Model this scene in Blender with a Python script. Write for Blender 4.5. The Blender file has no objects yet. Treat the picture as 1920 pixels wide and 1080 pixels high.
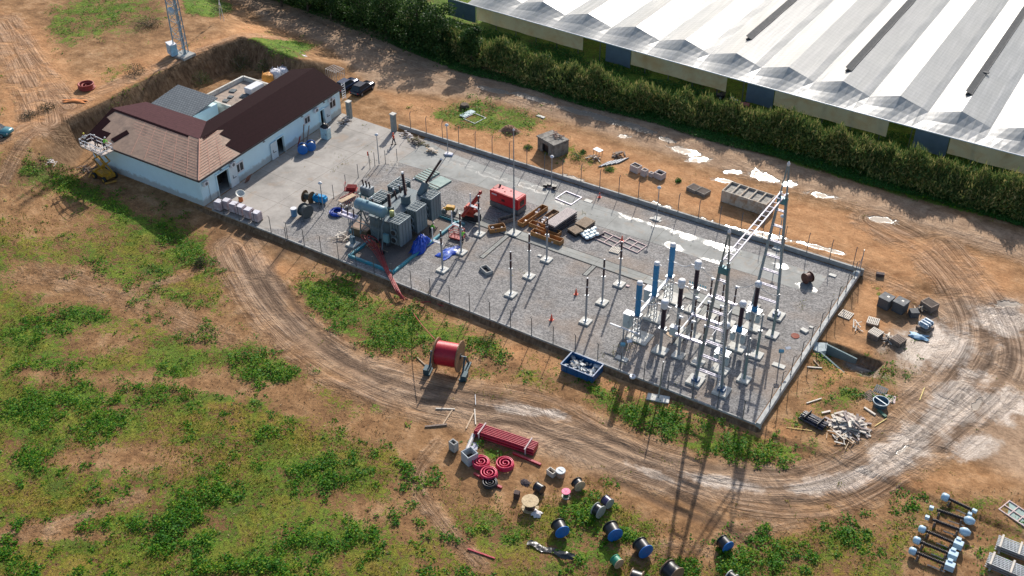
import bpy, bmesh, math, random
import numpy as np
from mathutils import Vector, Matrix
R = math.radians
random.seed(7); rng = np.random.default_rng(7)
scn = bpy.context.scene
# ---------------------------------------------------------------- camera
FPX, CAMH = 2007.93, 70.0
_y, _p, _r = [R(a) for a in (123.057, 36.084, 0.4145)]
_f = np.array([math.cos(_y)*math.cos(_p), math.sin(_y)*math.cos(_p), -math.sin(_p)])
_rt = np.array([math.sin(_y), -math.cos(_y), 0.0]); _d = np.cross(_f, _rt)
CM = np.array([math.cos(_r)*_rt+math.sin(_r)*_d, -math.sin(_r)*_rt+math.cos(_r)*_d, _f])
camd = bpy.data.cameras.new('camera'); cam = bpy.data.objects.new('camera', camd)
scn.collection.objects.link(cam); scn.camera = cam
camd.sensor_width = 36; camd.lens = 36*FPX/1920; camd.clip_end = 3000; camd.clip_start = 1
mw = Matrix.Identity(4)
for i in range(3):
    mw[i][0] = CM[0][i]; mw[i][1] = -CM[1][i]; mw[i][2] = -CM[2][i]
mw[2][3] = CAMH
cam.matrix_world = mw
# ---------------------------------------------------------------- world, sun, exposure
SUN_AZ, SUN_EL = 107.0, 31.0
w = bpy.data.worlds.new('World'); scn.world = w; w.use_nodes = True
nt = w.node_tree; bg = nt.nodes['Background']
sky = nt.nodes.new('ShaderNodeTexSky'); sky.sky_type = 'NISHITA'; sky.sun_disc = False
sky.sun_elevation = R(SUN_EL); sky.sun_rotation = R(90-SUN_AZ)
sky.air_density = 1.0; sky.dust_density = 2.0; sky.ozone_density = 1.0
nt.links.new(sky.outputs[0], bg.inputs[0]); bg.inputs[1].default_value = 0.12
sd = bpy.data.lights.new('sun', 'SUN'); sd.energy = 4.6; sd.angle = R(0.55); sd.color = (1, .94, .86)
so = bpy.data.objects.new('sun', sd); scn.collection.objects.link(so)
sv = Vector((math.cos(R(SUN_EL))*math.cos(R(SUN_AZ)), math.cos(R(SUN_EL))*math.sin(R(SUN_AZ)), math.sin(R(SUN_EL))))
so.rotation_euler = sv.to_track_quat('Z', 'Y').to_euler()
scn.view_settings.view_transform = 'Standard'; scn.view_settings.look = 'None'
scn.view_settings.exposure = 0.36; scn.view_settings.gamma = 1
# ---------------------------------------------------------------- picture point <-> place
def G(x, y, z=0.0):
    v = CM.T @ np.array([x-960, y-540, FPX]); t = (z-CAMH)/v[2]
    return Vector((v[0]*t, v[1]*t, z))
def proj(X, Y, Z):
    D = [X, Y, Z-CAMH]; c = [CM[i][0]*D[0]+CM[i][1]*D[1]+CM[i][2]*D[2] for i in range(3)]
    return 960+FPX*c[0]/c[2], 540+FPX*c[1]/c[2]
# ---------------------------------------------------------------- linking and properties
C = scn.collection
def tag(o, label=None, cat=None, group=None, kind=None):
    if label: o['label'] = label
    if cat: o['category'] = cat
    if group: o['group'] = group
    if kind: o['kind'] = kind
    return o
def thing(name, label, cat, loc=(0, 0, 0), rz=0, group=None):
    o = bpy.data.objects.new(name, None); C.objects.link(o); o.empty_display_size = .3
    o.location = loc; o.rotation_euler = (0, 0, rz)
    return tag(o, label, cat, group)
def dup(root, loc=None, rz=None, label=None, group=None, scale=None):
    c = root.copy(); C.objects.link(c)
    if loc is not None: c.location = loc
    if rz is not None: c.rotation_euler = (0, 0, rz)
    if label: c['label'] = label
    if group: c['group'] = group
    if scale: c.scale = (scale,)*3
    for ch in list(root.children):
        k = ch.copy(); C.objects.link(k); k.parent = c
        for g in ch.children:
            q = g.copy(); C.objects.link(q); q.parent = k
    return c
def link_mesh(name, me, mat, parent=None):
    o = bpy.data.objects.new(name, me); C.objects.link(o)
    if mat: me.materials.append(mat)
    if parent: o.parent = parent
    return o
class MB:
    def __init__(s): s.v = []; s.f = []; s.sm = []
    def add(s, vs, fs, smooth=False):
        n = len(s.v); s.v += [tuple(v) for v in vs]; s.f += [tuple(i+n for i in f) for f in fs]; s.sm += [smooth]*len(fs); return s
    def box(s, c, d, rz=0, rx=0, ry=0):
        m = Matrix.Rotation(rz, 3, 'Z') @ Matrix.Rotation(ry, 3, 'Y') @ Matrix.Rotation(rx, 3, 'X')
        vs = [m @ Vector((sx*d[0]/2, sy*d[1]/2, sz*d[2]/2))+Vector(c) for sx in (-1, 1) for sy in (-1, 1) for sz in (-1, 1)]
        return s.add(vs, [(0, 1, 3, 2), (4, 6, 7, 5), (0, 4, 5, 1), (2, 3, 7, 6), (0, 2, 6, 4), (1, 5, 7, 3)])
    def beam(s, a, b, wd, ht=None):
        a = Vector(a); b = Vector(b); d = b-a; ht = ht or wd
        q = d.to_track_quat('Z', 'Y').to_matrix(); L = d.length
        vs = [q @ Vector((sx*wd/2, sy*ht/2, sz*L/2))+(a+b)/2 for sx in (-1, 1) for sy in (-1, 1) for sz in (-1, 1)]
        return s.add(vs, [(0, 1, 3, 2), (4, 6, 7, 5), (0, 4, 5, 1), (2, 3, 7, 6), (0, 2, 6, 4), (1, 5, 7, 3)])
    def cyl(s, a, b, r0, r1=None, n=12, caps=True):
        a = Vector(a); b = Vector(b); r1 = r0 if r1 is None else r1
        q = (b-a).to_track_quat('Z', 'Y').to_matrix()
        vs = []
        for k in range(n):
            t = 2*math.pi*k/n; u = q @ Vector((math.cos(t), math.sin(t), 0)); vs += [a+u*r0, b+u*r1]
        s.add(vs, [(2*k, 2*((k+1) % n), 2*((k+1) % n)+1, 2*k+1) for k in range(n)], True)
        if caps: s.add([vs[2*k] for k in range(n)], [tuple(reversed(range(n)))]); s.add([vs[2*k+1] for k in range(n)], [tuple(range(n))])
        return s
    def lathe(s, base, prof, n=14, axis=(0, 0, 1)):
        q = Vector(axis).to_track_quat('Z', 'Y').to_matrix() if tuple(axis) != (0, 0, 1) else Matrix.Identity(3)
        vs = []; b = Vector(base)
        for r, z in prof:
            for k in range(n):
                t = 2*math.pi*k/n; vs.append(q @ Vector((r*math.cos(t), r*math.sin(t), z))+b)
        fs = [(i*n+k, i*n+(k+1) % n, (i+1)*n+(k+1) % n, (i+1)*n+k) for i in range(len(prof)-1) for k in range(n)]
        s.add(vs, fs, True)
        m = len(prof)-1
        s.add(vs[:n], [tuple(reversed(range(n)))]); s.add(vs[m*n:], [tuple(range(n))]); return s
    def tube(s, pts, r, n=6):
        pts = [Vector(p) for p in pts]; vs = []; m = len(pts)
        for i, p in enumerate(pts):
            d = (pts[min(i+1, m-1)]-pts[max(i-1, 0)]).normalized()
            up = Vector((0, 0, 1)) if abs(d.z) < .95 else Vector((1, 0, 0))
            x = d.cross(up).normalized(); y = x.cross(d)
            rr = r[i] if isinstance(r, (list, tuple)) else r
            for k in range(n):
                t = 2*math.pi*k/n; vs.append(p+(x*math.cos(t)+y*math.sin(t))*rr)
        fs = [(i*n+k, i*n+(k+1) % n, (i+1)*n+(k+1) % n, (i+1)*n+k) for i in range(m-1) for k in range(n)]
        s.add(vs, fs, True); s.add(vs[:n], [tuple(range(n))]); s.add(vs[-n:], [tuple(reversed(range(n)))]); return s
    def prism(s, poly, z0, z1):
        n = len(poly); vs = [(p[0], p[1], z0) for p in poly]+[(p[0], p[1], z1) for p in poly]
        return s.add(vs, [tuple(reversed(range(n))), tuple(range(n, 2*n))]+[(k, (k+1) % n, n+(k+1) % n, n+k) for k in range(n)])
    def ring(s, c, R0, r, n=28, m=6, sq=1.0):
        vs = []; c = Vector(c)
        for i in range(n):
            a = 2*math.pi*i/n
            for k in range(m):
                b = 2*math.pi*k/m; rr = R0+r*math.cos(b); vs.append(c+Vector((rr*math.cos(a), rr*math.sin(a), r*math.sin(b)*sq)))
        return s.add(vs, [(i*m+k, ((i+1) % n)*m+k, ((i+1) % n)*m+(k+1) % m, i*m+(k+1) % m) for i in range(n) for k in range(m)], True)
    def build(s, name, mat, parent=None, bevel=0):
        me = bpy.data.meshes.new(name); me.from_pydata(s.v, [], s.f)
        me.polygons.foreach_set('use_smooth', s.sm)
        bm = bmesh.new(); bm.from_mesh(me)
        if bevel:
            bmesh.ops.remove_doubles(bm, verts=bm.verts, dist=1e-5)
        bmesh.ops.recalc_face_normals(bm, faces=bm.faces)
        if bevel: bmesh.ops.bevel(bm, geom=[e for e in bm.edges if len(e.link_faces) == 2 and e.calc_face_angle(0) > .6], offset=bevel, segments=2, affect='EDGES', clamp_overlap=True)
        bm.to_mesh(me); bm.free()
        return link_mesh(name, me, mat, parent)
# ---------------------------------------------------------------- materials
MATS = {}
def nodes(name):
    m = bpy.data.materials.new(name); m.use_nodes = True; t = m.node_tree
    return m, t, t.nodes['Principled BSDF']
def N(t, kind, **kw):
    n = t.nodes.new(kind)
    for k, v in kw.items():
        if k.startswith('i_'): n.inputs[int(k[2:]) if k[2:].isdigit() else k[2:]].default_value = v
        else: setattr(n, k, v)
    return n
def ramp(t, src, stops):
    n = t.nodes.new('ShaderNodeValToRGB'); e = n.color_ramp.elements
    while len(e) < len(stops): e.new(.5)
    for i, (p, c) in enumerate(stops): e[i].position = p; e[i].color = (*c, 1) if isinstance(c, tuple) else (c, c, c, 1)
    t.links.new(src, n.inputs[0]); return n.outputs[0]
def mixc(t, fac, a, b, mode='MIX'):
    n = t.nodes.new('ShaderNodeMix'); n.data_type = 'RGBA'; n.blend_type = mode
    for s, v in ((n.inputs[0], fac), (n.inputs[6], a), (n.inputs[7], b)):
        if hasattr(v, 'links'): t.links.new(v, s)
        elif isinstance(v, tuple): s.default_value = (*v, 1)
        else: s.default_value = v
    return n.outputs[2]
def math_(t, op, a, b=0.0, c=None, clamp=False):
    n = t.nodes.new('ShaderNodeMath'); n.operation = op; n.use_clamp = clamp
    for s, v in ((n.inputs[0], a), (n.inputs[1], b))+(((n.inputs[2], c),) if c is not None else ()):
        if hasattr(v, 'links'): t.links.new(v, s)
        else: s.default_value = v
    return n.outputs[0]
def coords(t, scale=(1, 1, 1), rot=(0, 0, 0), kind='Object'):
    tc = t.nodes.new('ShaderNodeTexCoord'); mp = t.nodes.new('ShaderNodeMapping')
    mp.inputs['Scale'].default_value = scale; mp.inputs['Rotation'].default_value = rot
    t.links.new(tc.outputs[kind], mp.inputs[0]); return mp.outputs[0]
def noise(t, vec, scale, detail=5, rough=.6, dist=0):
    n = t.nodes.new('ShaderNodeTexNoise'); n.inputs['Scale'].default_value = scale
    n.inputs['Detail'].default_value = detail; n.inputs['Roughness'].default_value = rough; n.inputs['Distortion'].default_value = dist
    if vec is not None: t.links.new(vec, n.inputs['Vector'])
    return n.outputs[0]
def bump(t, b, h, strength=.3, dist=.05):
    n = t.nodes.new('ShaderNodeBump'); n.inputs['Strength'].default_value = strength; n.inputs['Distance'].default_value = dist
    t.links.new(h, n.inputs['Height']); t.links.new(n.outputs[0], b.inputs['Normal'])
def mat(name, col, rough=.6, metal=0.0, var=.25, scale=2.0, dirt=None, bmp=0.0, dscale=.8):
    if name in MATS: return MATS[name]
    m, t, b = nodes(name); v = coords(t)
    n1 = noise(t, v, scale, 6, .65)
    lo = tuple(c*(1-var) for c in col); hi = tuple(min(c*(1+var), 1) for c in col)
    c = ramp(t, n1, [(.3, lo), (.7, hi)])
    if dirt:
        n2 = noise(t, v, dscale, 8, .7, .6); c = mixc(t, ramp(t, n2, [(.45, 0.0), (.68, 1.0)]), c, dirt)
    t.links.new(c, b.inputs['Base Color'])
    b.inputs['Metallic'].default_value = metal
    r_ = ramp(t, noise(t, v, scale*1.7, 4), [(.3, max(rough-.1, .05)), (.7, min(rough+.12, 1))]); t.links.new(r_, b.inputs['Roughness'])
    if bmp: bump(t, b, noise(t, v, scale*6, 6, .7), bmp, .03)
    MATS[name] = m; return m
STEEL = mat('galvanised_steel', (.33, .36, .39), .45, .55, .2, 1.5)
DSTEEL = mat('dull_post_steel', (.13, .14, .15), .6, .3, .2, 3)
CONC = mat('cast_concrete', (.36, .36, .345), .85, 0, .18, 1.2, (.22, .21, .19), .25)
PAD = mat('pale_concrete_pad', (.62, .61, .56), .85, 0, .12, 1.5, (.42, .38, .32), .15)
WHITE = mat('white_paint', (.66, .67, .70), .5, 0, .06, 1.5)
BLACKP = mat('black_plastic', (.018, .018, .022), .4, 0, .3, 3)
WOOD = mat('orange_crate_timber', (.42, .19, .055), .7, 0, .25, 3, (.25, .13, .05), .2)
PALEW = mat('pale_raw_timber', (.52, .38, .25), .8, 0, .25, 3, (.3, .22, .15), .2)
GREYW = mat('weathered_timber', (.24, .185, .15), .85, 0, .3, 3, (.12, .09, .07), .3)
PORC = mat('brown_porcelain', (.045, .016, .017), .3, 0, .2, 4)
BLUETARP = mat('bright_blue_plastic', (.006, .06, .42), .4, 0, .25, 2, None, .3)
BLUEW = mat('blue_wrap', (.03, .21, .42), .5, 0, .12, 3, None, .2)
REDC = mat('red_cable_sheath', (.42, .012, .03), .42, 0, .2, 6)
DKRED = mat('dark_red_paint', (.30, .02, .02), .5, 0, .25, 3)
YEL = mat('yellow_machine_paint', (.55, .29, .02), .5, 0, .25, 2, (.2, .12, .05))
TGREY = mat('transformer_grey_paint', (.11, .155, .175), .42, 0, .12, 1.5, (.08, .1, .11))
CYAN = mat('cyan_paint', (.03, .27, .35), .5, 0, .15, 2, (.12, .2, .2))
GLASS = mat('dark_glass', (.02, .03, .04), .12, 0, .1, 3)
RUBBER = mat('rubber', (.02, .02, .02), .8, 0, .2, 4)
CABGREY = mat('cabinet_grey', (.40, .47, .48), .45, 0, .08, 2)
HIVIZ = mat('hi_vis_green', (.20, .62, .05), .7, 0, .1, 8)
ORANGEV = mat('hi_vis_orange', (.75, .08, .03), .7, 0, .1, 8)
SKIN = mat('skin', (.42, .24, .16), .6, 0, .08, 8)
NAVY = mat('dark_work_trousers', (.025, .03, .05), .85, 0, .2, 8)
# ---------------------------------------------------------------- terrain height
def sstep(a, b, x):
    t = np.clip((x-a)/(b-a), 0, 1); return t*t*(3-2*t)
def wpoly(px, z=0): return [tuple(G(x, y, z))[:2] for x, y in px]
def sdf(px, py, poly):                       # signed distance, positive inside
    d = np.full(np.shape(px), 1e9); ins = np.zeros(np.shape(px), bool); n = len(poly)
    for i in range(n):
        x0, y0 = poly[i]; x1, y1 = poly[(i+1) % n]; ex, ey = x1-x0, y1-y0
        wx, wy = px-x0, py-y0; t = np.clip((wx*ex+wy*ey)/(ex*ex+ey*ey+1e-12), 0, 1)
        d = np.minimum(d, (wx-ex*t)**2+(wy-ey*t)**2)
        c = (y0 > py) != (y1 > py); ins ^= c & (px < (x1-x0)*(py-y0)/((y1-y0) if y1 != y0 else 1e-9)+x0)
    d = np.sqrt(d); return np.where(ins, d, -d)
def pldist(px, py, pts):                     # distance to an open line, signed side and length along it
    best = np.full(np.shape(px), 1e9); u = np.zeros(np.shape(px)); v = np.zeros(np.shape(px)); L = 0
    for (x0, y0), (x1, y1) in zip(pts[:-1], pts[1:]):
        ex, ey = x1-x0, y1-y0; l = math.hypot(ex, ey); wx, wy = px-x0, py-y0
        t = np.clip((wx*ex+wy*ey)/(l*l), 0, 1); d = np.hypot(wx-ex*t, wy-ey*t); m = d < best
        s = np.sign(ex*wy-ey*wx); best = np.where(m, d, best); u = np.where(m, d*s, u); v = np.where(m, L+t*l, v); L += l
    return best, u, v
TH = 4.2
TERR = wpoly([(-260, 430), (-60, 318), (40, 268), (118, 222), (196, 186), (262, 150), (330, 118), (392, 88), (452, 66), (486, 74), (520, 92), (562, 104)], TH)
TERR += [(-104, 124), (-112, 131), (-126, 146), (-160, 190), (-260, 260), (-260, 60)]
BANK = TERR[2:12]
ROADC = wpoly([(380, -60), (480, -10), (570, 40), (700, 98), (850, 150), (1000, 190)])
DITCH = wpoly([(1532, 640), (1570, 648), (1655, 682), (1632, 708), (1590, 700), (1530, 662)], -.4)
def height(x, y):
    x = np.asarray(x, float); y = np.asarray(y, float)
    d = sdf(x, y, TERR)
    hard = sstep(-1, 0, d/(2.6+np.clip((76-y)*.9, 0, 18)))
    dr, _, _ = pldist(x, y, ROADC); far = sstep(4.5, 17, dr)
    h = TH*hard*(far*.93+.07) * (1-.6*sstep(118, 160, y))
    field = -.55*sstep(74.35, 73.9, y)*sstep(-99, -93, x)
    field += -.35*sstep(-21.0, -20.5, x)*(y > 74)*sstep(107, 104, y)*1.0 + -.55*sstep(-21.2, -20.8, x)*(y <= 74)*0
    field = np.where((x > -20.6) & (y < 74.4), np.minimum(field, -.55), field)
    dd = sdf(x, y, DITCH)
    field = field - 1.1*sstep(-.2, .5, dd)
    bumps = .06*np.sin(x*.9+1.3*np.sin(y*.31))*np.cos(y*.7+np.sin(x*.23))
    rough = np.where((x > -92.5) & (x < -21) & (y > 74) & (y < 104), 0, 1)*np.where((x > -106) & (x < -88) & (y > 74) & (y < 106), 0, 1)
    yard = (x > -118) & (x < -90) & (y > 73) & (y < 106)
    return h+field+bumps*rough*np.where(yard, 0, 1)
def GT(px, py):                              # point of the ground seen at a picture point
    z = 0.0
    for _ in range(14):
        p = G(px, py, z); z = .5*z+.5*float(height(p.x, p.y))
    return Vector((p.x, p.y, float(height(p.x, p.y))))
# ---------------------------------------------------------------- ground sheet
def axis(a, b, step, far):
    core = list(np.arange(a, b+.01, step)); out = []; s = step; v = core[-1]
    while v < far: s *= 1.35; v += s; out.append(v)
    lo = []; s = step; v = core[0]
    while v > -far: s *= 1.35; v -= s; lo.append(v)
    return np.array(lo[::-1]+core+out)
gx = axis(-178, 8, .31, 1500); gy = axis(20, 206, .31, 1500)
GX, GY = np.meshgrid(gx, gy, indexing='ij'); fx, fy = GX.ravel(), GY.ravel()
fz = height(fx, fy)
inside = (fx > -91.5) & (fx < -21.3) & (fy > 74.5) & (fy < 103.8)
fz = np.where(inside, -.06, fz)
PXv, PYv = proj(fx, fy, fz)
nx, ny = len(gx), len(gy)
def soft(px, py, poly, s=14): return sstep(-s, s, sdf(px, py, poly))
def ell(px, py, cx, cy, rx, ry, a=0):
    a = R(a); dx, dy = px-cx, py-cy; u = (dx*math.cos(a)+dy*math.sin(a))/rx; v = (-dx*math.sin(a)+dy*math.cos(a))/ry
    return np.exp(-(u*u+v*v)*.8)
FIELD = [(-300, 250), (20, 290), (130, 330), (230, 380), (330, 405), (420, 450), (470, 480), (450, 520), (430, 560), (500, 620), (600, 700), (700, 745), (760, 770), (745, 850), (820, 900), (960, 960), (1050, 930), (1150, 930), (1300, 985), (1450, 1000), (1580, 975), (1640, 985), (1700, 1000), (1700, 1300), (-300, 1300)]
def masks(px, py):
    E = lambda *a: ell(px, py, *a)
    f = soft(px, py, FIELD, 26)
    veg = (.84-.12*sstep(480, 900, px))*f
    for a in ((60, 400, 110, 45, 10), (130, 545, 120, 34, 5), (300, 585, 130, 22, 20), (330, 715, 150, 20, 0), (520, 722, 90, 18, -4), (200, 640, 60, 20, 0), (90, 700, 60, 16, 0), (230, 860, 130, 26, 0), (560, 760, 50, 20, 0), (470, 590, 60, 50, 0), (100, 1000, 110, 12, 0), (780, 960, 40, 40, 0), (690, 960, 30, 20, 0), (1080, 890, 70, 30, 0), (1330, 1010, 60, 40, 0), (1250, 950, 80, 24, 20), (690, 800, 60, 30, 0)): veg = veg-.6*E(*a)*f
    lush = 0
    for a in ((120, 345, 150, 26, 22), (230, 400, 90, 24, 30), (345, 465, 75, 36, 20), (300, 430, 60, 28, 30), (420, 480, 40, 34, 30), (230, 530, 110, 26, 30), (330, 560, 60, 18, 10), (150, 590, 70, 30, 0), (60, 620, 70, 30, 0), (430, 660, 100, 34, 8), (330, 690, 60, 26, 0), (60, 780, 80, 46, 0), (140, 740, 90, 40, 10), (210, 790, 50, 30, 0), (290, 740, 60, 28, 0), (60, 870, 50, 30, 0), (510, 700, 120, 22, 0), (240, 980, 120, 24, -6), (330, 1020, 110, 30, 0), (600, 1010, 120, 40, -10), (560, 880, 80, 30, 0), (400, 930, 110, 22, -8), (780, 905, 40, 30, 0), (620, 905, 60, 30, 0), (840, 990, 60, 24, 0), (950, 1010, 40, 16, 0), (1100, 960, 50, 40, 0), (1120, 1040, 60, 30, 0), (1180, 1010, 50, 30, 0), (1260, 1060, 60, 20, 0), (920, 850, 50, 14, 0), (470, 1060, 120, 26, 0), (1390, 1060, 60, 20, 0), (100, 680, 90, 20, 0), (1440, 1060, 60, 30, 0), (700, 760, 20, 14, 0)): lush = np.maximum(lush, .95*E(*a))
    P1 = [(545, 525), (600, 510), (660, 525), (730, 560), (800, 590), (880, 612), (935, 640), (960, 668), (930, 670), (870, 650), (820, 655), (770, 665), (700, 668), (640, 640), (590, 600), (550, 565)]
    P2 = [(1090, 712), (1180, 728), (1260, 762), (1350, 790), (1440, 815), (1535, 832), (1540, 868), (1470, 882), (1380, 880), (1300, 862), (1220, 832), (1150, 790), (1100, 745)]
    lush = np.maximum(lush, .80*soft(px, py, P1, 26)); lush = np.maximum(lush, .76*soft(px, py, P2, 22))
    P3 = [(806, 212), (850, 196), (900, 186), (985, 205), (1020, 228), (1000, 246), (930, 252), (880, 246), (815, 226)]
    P4 = [(455, 62), (500, 60), (560, 72), (598, 84), (570, 108), (520, 118), (492, 96), (468, 78)]
    P5 = [(90, 8), (160, -20), (300, -20), (318, 20), (300, 44), (250, 56), (180, 78), (120, 96), (80, 60)]
    P6 = [(335, -20), (430, -20), (440, 20), (400, 36), (345, 26)]
    P7 = [(200, 188), (250, 158), (300, 132), (318, 128), (318, 142), (270, 172), (215, 200)]
    for P, s, w_ in ((P3, 16, .85), (P4, 12, .9), (P5, 30, .72), (P6, 8, .9), (P7, 8, .85)): lush = np.maximum(lush, w_*soft(px, py, P, s))
    hb = [(500, 0), (700, 56), (860, 112), (1000, 152), (1150, 198), (1300, 248), (1500, 312), (1700, 372), (1920, 424), (2300, 530), (2300, 200), (1920, 320), (1650, 250), (1340, 165), (1110, 90), (860, 20), (700, -40), (560, -40)]
    lush = np.maximum(lush, .85*soft(px, py, hb, 5))
    for a in ((1085, 292, 22, 9, 14), (1030, 284, 26, 9, 15), (1060, 280, 30, 12, 15), (1104, 306, 10, 5, 0), (1145, 318, 12, 6, 0), (1272, 340, 6, 5, 0), (1645, 540, 10, 6, 0), (1650, 552, 8, 5, 0), (990, 275, 10, 6, 0), (60, 322, 30, 20, 0), (1700, 705, 22, 14, 0), (1735, 715, 20, 14, 0), (1590, 740, 40, 18, 0), (1550, 720, 30, 16, 0), (1650, 745, 24, 10, 0), (1700, 740, 20, 24, 0), (1625, 665, 10, 8, 0), (1500, 780, 14, 10, 0), (1092, 76, 24, 18, 0), (1366, 162, 24, 18, 0), (1682, 254, 30, 22, 0)): lush = np.maximum(lush, .8*E(*a))
    thin = 0
    for a in ((1560, 745, 70, 40, 0), (1660, 700, 70, 40, 0), (1720, 740, 30, 50, 0), (1740, 955, 90, 26, 0), (1840, 950, 80, 30, 0), (1680, 1000, 60, 40, 0), (1880, 1010, 60, 50, 0), (1760, 1040, 60, 40, 0), (1880, 60, 0.1, 0.1, 0), (1000, 715, 80, 30, 15), (1020, 680, 60, 20, 20), (860, 650, 60, 16, 0), (900, 700, 60, 16, 0), (880, 205, 80, 20, 0), (700, 640, 70, 26, 0), (230, 40, 120, 50, 0), (60, 170, 60, 40, 0), (1210, 830, 120, 24, 25), (1120, 755, 60, 20, 10), (1090, 300, 60, 12, 12), (230, 130, 60, 20, -20), (1010, 225, 50, 18, 12), (1500, 800, 60, 22, 8), (1550, 690, 30, 30, 0)): thin = np.maximum(thin, .6*E(*a))
    veg = np.clip(np.maximum(np.maximum(veg, lush), thin), 0, 1)
    lush = np.clip(lush, 0, 1)
    orange = 0
    for P, s in (([(430, 452), (700, 560), (1000, 660), (1200, 730), (1430, 800), (1500, 790), (1620, 520), (1720, 520), (1640, 660), (1530, 760), (1480, 830), (1430, 820), (1180, 748), (980, 684), (700, 585), (430, 480)], 10), ([(700, 170), (1000, 225), (1200, 290), (1400, 350), (1620, 410), (1900, 500), (1900, 560), (1650, 520), (1600, 490), (1400, 430), (1150, 350), (960, 300), (800, 250)], 12), ([(120, 150), (420, 60), (470, 40), (560, 60), (420, 100), (200, 190), (60, 260), (0, 250)], 14), ([(0, 20), (90, 60), (160, 180), (0, 270)], 20)):
        orange = np.maximum(orange, soft(px, py, P, s))
    orange = np.maximum(orange, .8*E(1850, 560, 120, 60, 10)); orange = np.maximum(orange, .7*E(1700, 900, 200, 20, 0))
    grey = 0
    for P, s in (([(430, -20), (560, 0), (700, 50), (1000, 150), (1300, 245), (1600, 345), (1920, 440), (2300, 560), (2300, 620), (1920, 490), (1560, 370), (1300, 305), (1100, 240), (940, 190), (800, 175), (700, 165), (620, 90), (500, 40)], 10), ([(1640, 640), (1760, 560), (1920, 560), (2100, 560), (2100, 780), (1920, 900), (1800, 840), (1700, 880), (1500, 940), (1300, 930), (1100, 880), (900, 810), (700, 740), (720, 700), (900, 740), (1150, 820), (1300, 870), (1500, 890), (1620, 840), (1700, 760)], 22)):
        grey = np.maximum(grey, soft(px, py, P, s))
    grey = np.maximum(grey, .8*soft(px, py, [(430, 470), (500, 480), (540, 580), (640, 650), (760, 700), (820, 760), (700, 740), (560, 650), (470, 570)], 14))
    wet = 0
    for a in ((1750, 650, 90, 50, 0), (1690, 840, 90, 40, -30), (1790, 760, 90, 50, -40), (1880, 600, 60, 40, 0), (1560, 905, 90, 24, -10), (1350, 905, 100, 14, 10), (1230, 890, 60, 9, 20), (1880, 760, 60, 40, 0), (1620, 690, 44, 14, 20), (990, 770, 90, 12, 8), (1830, 840, 50, 30, 0), (1640, 880, 60, 20, -20)): wet = np.maximum(wet, E(*a))
    pud = 0
    for a in ((1130, 222, 70, 7, 17), (1190, 238, 50, 7, 17), (1075, 208, 40, 6, 15), (1285, 284, 40, 9, 15), (1310, 300, 26, 8, 0), (1375, 322, 24, 6, 0), (1430, 330, 40, 12, 15), (1170, 255, 16, 5, 0), (1540, 366, 34, 6, 10), (1655, 412, 36, 8, 8), (1480, 345, 20, 8, 0), (1300, 240, 16, 3, 0), (1000, 184, 50, 6, 15), (930, 170, 40, 5, 12), (1150, 365, 30, 7, 12), (1210, 380, 36, 8, 12), (1070, 335, 34, 7, 15), (1310, 412, 34, 8, 14), (1370, 430, 44, 8, 12), (1440, 442, 50, 7, 14), (1520, 460, 50, 5, 14), (1010, 320, 30, 5, 15), (1560, 470, 30, 5, 14), (980, 308, 30, 5, 15), (1240, 388, 30, 6, 10), (1690, 845, 22, 5, -35), (1890, 570, 30, 8, 0), (1612, 690, 30, 9, 15), (1830, 760, 22, 8, -50), (1060, 30, .1, .1, 0), (1360, 340, 30, 5, 12), (1250, 262, 24, 5, 14)): pud = np.maximum(pud, E(*a))
    dark = 0
    for a in ((500, 450, 90, 16, 20), (100, 300, 80, 22, -30), (1650, 650, 70, 8, 22), (1600, 560, 8, 60, 20), (270, 45, 30, 12, -10)): dark = np.maximum(dark, E(*a))
    return veg, lush, np.clip(orange, 0, 1), np.clip(grey, 0, 1), np.clip(wet, 0, 1), np.clip(pud, 0, 1), np.clip(dark, 0, 1)
veg, lush, orange, grey, wet, pud, dark = masks(PXv, PYv)
okm = (PXv > -400) & (PXv < 2400) & (PYv > -300) & (PYv < 1400)
behind = (fx*CM[2][0]+fy*CM[2][1]-CAMH*CM[2][2]) < 5
lush = np.maximum(lush, .75*(fy > 134.5)); veg = np.maximum(veg, .95*(fy > 134.5))
for a_ in (lush, orange, grey, wet, pud, dark): a_[~okm | behind] = 0
veg[~okm | behind] = .5
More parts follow.
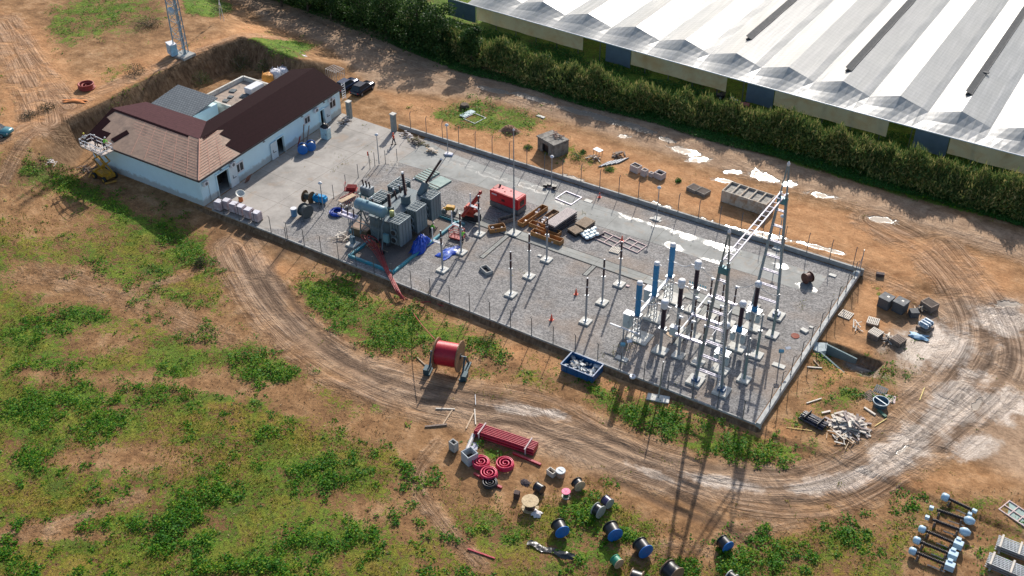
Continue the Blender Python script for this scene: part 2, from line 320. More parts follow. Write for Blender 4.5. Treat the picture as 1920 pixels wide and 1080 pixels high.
# wheel tracks: each strand is a line through the mud, its ruts follow it
def spline(pts, k=6):
    out = []; P = [pts[0]]+pts+[pts[-1]]
    for i in range(1, len(P)-2):
        for j in range(k):
            t = j/k; p = [0, 0]
            for c in (0, 1):
                a, b, c_, d = P[i-1][c], P[i][c], P[i+1][c], P[i+2][c]
                p[c] = .5*((2*b)+(-a+c_)*t+(2*a-5*b+4*c_-d)*t*t+(-a+3*b-3*c_+d)*t**3)
            out.append(tuple(p))
    return out+[pts[-1]]
TRK = [([(440, 462), (470, 520), (520, 590), (600, 660), (700, 715), (820, 752), (960, 775), (1100, 820), (1230, 870), (1360, 905), (1480, 915), (1600, 880), (1700, 800), (1790, 715), (1835, 640), (1810, 560), (1740, 480), (1640, 420)], -.5, 4.6, 1),
       ([(700, 690), (860, 735), (1010, 762), (1150, 835), (1280, 895), (1420, 935), (1560, 930), (1680, 870), (1790, 790), (1880, 700), (1880, 620), (1830, 540), (1760, 460)], -.5, 3.6, 1),
       ([(300, -40), (430, 0), (560, 40), (700, 95), (850, 150), (1000, 190), (1200, 250), (1400, 320), (1600, 385), (1920, 480), (2200, 560)], 0, 3.6, .45),
       ([(0, 40), (40, 110), (80, 190), (90, 230)], 4.2, 5, 1), ([(0, 262), (120, 205), (260, 140), (420, 80), (520, 40)], 4.2, 2.2, .9), ([(20, 60), (70, 130), (110, 180), (130, 200)], 4.2, 3.5, 1), ([(0, 330), (60, 250), (150, 200)], 4.2, 1.4, .8),
       ([(1500, 470), (1700, 540), (1850, 640)], 0, 2.2, .6), ([(1600, 940), (1400, 990), (1200, 1040)], -.5, 2.2, .45), ([(820, 830), (780, 900), (830, 980), (900, 1060)], -.5, 1.4, .6),
       ([(60, 520), (160, 530), (300, 580), (420, 640)], -.5, 3.6, .45), ([(180, 560), (330, 520), (440, 470)], -.5, 1.6, .5), ([(0, 1010), (180, 960), (260, 930)], -.5, 1.6, .45)]
tu = np.zeros_like(fx); tv = np.zeros_like(fx); tm = np.zeros_like(fx)
for i, (pts, z, wd, am) in enumerate(TRK):
    wp = [tuple(G(x, y, z))[:2] for x, y in spline(pts)]
    near = (fx > min(p[0] for p in wp)-8) & (fx < max(p[0] for p in wp)+8) & (fy > min(p[1] for p in wp)-8) & (fy < max(p[1] for p in wp)+8)
    idx = np.nonzero(near)[0]; d, u, v = pldist(fx[idx], fy[idx], wp)
    m = am*sstep(wd, wd*.25, d); q = m > tm[idx]; k = idx[q]
    tm[k] = m[q]; tu[k] = u[q]+i*17; tv[k] = v[q]
tm *= (1-.0*veg)*np.where(inside, 0, 1)
veg *= (1-.9*tm); lush *= (1-.9*tm)
me = bpy.data.meshes.new('ground')
co = np.empty(nx*ny*3); co[0::3] = fx; co[1::3] = fy; co[2::3] = fz
me.vertices.add(nx*ny); me.vertices.foreach_set('co', co)
ii = (np.arange(nx-1)[:, None]*ny+np.arange(ny-1)[None, :]).ravel()
quads = np.stack([ii, ii+ny, ii+ny+1, ii+1], 1).astype(np.int32); nf = len(quads)
me.loops.add(nf*4); me.loops.foreach_set('vertex_index', quads.ravel())
me.polygons.add(nf); me.polygons.foreach_set('loop_start', np.arange(0, nf*4, 4, dtype=np.int32))
me.polygons.foreach_set('use_smooth', np.ones(nf, bool)); me.update()
def vcol(me, name, chans):
    a = me.attributes.new(name, 'FLOAT_COLOR', 'POINT'); n = len(chans[0]); d = np.ones(n*4, np.float32)
    for i, c in enumerate(chans): d[i::4] = c
    a.data.foreach_set('color', d)
rutm = np.zeros_like(fx)
RUTS = [[(1815, 630), (1808, 680), (1760, 750), (1700, 820), (1650, 860), (1560, 900), (1450, 915), (1340, 900)], [(1850, 620), (1855, 670), (1825, 715), (1760, 790), (1705, 860), (1655, 900), (1560, 930), (1450, 940)], [(1872, 600), (1896, 675), (1855, 740), (1810, 795), (1770, 840)], [(1800, 560), (1835, 600), (1880, 640), (1930, 660)], [(1700, 560), (1760, 600), (1800, 650)],
        [(470, 500), (520, 570), (570, 625), (640, 675), (720, 715)], [(500, 500), (560, 580), (620, 650), (700, 700), (820, 740), (960, 775)], [(445, 470), (480, 540), (520, 590), (560, 600)], [(760, 745), (900, 765), (1040, 800), (1150, 850), (1280, 890), (1400, 905)], [(800, 725), (960, 752), (1080, 790), (1180, 840), (1300, 872), (1420, 885), (1500, 880)], [(900, 790), (1000, 800), (1100, 850), (1230, 905)], [(530, 470), (500, 520), (520, 560)], [(1150, 900), (1280, 960), (1420, 1010)], [(1260, 920), (1380, 1000), (1440, 1060)]]
for pts in RUTS:
    wp = [tuple(G(x, y, -.5 if y > 460 and x < 1500 else 0))[:2] for x, y in spline(pts)]
    idx = np.nonzero((fx > min(p[0] for p in wp)-2) & (fx < max(p[0] for p in wp)+2) & (fy > min(p[1] for p in wp)-2) & (fy < max(p[1] for p in wp)+2))[0]
    d, u, v = pldist(fx[idx], fy[idx], wp); rutm[idx] = np.maximum(rutm[idx], sstep(.75, .12, d)*(.8+.2*np.sin(v*.35+u)))
vcol(me, 'mask_c', (rutm, rutm, rutm, rutm)); vcol(me, 'mask_a', (veg, lush, orange, grey)); vcol(me, 'mask_b', (wet, pud, dark, tm))
a = me.attributes.new('track', 'FLOAT_VECTOR', 'POINT'); d = np.zeros(nx*ny*3, np.float32); d[0::3] = tu; d[1::3] = tv; a.data.foreach_set('vector', d)
def ground_mat():
    m, t, b = nodes('ground_earth'); L = t.links.new
    def attr(n): x = t.nodes.new('ShaderNodeAttribute'); x.attribute_name = n; return x
    A, B, T = attr('mask_a'), attr('mask_b'), attr('track')
    sa, sb = t.nodes.new('ShaderNodeSeparateColor'), t.nodes.new('ShaderNodeSeparateColor')
    L(A.outputs['Color'], sa.inputs[0]); L(B.outputs['Color'], sb.inputs[0])
    veg, lush, org, gry = sa.outputs[0], sa.outputs[1], sa.outputs[2], A.outputs['Alpha']
    wet, pud, drk, trk = sb.outputs[0], sb.outputs[1], sb.outputs[2], B.outputs['Alpha']
    v = coords(t); va = coords(t, (.35, 1, 1), (0, 0, R(20)))
    nb = noise(t, v, .13, 4, .5); nm = noise(t, v, .55, 8, .68); nf_ = noise(t, v, 3.2, 8, .75); nv = noise(t, v, 11, 4, .7)
    ns = noise(t, va, 1.4, 7, .7, .4)
    # bare earth
    dirt = ramp(t, nm, [(.28, (.13, .064, .028)), (.5, (.31, .17, .078)), (.72, (.50, .31, .17))])
    oran = ramp(t, nm, [(.3, (.38, .18, .075)), (.7, (.58, .32, .155))])
    greyc = ramp(t, nm, [(.3, (.30, .20, .13)), (.7, (.54, .39, .27))])
    c = mixc(t, math_(t, 'MULTIPLY', org, .85), dirt, oran)
    c = mixc(t, math_(t, 'MULTIPLY', gry, .7), c, greyc)
    sp = ramp(t, nf_, [(.3, .62), (.65, 1.18)]); c = mixc(t, .75, c, sp, 'MULTIPLY')
    sp2 = ramp(t, ns, [(.32, .66), (.6, 1.1)]); c = mixc(t, .55, c, sp2, 'MULTIPLY')
    # wheel ruts
    mp = t.nodes.new('ShaderNodeMapping'); mp.inputs['Scale'].default_value = (2.1, .075, 1); L(T.outputs['Vector'], mp.inputs[0])
    n1 = noise(t, mp.outputs[0], 1.0, 7, .72, 1.1)
    mp2 = t.nodes.new('ShaderNodeMapping'); mp2.inputs['Scale'].default_value = (5, .12, 1); L(T.outputs['Vector'], mp2.inputs[0])
    n2 = noise(t, mp2.outputs[0], 1.0, 5, .7)
    rut = math_(t, 'ADD', math_(t, 'MULTIPLY', n1, .65), math_(t, 'MULTIPLY', n2, .35))
    rc = ramp(t, rut, [(.40, (.10, .062, .042)), (.47, (.25, .17, .12)), (.54, (.42, .31, .23)), (.62, (.52, .41, .33))])
    gate = math_(t, 'MULTIPLY', ramp(t, math_(t, 'ADD', trk, math_(t, 'MULTIPLY', math_(t, 'SUBTRACT', nm, .5), 1.4)), [(.22, 0.0), (.72, 1.0)]), ramp(t, noise(t, v, .21, 5, .65, .7), [(.36, .15), (.58, 1.0)]))
    c = mixc(t, math_(t, 'MULTIPLY', gate, .85), c, mixc(t, .5, rc, c, 'MIX'))
    c = mixc(t, math_(t, 'MULTIPLY', gate, .6), c, ramp(t, rut, [(.43, .38), (.53, 1.15)]), 'MULTIPLY')
    Cc = attr('mask_c'); rm = math_(t, 'MULTIPLY', Cc.outputs['Alpha'], ramp(t, nf_, [(.3, .45), (.6, 1.0)])); c = mixc(t, math_(t, 'MULTIPLY', rm, .85), c, (.085, .055, .038))
    # plants hugging the earth
    vt = math_(t, 'ADD', math_(t, 'MULTIPLY', nf_, .42), math_(t, 'MULTIPLY', nm, .34)); vt = math_(t, 'ADD', vt, math_(t, 'MULTIPLY', noise(t, v, .28, 6, .7, .8), .24))
    vt = math_(t, 'ADD', math_(t, 'MULTIPLY', math_(t, 'SUBTRACT', vt, .5), 4.8), .42)
    vmask = ramp(t, math_(t, 'SUBTRACT', math_(t, 'ADD', vt, veg), 1.0), [(0.0, 0.0), (.18, 1.0)])
    g1 = ramp(t, noise(t, v, .3, 6, .65, .5), [(.34, (.22, .15, .03)), (.47, (.16, .17, .014)), (.56, (.085, .155, .01)), (.68, (.035, .10, .01))])
    g1 = mixc(t, lush, g1, ramp(t, nm, [(.3, (.018, .085, .01)), (.55, (.07, .19, .01)), (.72, (.19, .26, .015))]))
    g1 = mixc(t, .8, g1, ramp(t, math_(t, 'ADD', math_(t, 'MULTIPLY', nv, .5), math_(t, 'MULTIPLY', nf_, .5)), [(.36, .3), (.62, 1.6)]), 'MULTIPLY')
    c = mixc(t, math_(t, 'MULTIPLY', vmask, .86), c, g1)
    litter = ramp(t, math_(t, 'ADD', math_(t, 'MULTIPLY', nf_, .5), math_(t, 'MULTIPLY', nv, .5)), [(.40, .42), (.56, 1.2)])
    c = mixc(t, math_(t, 'MULTIPLY', veg, .7), c, litter, 'MULTIPLY')
    c = mixc(t, math_(t, 'MULTIPLY', drk, .6), c, (.075, .05, .032))
    # damp and standing water; pale wet streaks carry glare in their colour
    wn = math_(t, 'ADD', math_(t, 'MULTIPLY', n1, math_(t, 'MULTIPLY', trk, .5)), math_(t, 'MULTIPLY', nm, .5))
    wetm = ramp(t, math_(t, 'ADD', math_(t, 'MULTIPLY', wet, .6), math_(t, 'SUBTRACT', nm, .75)), [(.0, 0.0), (.2, 1.0)])
    c = mixc(t, math_(t, 'MULTIPLY', wetm, .6), c, mixc(t, ramp(t, rut, [(.42, 0.0), (.56, 1.0)]), (.17, .125, .09), (.46, .38, .32)))
    pudm = ramp(t, math_(t, 'ADD', math_(t, 'MULTIPLY', pud, .75), math_(t, 'SUBTRACT', noise(t, v, .9, 5, .6, .8), .90)), [(.0, 0.0), (.15, 1.0)]); pin = ramp(t, math_(t, 'ADD', math_(t, 'MULTIPLY', pud, .75), math_(t, 'SUBTRACT', noise(t, v, .9, 5, .6, .8), .90)), [(.15, 0.0), (.24, 1.0)])
    c = mixc(t, pudm, c, (.30, .25, .20)); geo = t.nodes.new('ShaderNodeNewGeometry'); sx = t.nodes.new('ShaderNodeSeparateXYZ'); L(geo.outputs['True Normal'], sx.inputs[0]); steep = ramp(t, sx.outputs[2], [(.62, 1.0), (.86, 0.0)])
    c = mixc(t, steep, c, ramp(t, noise(t, coords(t, (2.2, 2.2, .25)), 1.0, 6, .7, .4), [(.3, (.07, .04, .022)), (.5, (.17, .105, .06)), (.7, (.30, .20, .12))]))
    L(c, b.inputs['Base Color'])
    r0 = math_(t, 'SUBTRACT', .93, math_(t, 'MULTIPLY', wetm, .5)); r0 = math_(t, 'SUBTRACT', r0, math_(t, 'MULTIPLY', pudm, .8), clamp=True)
    r0 = math_(t, 'MAXIMUM', r0, .3); r0 = math_(t, 'SUBTRACT', r0, math_(t, 'MULTIPLY', pin, .27), clamp=True)
    L(r0, b.inputs['Roughness'])
    h = math_(t, 'ADD', math_(t, 'MULTIPLY', nf_, .5), math_(t, 'MULTIPLY', nm, .8))
    h = math_(t, 'ADD', h, math_(t, 'MULTIPLY', math_(t, 'MULTIPLY', rut, gate), 3.0)); h = math_(t, 'SUBTRACT', h, math_(t, 'MULTIPLY', rm, .6)); h = math_(t, 'ADD', h, math_(t, 'MULTIPLY', nv, .12))
    h = math_(t, 'ADD', h, math_(t, 'MULTIPLY', math_(t, 'MULTIPLY', vmask, nv), .6))
    h = math_(t, 'MULTIPLY', h, math_(t, 'SUBTRACT', 1.0, math_(t, 'MULTIPLY', pudm, .97)))
    bump(t, b, h, .55, .35); b.inputs['Specular IOR Level'].default_value = .22; L(math_(t, 'ADD', .15, math_(t, 'MULTIPLY', math_(t, 'MAXIMUM', pudm, wetm), .45)), b.inputs['Specular IOR Level']); return m
tag(link_mesh('ground', me, ground_mat()), kind='structure')
# ---------------------------------------------------------------- yard paving and gravel
def sheet(name, px, z, m, kind='structure', world=None):
    poly = world or wpoly(px); o = MB().prism(poly, z-.05, z).build(name, m); return tag(o, kind=kind)
def conc_mat(name, base, wetpts):
    m, t, b = nodes(name); v = coords(t); L = t.links.new
    n1 = noise(t, v, .22, 7, .62, .5); n2 = noise(t, v, 1.6, 8, .7); n3 = noise(t, v, 9, 4, .7)
    c = ramp(t, n1, [(.3, tuple(x*.68 for x in base)), (.5, base), (.68, tuple(min(1, x*1.22) for x in base))])
    c = mixc(t, .5, c, ramp(t, n2, [(.3, .72), (.7, 1.15)]), 'MULTIPLY')
    c = mixc(t, ramp(t, noise(t, v, .5, 5, .6, .8), [(.56, 0.0), (.7, .5)]), c, (.30, .22, .155))
    # cast joints
    br = t.nodes.new('ShaderNodeTexBrick'); br.offset = 0; br.inputs['Scale'].default_value = 1
    for k, q in (('Mortar Size', .03), ('Brick Width', 6.2), ('Row Height', 5.0), ('Mortar Smooth', .1)): br.inputs[k].default_value = q
    br.inputs['Color1'].default_value = br.inputs['Color2'].default_value = (1, 1, 1, 1); br.inputs['Mortar'].default_value = (.45, .43, .4, 1)
    L(v, br.inputs['Vector']); c = mixc(t, .8, c, br.outputs[0], 'MULTIPLY')
    acc = None
    for (x, y, rx, ry) in wetpts:
        tc = t.nodes.new('ShaderNodeTexCoord'); mp = t.nodes.new('ShaderNodeMapping'); mp.vector_type = 'POINT'
        mp.inputs['Location'].default_value = (-x/rx, -y/ry, 0); mp.inputs['Scale'].default_value = (1/rx, 1/ry, 0); L(tc.outputs['Object'], mp.inputs[0])
        ln = t.nodes.new('ShaderNodeVectorMath'); ln.operation = 'LENGTH'; L(mp.outputs[0], ln.inputs[0])
        q = math_(t, 'SUBTRACT', 1.15, ln.outputs['Value'], clamp=True); acc = q if acc is None else math_(t, 'MAXIMUM', acc, q)
    if acc is not None:
        pn = noise(t, v, .55, 6, .62, 1.0)
        lvl = math_(t, 'ADD', math_(t, 'MULTIPLY', acc, .55), math_(t, 'SUBTRACT', pn, .78))
        damp = ramp(t, lvl, [(0.0, 0.0), (.12, 1.0)]); pool = ramp(t, lvl, [(.09, 0.0), (.19, 1.0)])
        c = mixc(t, math_(t, 'MULTIPLY', damp, .45), c, (.16, .17, .165)); 
        r = math_(t, 'SUBTRACT', .8, math_(t, 'MULTIPLY', damp, .3)); r = math_(t, 'SUBTRACT', r, math_(t, 'MULTIPLY', pool, .36), clamp=True)
        L(r, b.inputs['Roughness']); h = math_(t, 'MULTIPLY', n2, math_(t, 'SUBTRACT', 1.0, math_(t, 'MULTIPLY', pool, .98))); bump(t, b, h, .25, .05)
    else:
        b.inputs['Roughness'].default_value = .82; bump(t, b, n2, .2, .05)
    L(c, b.inputs['Base Color']); return m
def gravel_mat():
    m, t, b = nodes('crushed_gravel'); v = coords(t); L = t.links.new
    vo = t.nodes.new('ShaderNodeTexVoronoi'); vo.inputs['Scale'].default_value = 7; L(v, vo.inputs['Vector'])
    vo2 = t.nodes.new('ShaderNodeTexVoronoi'); vo2.inputs['Scale'].default_value = 3.1; L(v, vo2.inputs['Vector'])
    sc = t.nodes.new('ShaderNodeSeparateColor'); L(vo.outputs['Color'], sc.inputs[0])
    c = ramp(t, sc.outputs[0], [(.1, (.15, .145, .14)), (.5, (.225, .213, .205)), (.9, (.31, .295, .28))])
    n1 = noise(t, v, .35, 7, .65, .4); c = mixc(t, .7, c, ramp(t, n1, [(.32, .70), (.66, 1.2)]), 'MULTIPLY')
    n2 = noise(t, coords(t, (.4, 1.6, 1), (0, 0, R(14))), 1.1, 6, .7, .5); c = mixc(t, .5, c, ramp(t, n2, [(.35, .72), (.6, 1.12)]), 'MULTIPLY')
    c = mixc(t, ramp(t, noise(t, v, .16, 4, .5), [(.50, 0.0), (.66, .5)]), c, (.29, .21, .15))
    c = mixc(t, ramp(t, noise(t, v, .7, 7, .7, 1.2), [(.56, 0.0), (.68, .5)]), c, (.13, .11, .10))
    L(c, b.inputs['Base Color']); b.inputs['Roughness'].default_value = .9
    bump(t, b, math_(t, 'ADD', math_(t, 'MULTIPLY', vo.outputs[0], -.3), math_(t, 'MULTIPLY', n2, .8)), .6, .12); return m
puds = [(*tuple(G(x, y))[:2], a, b_) for x, y, a, b_ in ((1180, 405, 3.2, 1.5), (1235, 420, 2.6, 1.3), (1290, 442, 3.0, 1.5), (1262, 462, 2.2, 1.2), (1350, 462, 3.4, 1.4), (1330, 490, 2.8, 1.1), (1470, 500, 2.2, 1.1), (1060, 382, 2.0, .8), (920, 330, 5, 1.0), (1000, 352, 4, 1.2), (860, 305, 4.0, 1.0), (1515, 540, 2.0, 1.0))]
LANE = conc_mat('wet_concrete_lane', (.27, .275, .26), puds)
YARD = conc_mat('yard_concrete', (.33, .305, .275), [])
YX0 = -92.6
yard_poly = [(-93.9, 74.6), (-84.6, 74.6)]+wpoly([(532, 430), (600, 385), (668, 346), (706, 311), (745, 305)])+[(-80.6, 103.0), (-87.2, 103.0)]+[(-96.0, 103.2)]
sheet('yard_pavement', None, .012, YARD, world=yard_poly)
lane = wpoly([(745, 304), (905, 352), (1022, 390), (1132, 427), (1217, 453), (1317, 486), (1417, 517), (1480, 538), (1528, 551), (1550, 519), (1440, 484), (1312, 445), (1205, 413), (1103, 379), (1042, 360), (940, 322), (838, 285)])+[(-80.6, 103.0)]
sheet('concrete_lane', None, .016, LANE, world=[lane[0]]+lane[1:])
grav_poly = [(-84.9, 74.6), (-21.3, 74.6), (-21.3, 103.7), (-81.5, 103.7), tuple(G(745, 304))[:2]]+wpoly([(706, 311), (668, 346), (600, 385), (532, 430)])
sheet('gravel_bed', None, .004, gravel_mat(), world=grav_poly)
# ---------------------------------------------------------------- perimeter wall with its posts
pw = thing('perimeter_wall', 'low grey concrete wall closing the gravel yard on three sides', 'wall', (0, 0, 0))
MB().box((-56.6, 74.45, -.28), (72.0, .2, .80)).build('near_wall', CONC, pw, .02)
MB().box((-53.4, 104.05, .12), (65.9, .3, .82)).build('far_wall', CONC, pw, .02)
MB().box((-20.9, 89.3, -.08), (.42, 30.0, .92)).build('side_wall', mat('lit_wall_concrete', (.43, .44, .43), .8, 0, .15, 1.2, (.3, .3, .28), .2), pw, .02)  # paler than the other walls, sunlight put into the concrete colour
# ---------------------------------------------------------------- leaf helpers
def leaf_mat(name, stops, trans=.25):
    m, t, b = nodes(name); g = t.nodes.new('ShaderNodeNewGeometry')
    v = coords(t); n = noise(t, v, .35, 4, .6)
    c = ramp(t, math_(t, 'ADD', math_(t, 'MULTIPLY', g.outputs['Random Per Island'], .6), math_(t, 'MULTIPLY', n, .5)), stops)
    t.links.new(c, b.inputs['Base Color']); b.inputs['Roughness'].default_value = .6; b.inputs['Specular IOR Level'].default_value = .15
    tr = t.nodes.new('ShaderNodeBsdfTranslucent'); t.links.new(c, tr.inputs[0]); mx = t.nodes.new('ShaderNodeMixShader'); mx.inputs[0].default_value = trans
    t.links.new(b.outputs[0], mx.inputs[1]); t.links.new(tr.outputs[0], mx.inputs[2]); t.links.new(mx.outputs[0], t.nodes['Material Output'].inputs[0]); return m
def leaves(name, P, size, m, parent=None, up=.4, aspect=.45, dirs=None, flat=.7):
    """one mesh of many small four-cornered leaves centred on P; size per leaf"""
    n = len(P); size = np.broadcast_to(size, n)[:, None]
    a = rng.normal(size=(n, 3)) if dirs is None else dirs+rng.normal(size=(n, 3))*.25
    a[:, 2] = np.abs(a[:, 2])*flat+up; a /= np.linalg.norm(a, axis=1)[:, None]
    q_ = rng.normal(size=(n, 3)); q_[:, 2] += (2.2 if flat < .6 else 0)
    b = np.cross(a, q_); b /= np.linalg.norm(b, axis=1)[:, None]
    c = np.stack([P-a*size*.5, P+b*size*aspect*.5, P+a*size*.5, P-b*size*aspect*.5], 1).reshape(-1, 3)
    me = bpy.data.meshes.new(name); me.vertices.add(n*4); me.vertices.foreach_set('co', c.astype(np.float32).ravel())
    me.loops.add(n*4); me.loops.foreach_set('vertex_index', np.arange(n*4, dtype=np.int32)); me.polygons.add(n)
    me.polygons.foreach_set('loop_start', np.arange(0, n*4, 4, dtype=np.int32)); me.update()
    return link_mesh(name, me, m, parent)
WEED = leaf_mat('broadleaf_weed', [(.12, (.015, .075, .012)), (.42, (.035, .16, .012)), (.68, (.10, .26, .012)), (.9, (.28, .33, .02))], .4)
GRASS = leaf_mat('thin_grass', [(.15, (.05, .12, .008)), (.45, (.14, .19, .012)), (.65, (.26, .22, .02)), (.85, (.36, .25, .07))], .4)
DRY = leaf_mat('dry_stalks', [(.2, (.16, .10, .05)), (.6, (.34, .24, .13)), (.9, (.46, .35, .2))])
REED = leaf_mat('reed_leaf', [(.15, (.03, .07, .022)), (.42, (.075, .14, .035)), (.66, (.18, .21, .06)), (.9, (.42, .34, .14))], .3)
TREEL = leaf_mat('dark_tree_leaf', [(.2, (.016, .045, .014)), (.5, (.035, .085, .02)), (.85, (.075, .13, .03))])
HEDB = leaf_mat('verge_leaf', [(.2, (.025, .09, .02)), (.6, (.05, .16, .03)), (.9, (.09, .2, .04))])
# ---------------------------------------------------------------- low plants scattered where the photo shows green
def vnoise(x, y, s, seed):
    r = np.random.default_rng(seed); T = r.random((64, 64)); X, Y = x/s, y/s; i, j = np.floor(X).astype(int), np.floor(Y).astype(int)
    fx_, fy_ = X-i, Y-j; fx_ = fx_*fx_*(3-2*fx_); fy_ = fy_*fy_*(3-2*fy_); g = lambda a, b: T[a % 64, b % 64]
    return (g(i, j)*(1-fx_)+g(i+1, j)*fx_)*(1-fy_)+(g(i, j+1)*(1-fx_)+g(i+1, j+1)*fx_)*fy_
def scatter(n, seed):
    r = np.random.default_rng(seed); px = r.uniform(-60, 1980, n); py = r.uniform(-30, 1130, n)**1.0
    D = (CM.T @ np.stack([px-960, py-540, np.full(n, FPX)])).T; z = np.full(n, -.3)
    for _ in range(6):
        t = (z-CAMH)/D[:, 2]; x, y = D[:, 0]*t, D[:, 1]*t; z = .5*z+.5*height(x, y)
    v, l, *_r = masks(px, py); tk = np.zeros(n)
    for i, (pts, zz, wd, am) in enumerate(TRK):
        d, _, _ = pldist(x, y, [tuple(G(a, b, zz))[:2] for a, b in pts]); tk = np.maximum(tk, am*sstep(wd, wd*.3, d))
    ins = (x > -93) & (x < -20.3) & (y > 73.9) & (y < 104.6) | (x > -117) & (x < -88) & (y > 73) & (y < 107) | (y > 133)
    return px, py, x, y, z, v*(1-tk)*~ins, l*(1-tk)*~ins, r
px, py, x, y, z, v, l, r = scatter(330000, 11)
cl = .3*vnoise(x, y, 3.3, 1)+.35*vnoise(x, y, 1.2, 2)+.35*vnoise(x, y, .5, 3); cl = (cl-.5)*2.6+.5
k = (np.maximum(l*.82, .30*v) > cl+.35*r.random(len(x))) & (v > .05)
P = np.stack([x[k], y[k], z[k]], 1); hh = .06+.75*np.clip(l[k]-cl[k], 0, .6)
J = np.repeat(np.arange(len(P)), 3); Q = P[J]+np.random.default_rng(5).normal(size=(len(J), 3))*[.16, .16, 0]; Q[:, 2] += rng.random(len(J))*hh[J]
tag(leaves('broadleaf_weeds', Q, .12+.18*rng.random(len(Q))**2, WEED, up=.02, aspect=.7, flat=.25), 'lush green weeds in clumps over the bare earth', 'weeds', kind='stuff')
px, py, x, y, z, v, l, r = scatter(300000, 12)
cl = .45*vnoise(x, y, 4.1, 4)+.3*vnoise(x, y, 1.2, 5)+.25*vnoise(x, y, .4, 6); cl = (cl-.5)*2.6+.56
k = (v*.92 > cl+.42*r.random(len(x)))
P = np.stack([x[k], y[k], z[k]+.06], 1)
tag(leaves('grass', P, .10+.16*rng.random(len(P)), GRASS, up=.15, aspect=.35, flat=.5), 'thin olive grass over the open field', 'grass', kind='stuff')
k = (v > .15) & (r.random(len(x)) < .09); P = np.stack([x[k], y[k], z[k]+.05], 1)
tag(leaves('dry_litter', P, .18+.2*rng.random(len(P)), DRY, up=.2, aspect=.25), 'dry stalks and litter lying through the field', 'dry grass', kind='stuff')
# single dark shrubs
def shrub(name, label, cat, base, rad, hgt, m, n=260, group=None, ls=.16):
    t = thing(name, label, cat, base, 0, group); st = MB()
    for i in range(7):
        a = random.random()*6.28; st.tube([(0, 0, 0), (math.cos(a)*rad*.3, math.sin(a)*rad*.3, hgt*.5), (math.cos(a)*rad*.7, math.sin(a)*rad*.7, hgt*.85)], [.03, .02, .008], 5)
    st.build('stem', GREYW, t)
    q = rng.normal(size=(n, 3)); q /= np.linalg.norm(q, axis=1)[:, None]; q *= (rng.random(n)**.4)[:, None]; q[:, 2] = np.abs(q[:, 2]); q *= [rad, rad, hgt]
    leaves('foliage', q, ls, m, t, up=.2, aspect=.5); return t
BROWNB = leaf_mat('brown_shrub_leaf', [(.2, (.03, .028, .018)), (.6, (.06, .06, .03)), (.9, (.10, .085, .05))])
shrub('shrub', 'dark rounded shrub alone on the green bank below the white building', 'shrub', GT(377, 497), .8, 1.0, BROWNB, 500)
shrub('shrub', 'dark scrubby bush on the bank top between the lattice mast and the red hose coil', 'shrub', GT(254, 137), 1.6, 1.4, BROWNB, 700)
shrub('shrub', 'low dark brush heap on the earth left of the lattice mast', 'shrub', GT(280, 50), 2.4, 1.1, BROWNB, 900)
shrub('shrub', 'right one of two dark brush heaps on the upper track', 'shrub', GT(88, 204), 1.4, .7, BROWNB, 500)
shrub('shrub', 'left one of two dark brush heaps on the upper track', 'shrub', GT(54, 219), 1.3, .7, BROWNB, 500)
shrub('shrub', 'grey green bush beside the thin mast at the top left', 'shrub', GT(414, 30), 1.8, 2.0, BROWNB, 600)
shrub('shrub', 'blue green bush growing under the bank right behind the walled annex', 'shrub', GT(452, 130), 2.2, 2.4, TREEL, 900)
shrub('shrub', 'dark bush growing at the foot of the bank left of the annex', 'shrub', GT(378, 158), 1.8, 2.2, TREEL, 700)
shrub('shrub', 'dark bush at the foot of the bank farther right behind the annex', 'shrub', GT(500, 130), 1.8, 1.8, TREEL, 700)
for (a, b, rr, hh_, lab) in ((1085, 296, 1.3, .9, 'bright green bush under the right end of the broken concrete box'), (990, 278, .7, .5, 'small green bush left of the broken concrete box'), (1141, 319, .8, .5, 'small green bush at the near end of the loose pipes'), (1272, 340, .45, .35, 'small round green bush alone on the orange earth left of the long concrete box'), (1093, 286, .5, .4, 'small green bush just behind the bright green bush'), (912, 642, .9, .8, 'dense green bush standing alone outside the near wall above the red cable drum')):
    shrub('bush', lab, 'bush', GT(a, b), rr, hh_, HEDB, 260)
# ---------------------------------------------------------------- reed hedge and its grass verge
def band(n, x0, x1, y0, y1, seed): r = np.random.default_rng(seed); return r.uniform(x0, x1, n), r.uniform(y0, y1, n), r
def hedge_mid(x): return 127.7+.9*np.sin(x*.11)+np.where(x < -92, (-92-x)*.13, 0)
n = 125000; x, _, r = band(n, -108, 12, 0, 1, 21); off = np.clip(r.normal(size=n)*1.25*(.6+.9*vnoise(x, x*0, 3.3, 38)), -2.6, 3.2); y = hedge_mid(x)+off
top = (.1+3.2*vnoise(x, y, 5.2, 30)+2.6*vnoise(x, y, 1.7, 31)+1.2*vnoise(x, y, .6, 32))*(1-.06*off**2); top = np.maximum(top, .3)
u = r.random(n)**.62; P = np.stack([x, y, u*top], 1); dr = np.stack([r.normal(size=n)*.7, r.normal(size=n)*.7, np.ones(n)*.8], 1)
tag(leaves('reed_hedge', P, .30+.42*r.random(n), REED, up=.3, aspect=.3, dirs=dr), 'long hedge of tall reeds between the dirt road and the greenhouse', 'hedge', kind='stuff')
n = 4000; x, _, r = band(n, -106, 12, 0, 1, 26); off = np.clip(r.normal(size=n)*1.2, -2, 2.8); y = hedge_mid(x)+off
top = (.1+3.2*vnoise(x, y, 5.2, 30)+2.6*vnoise(x, y, 1.7, 31)+1.2*vnoise(x, y, .6, 32))*(1-.06*off**2)
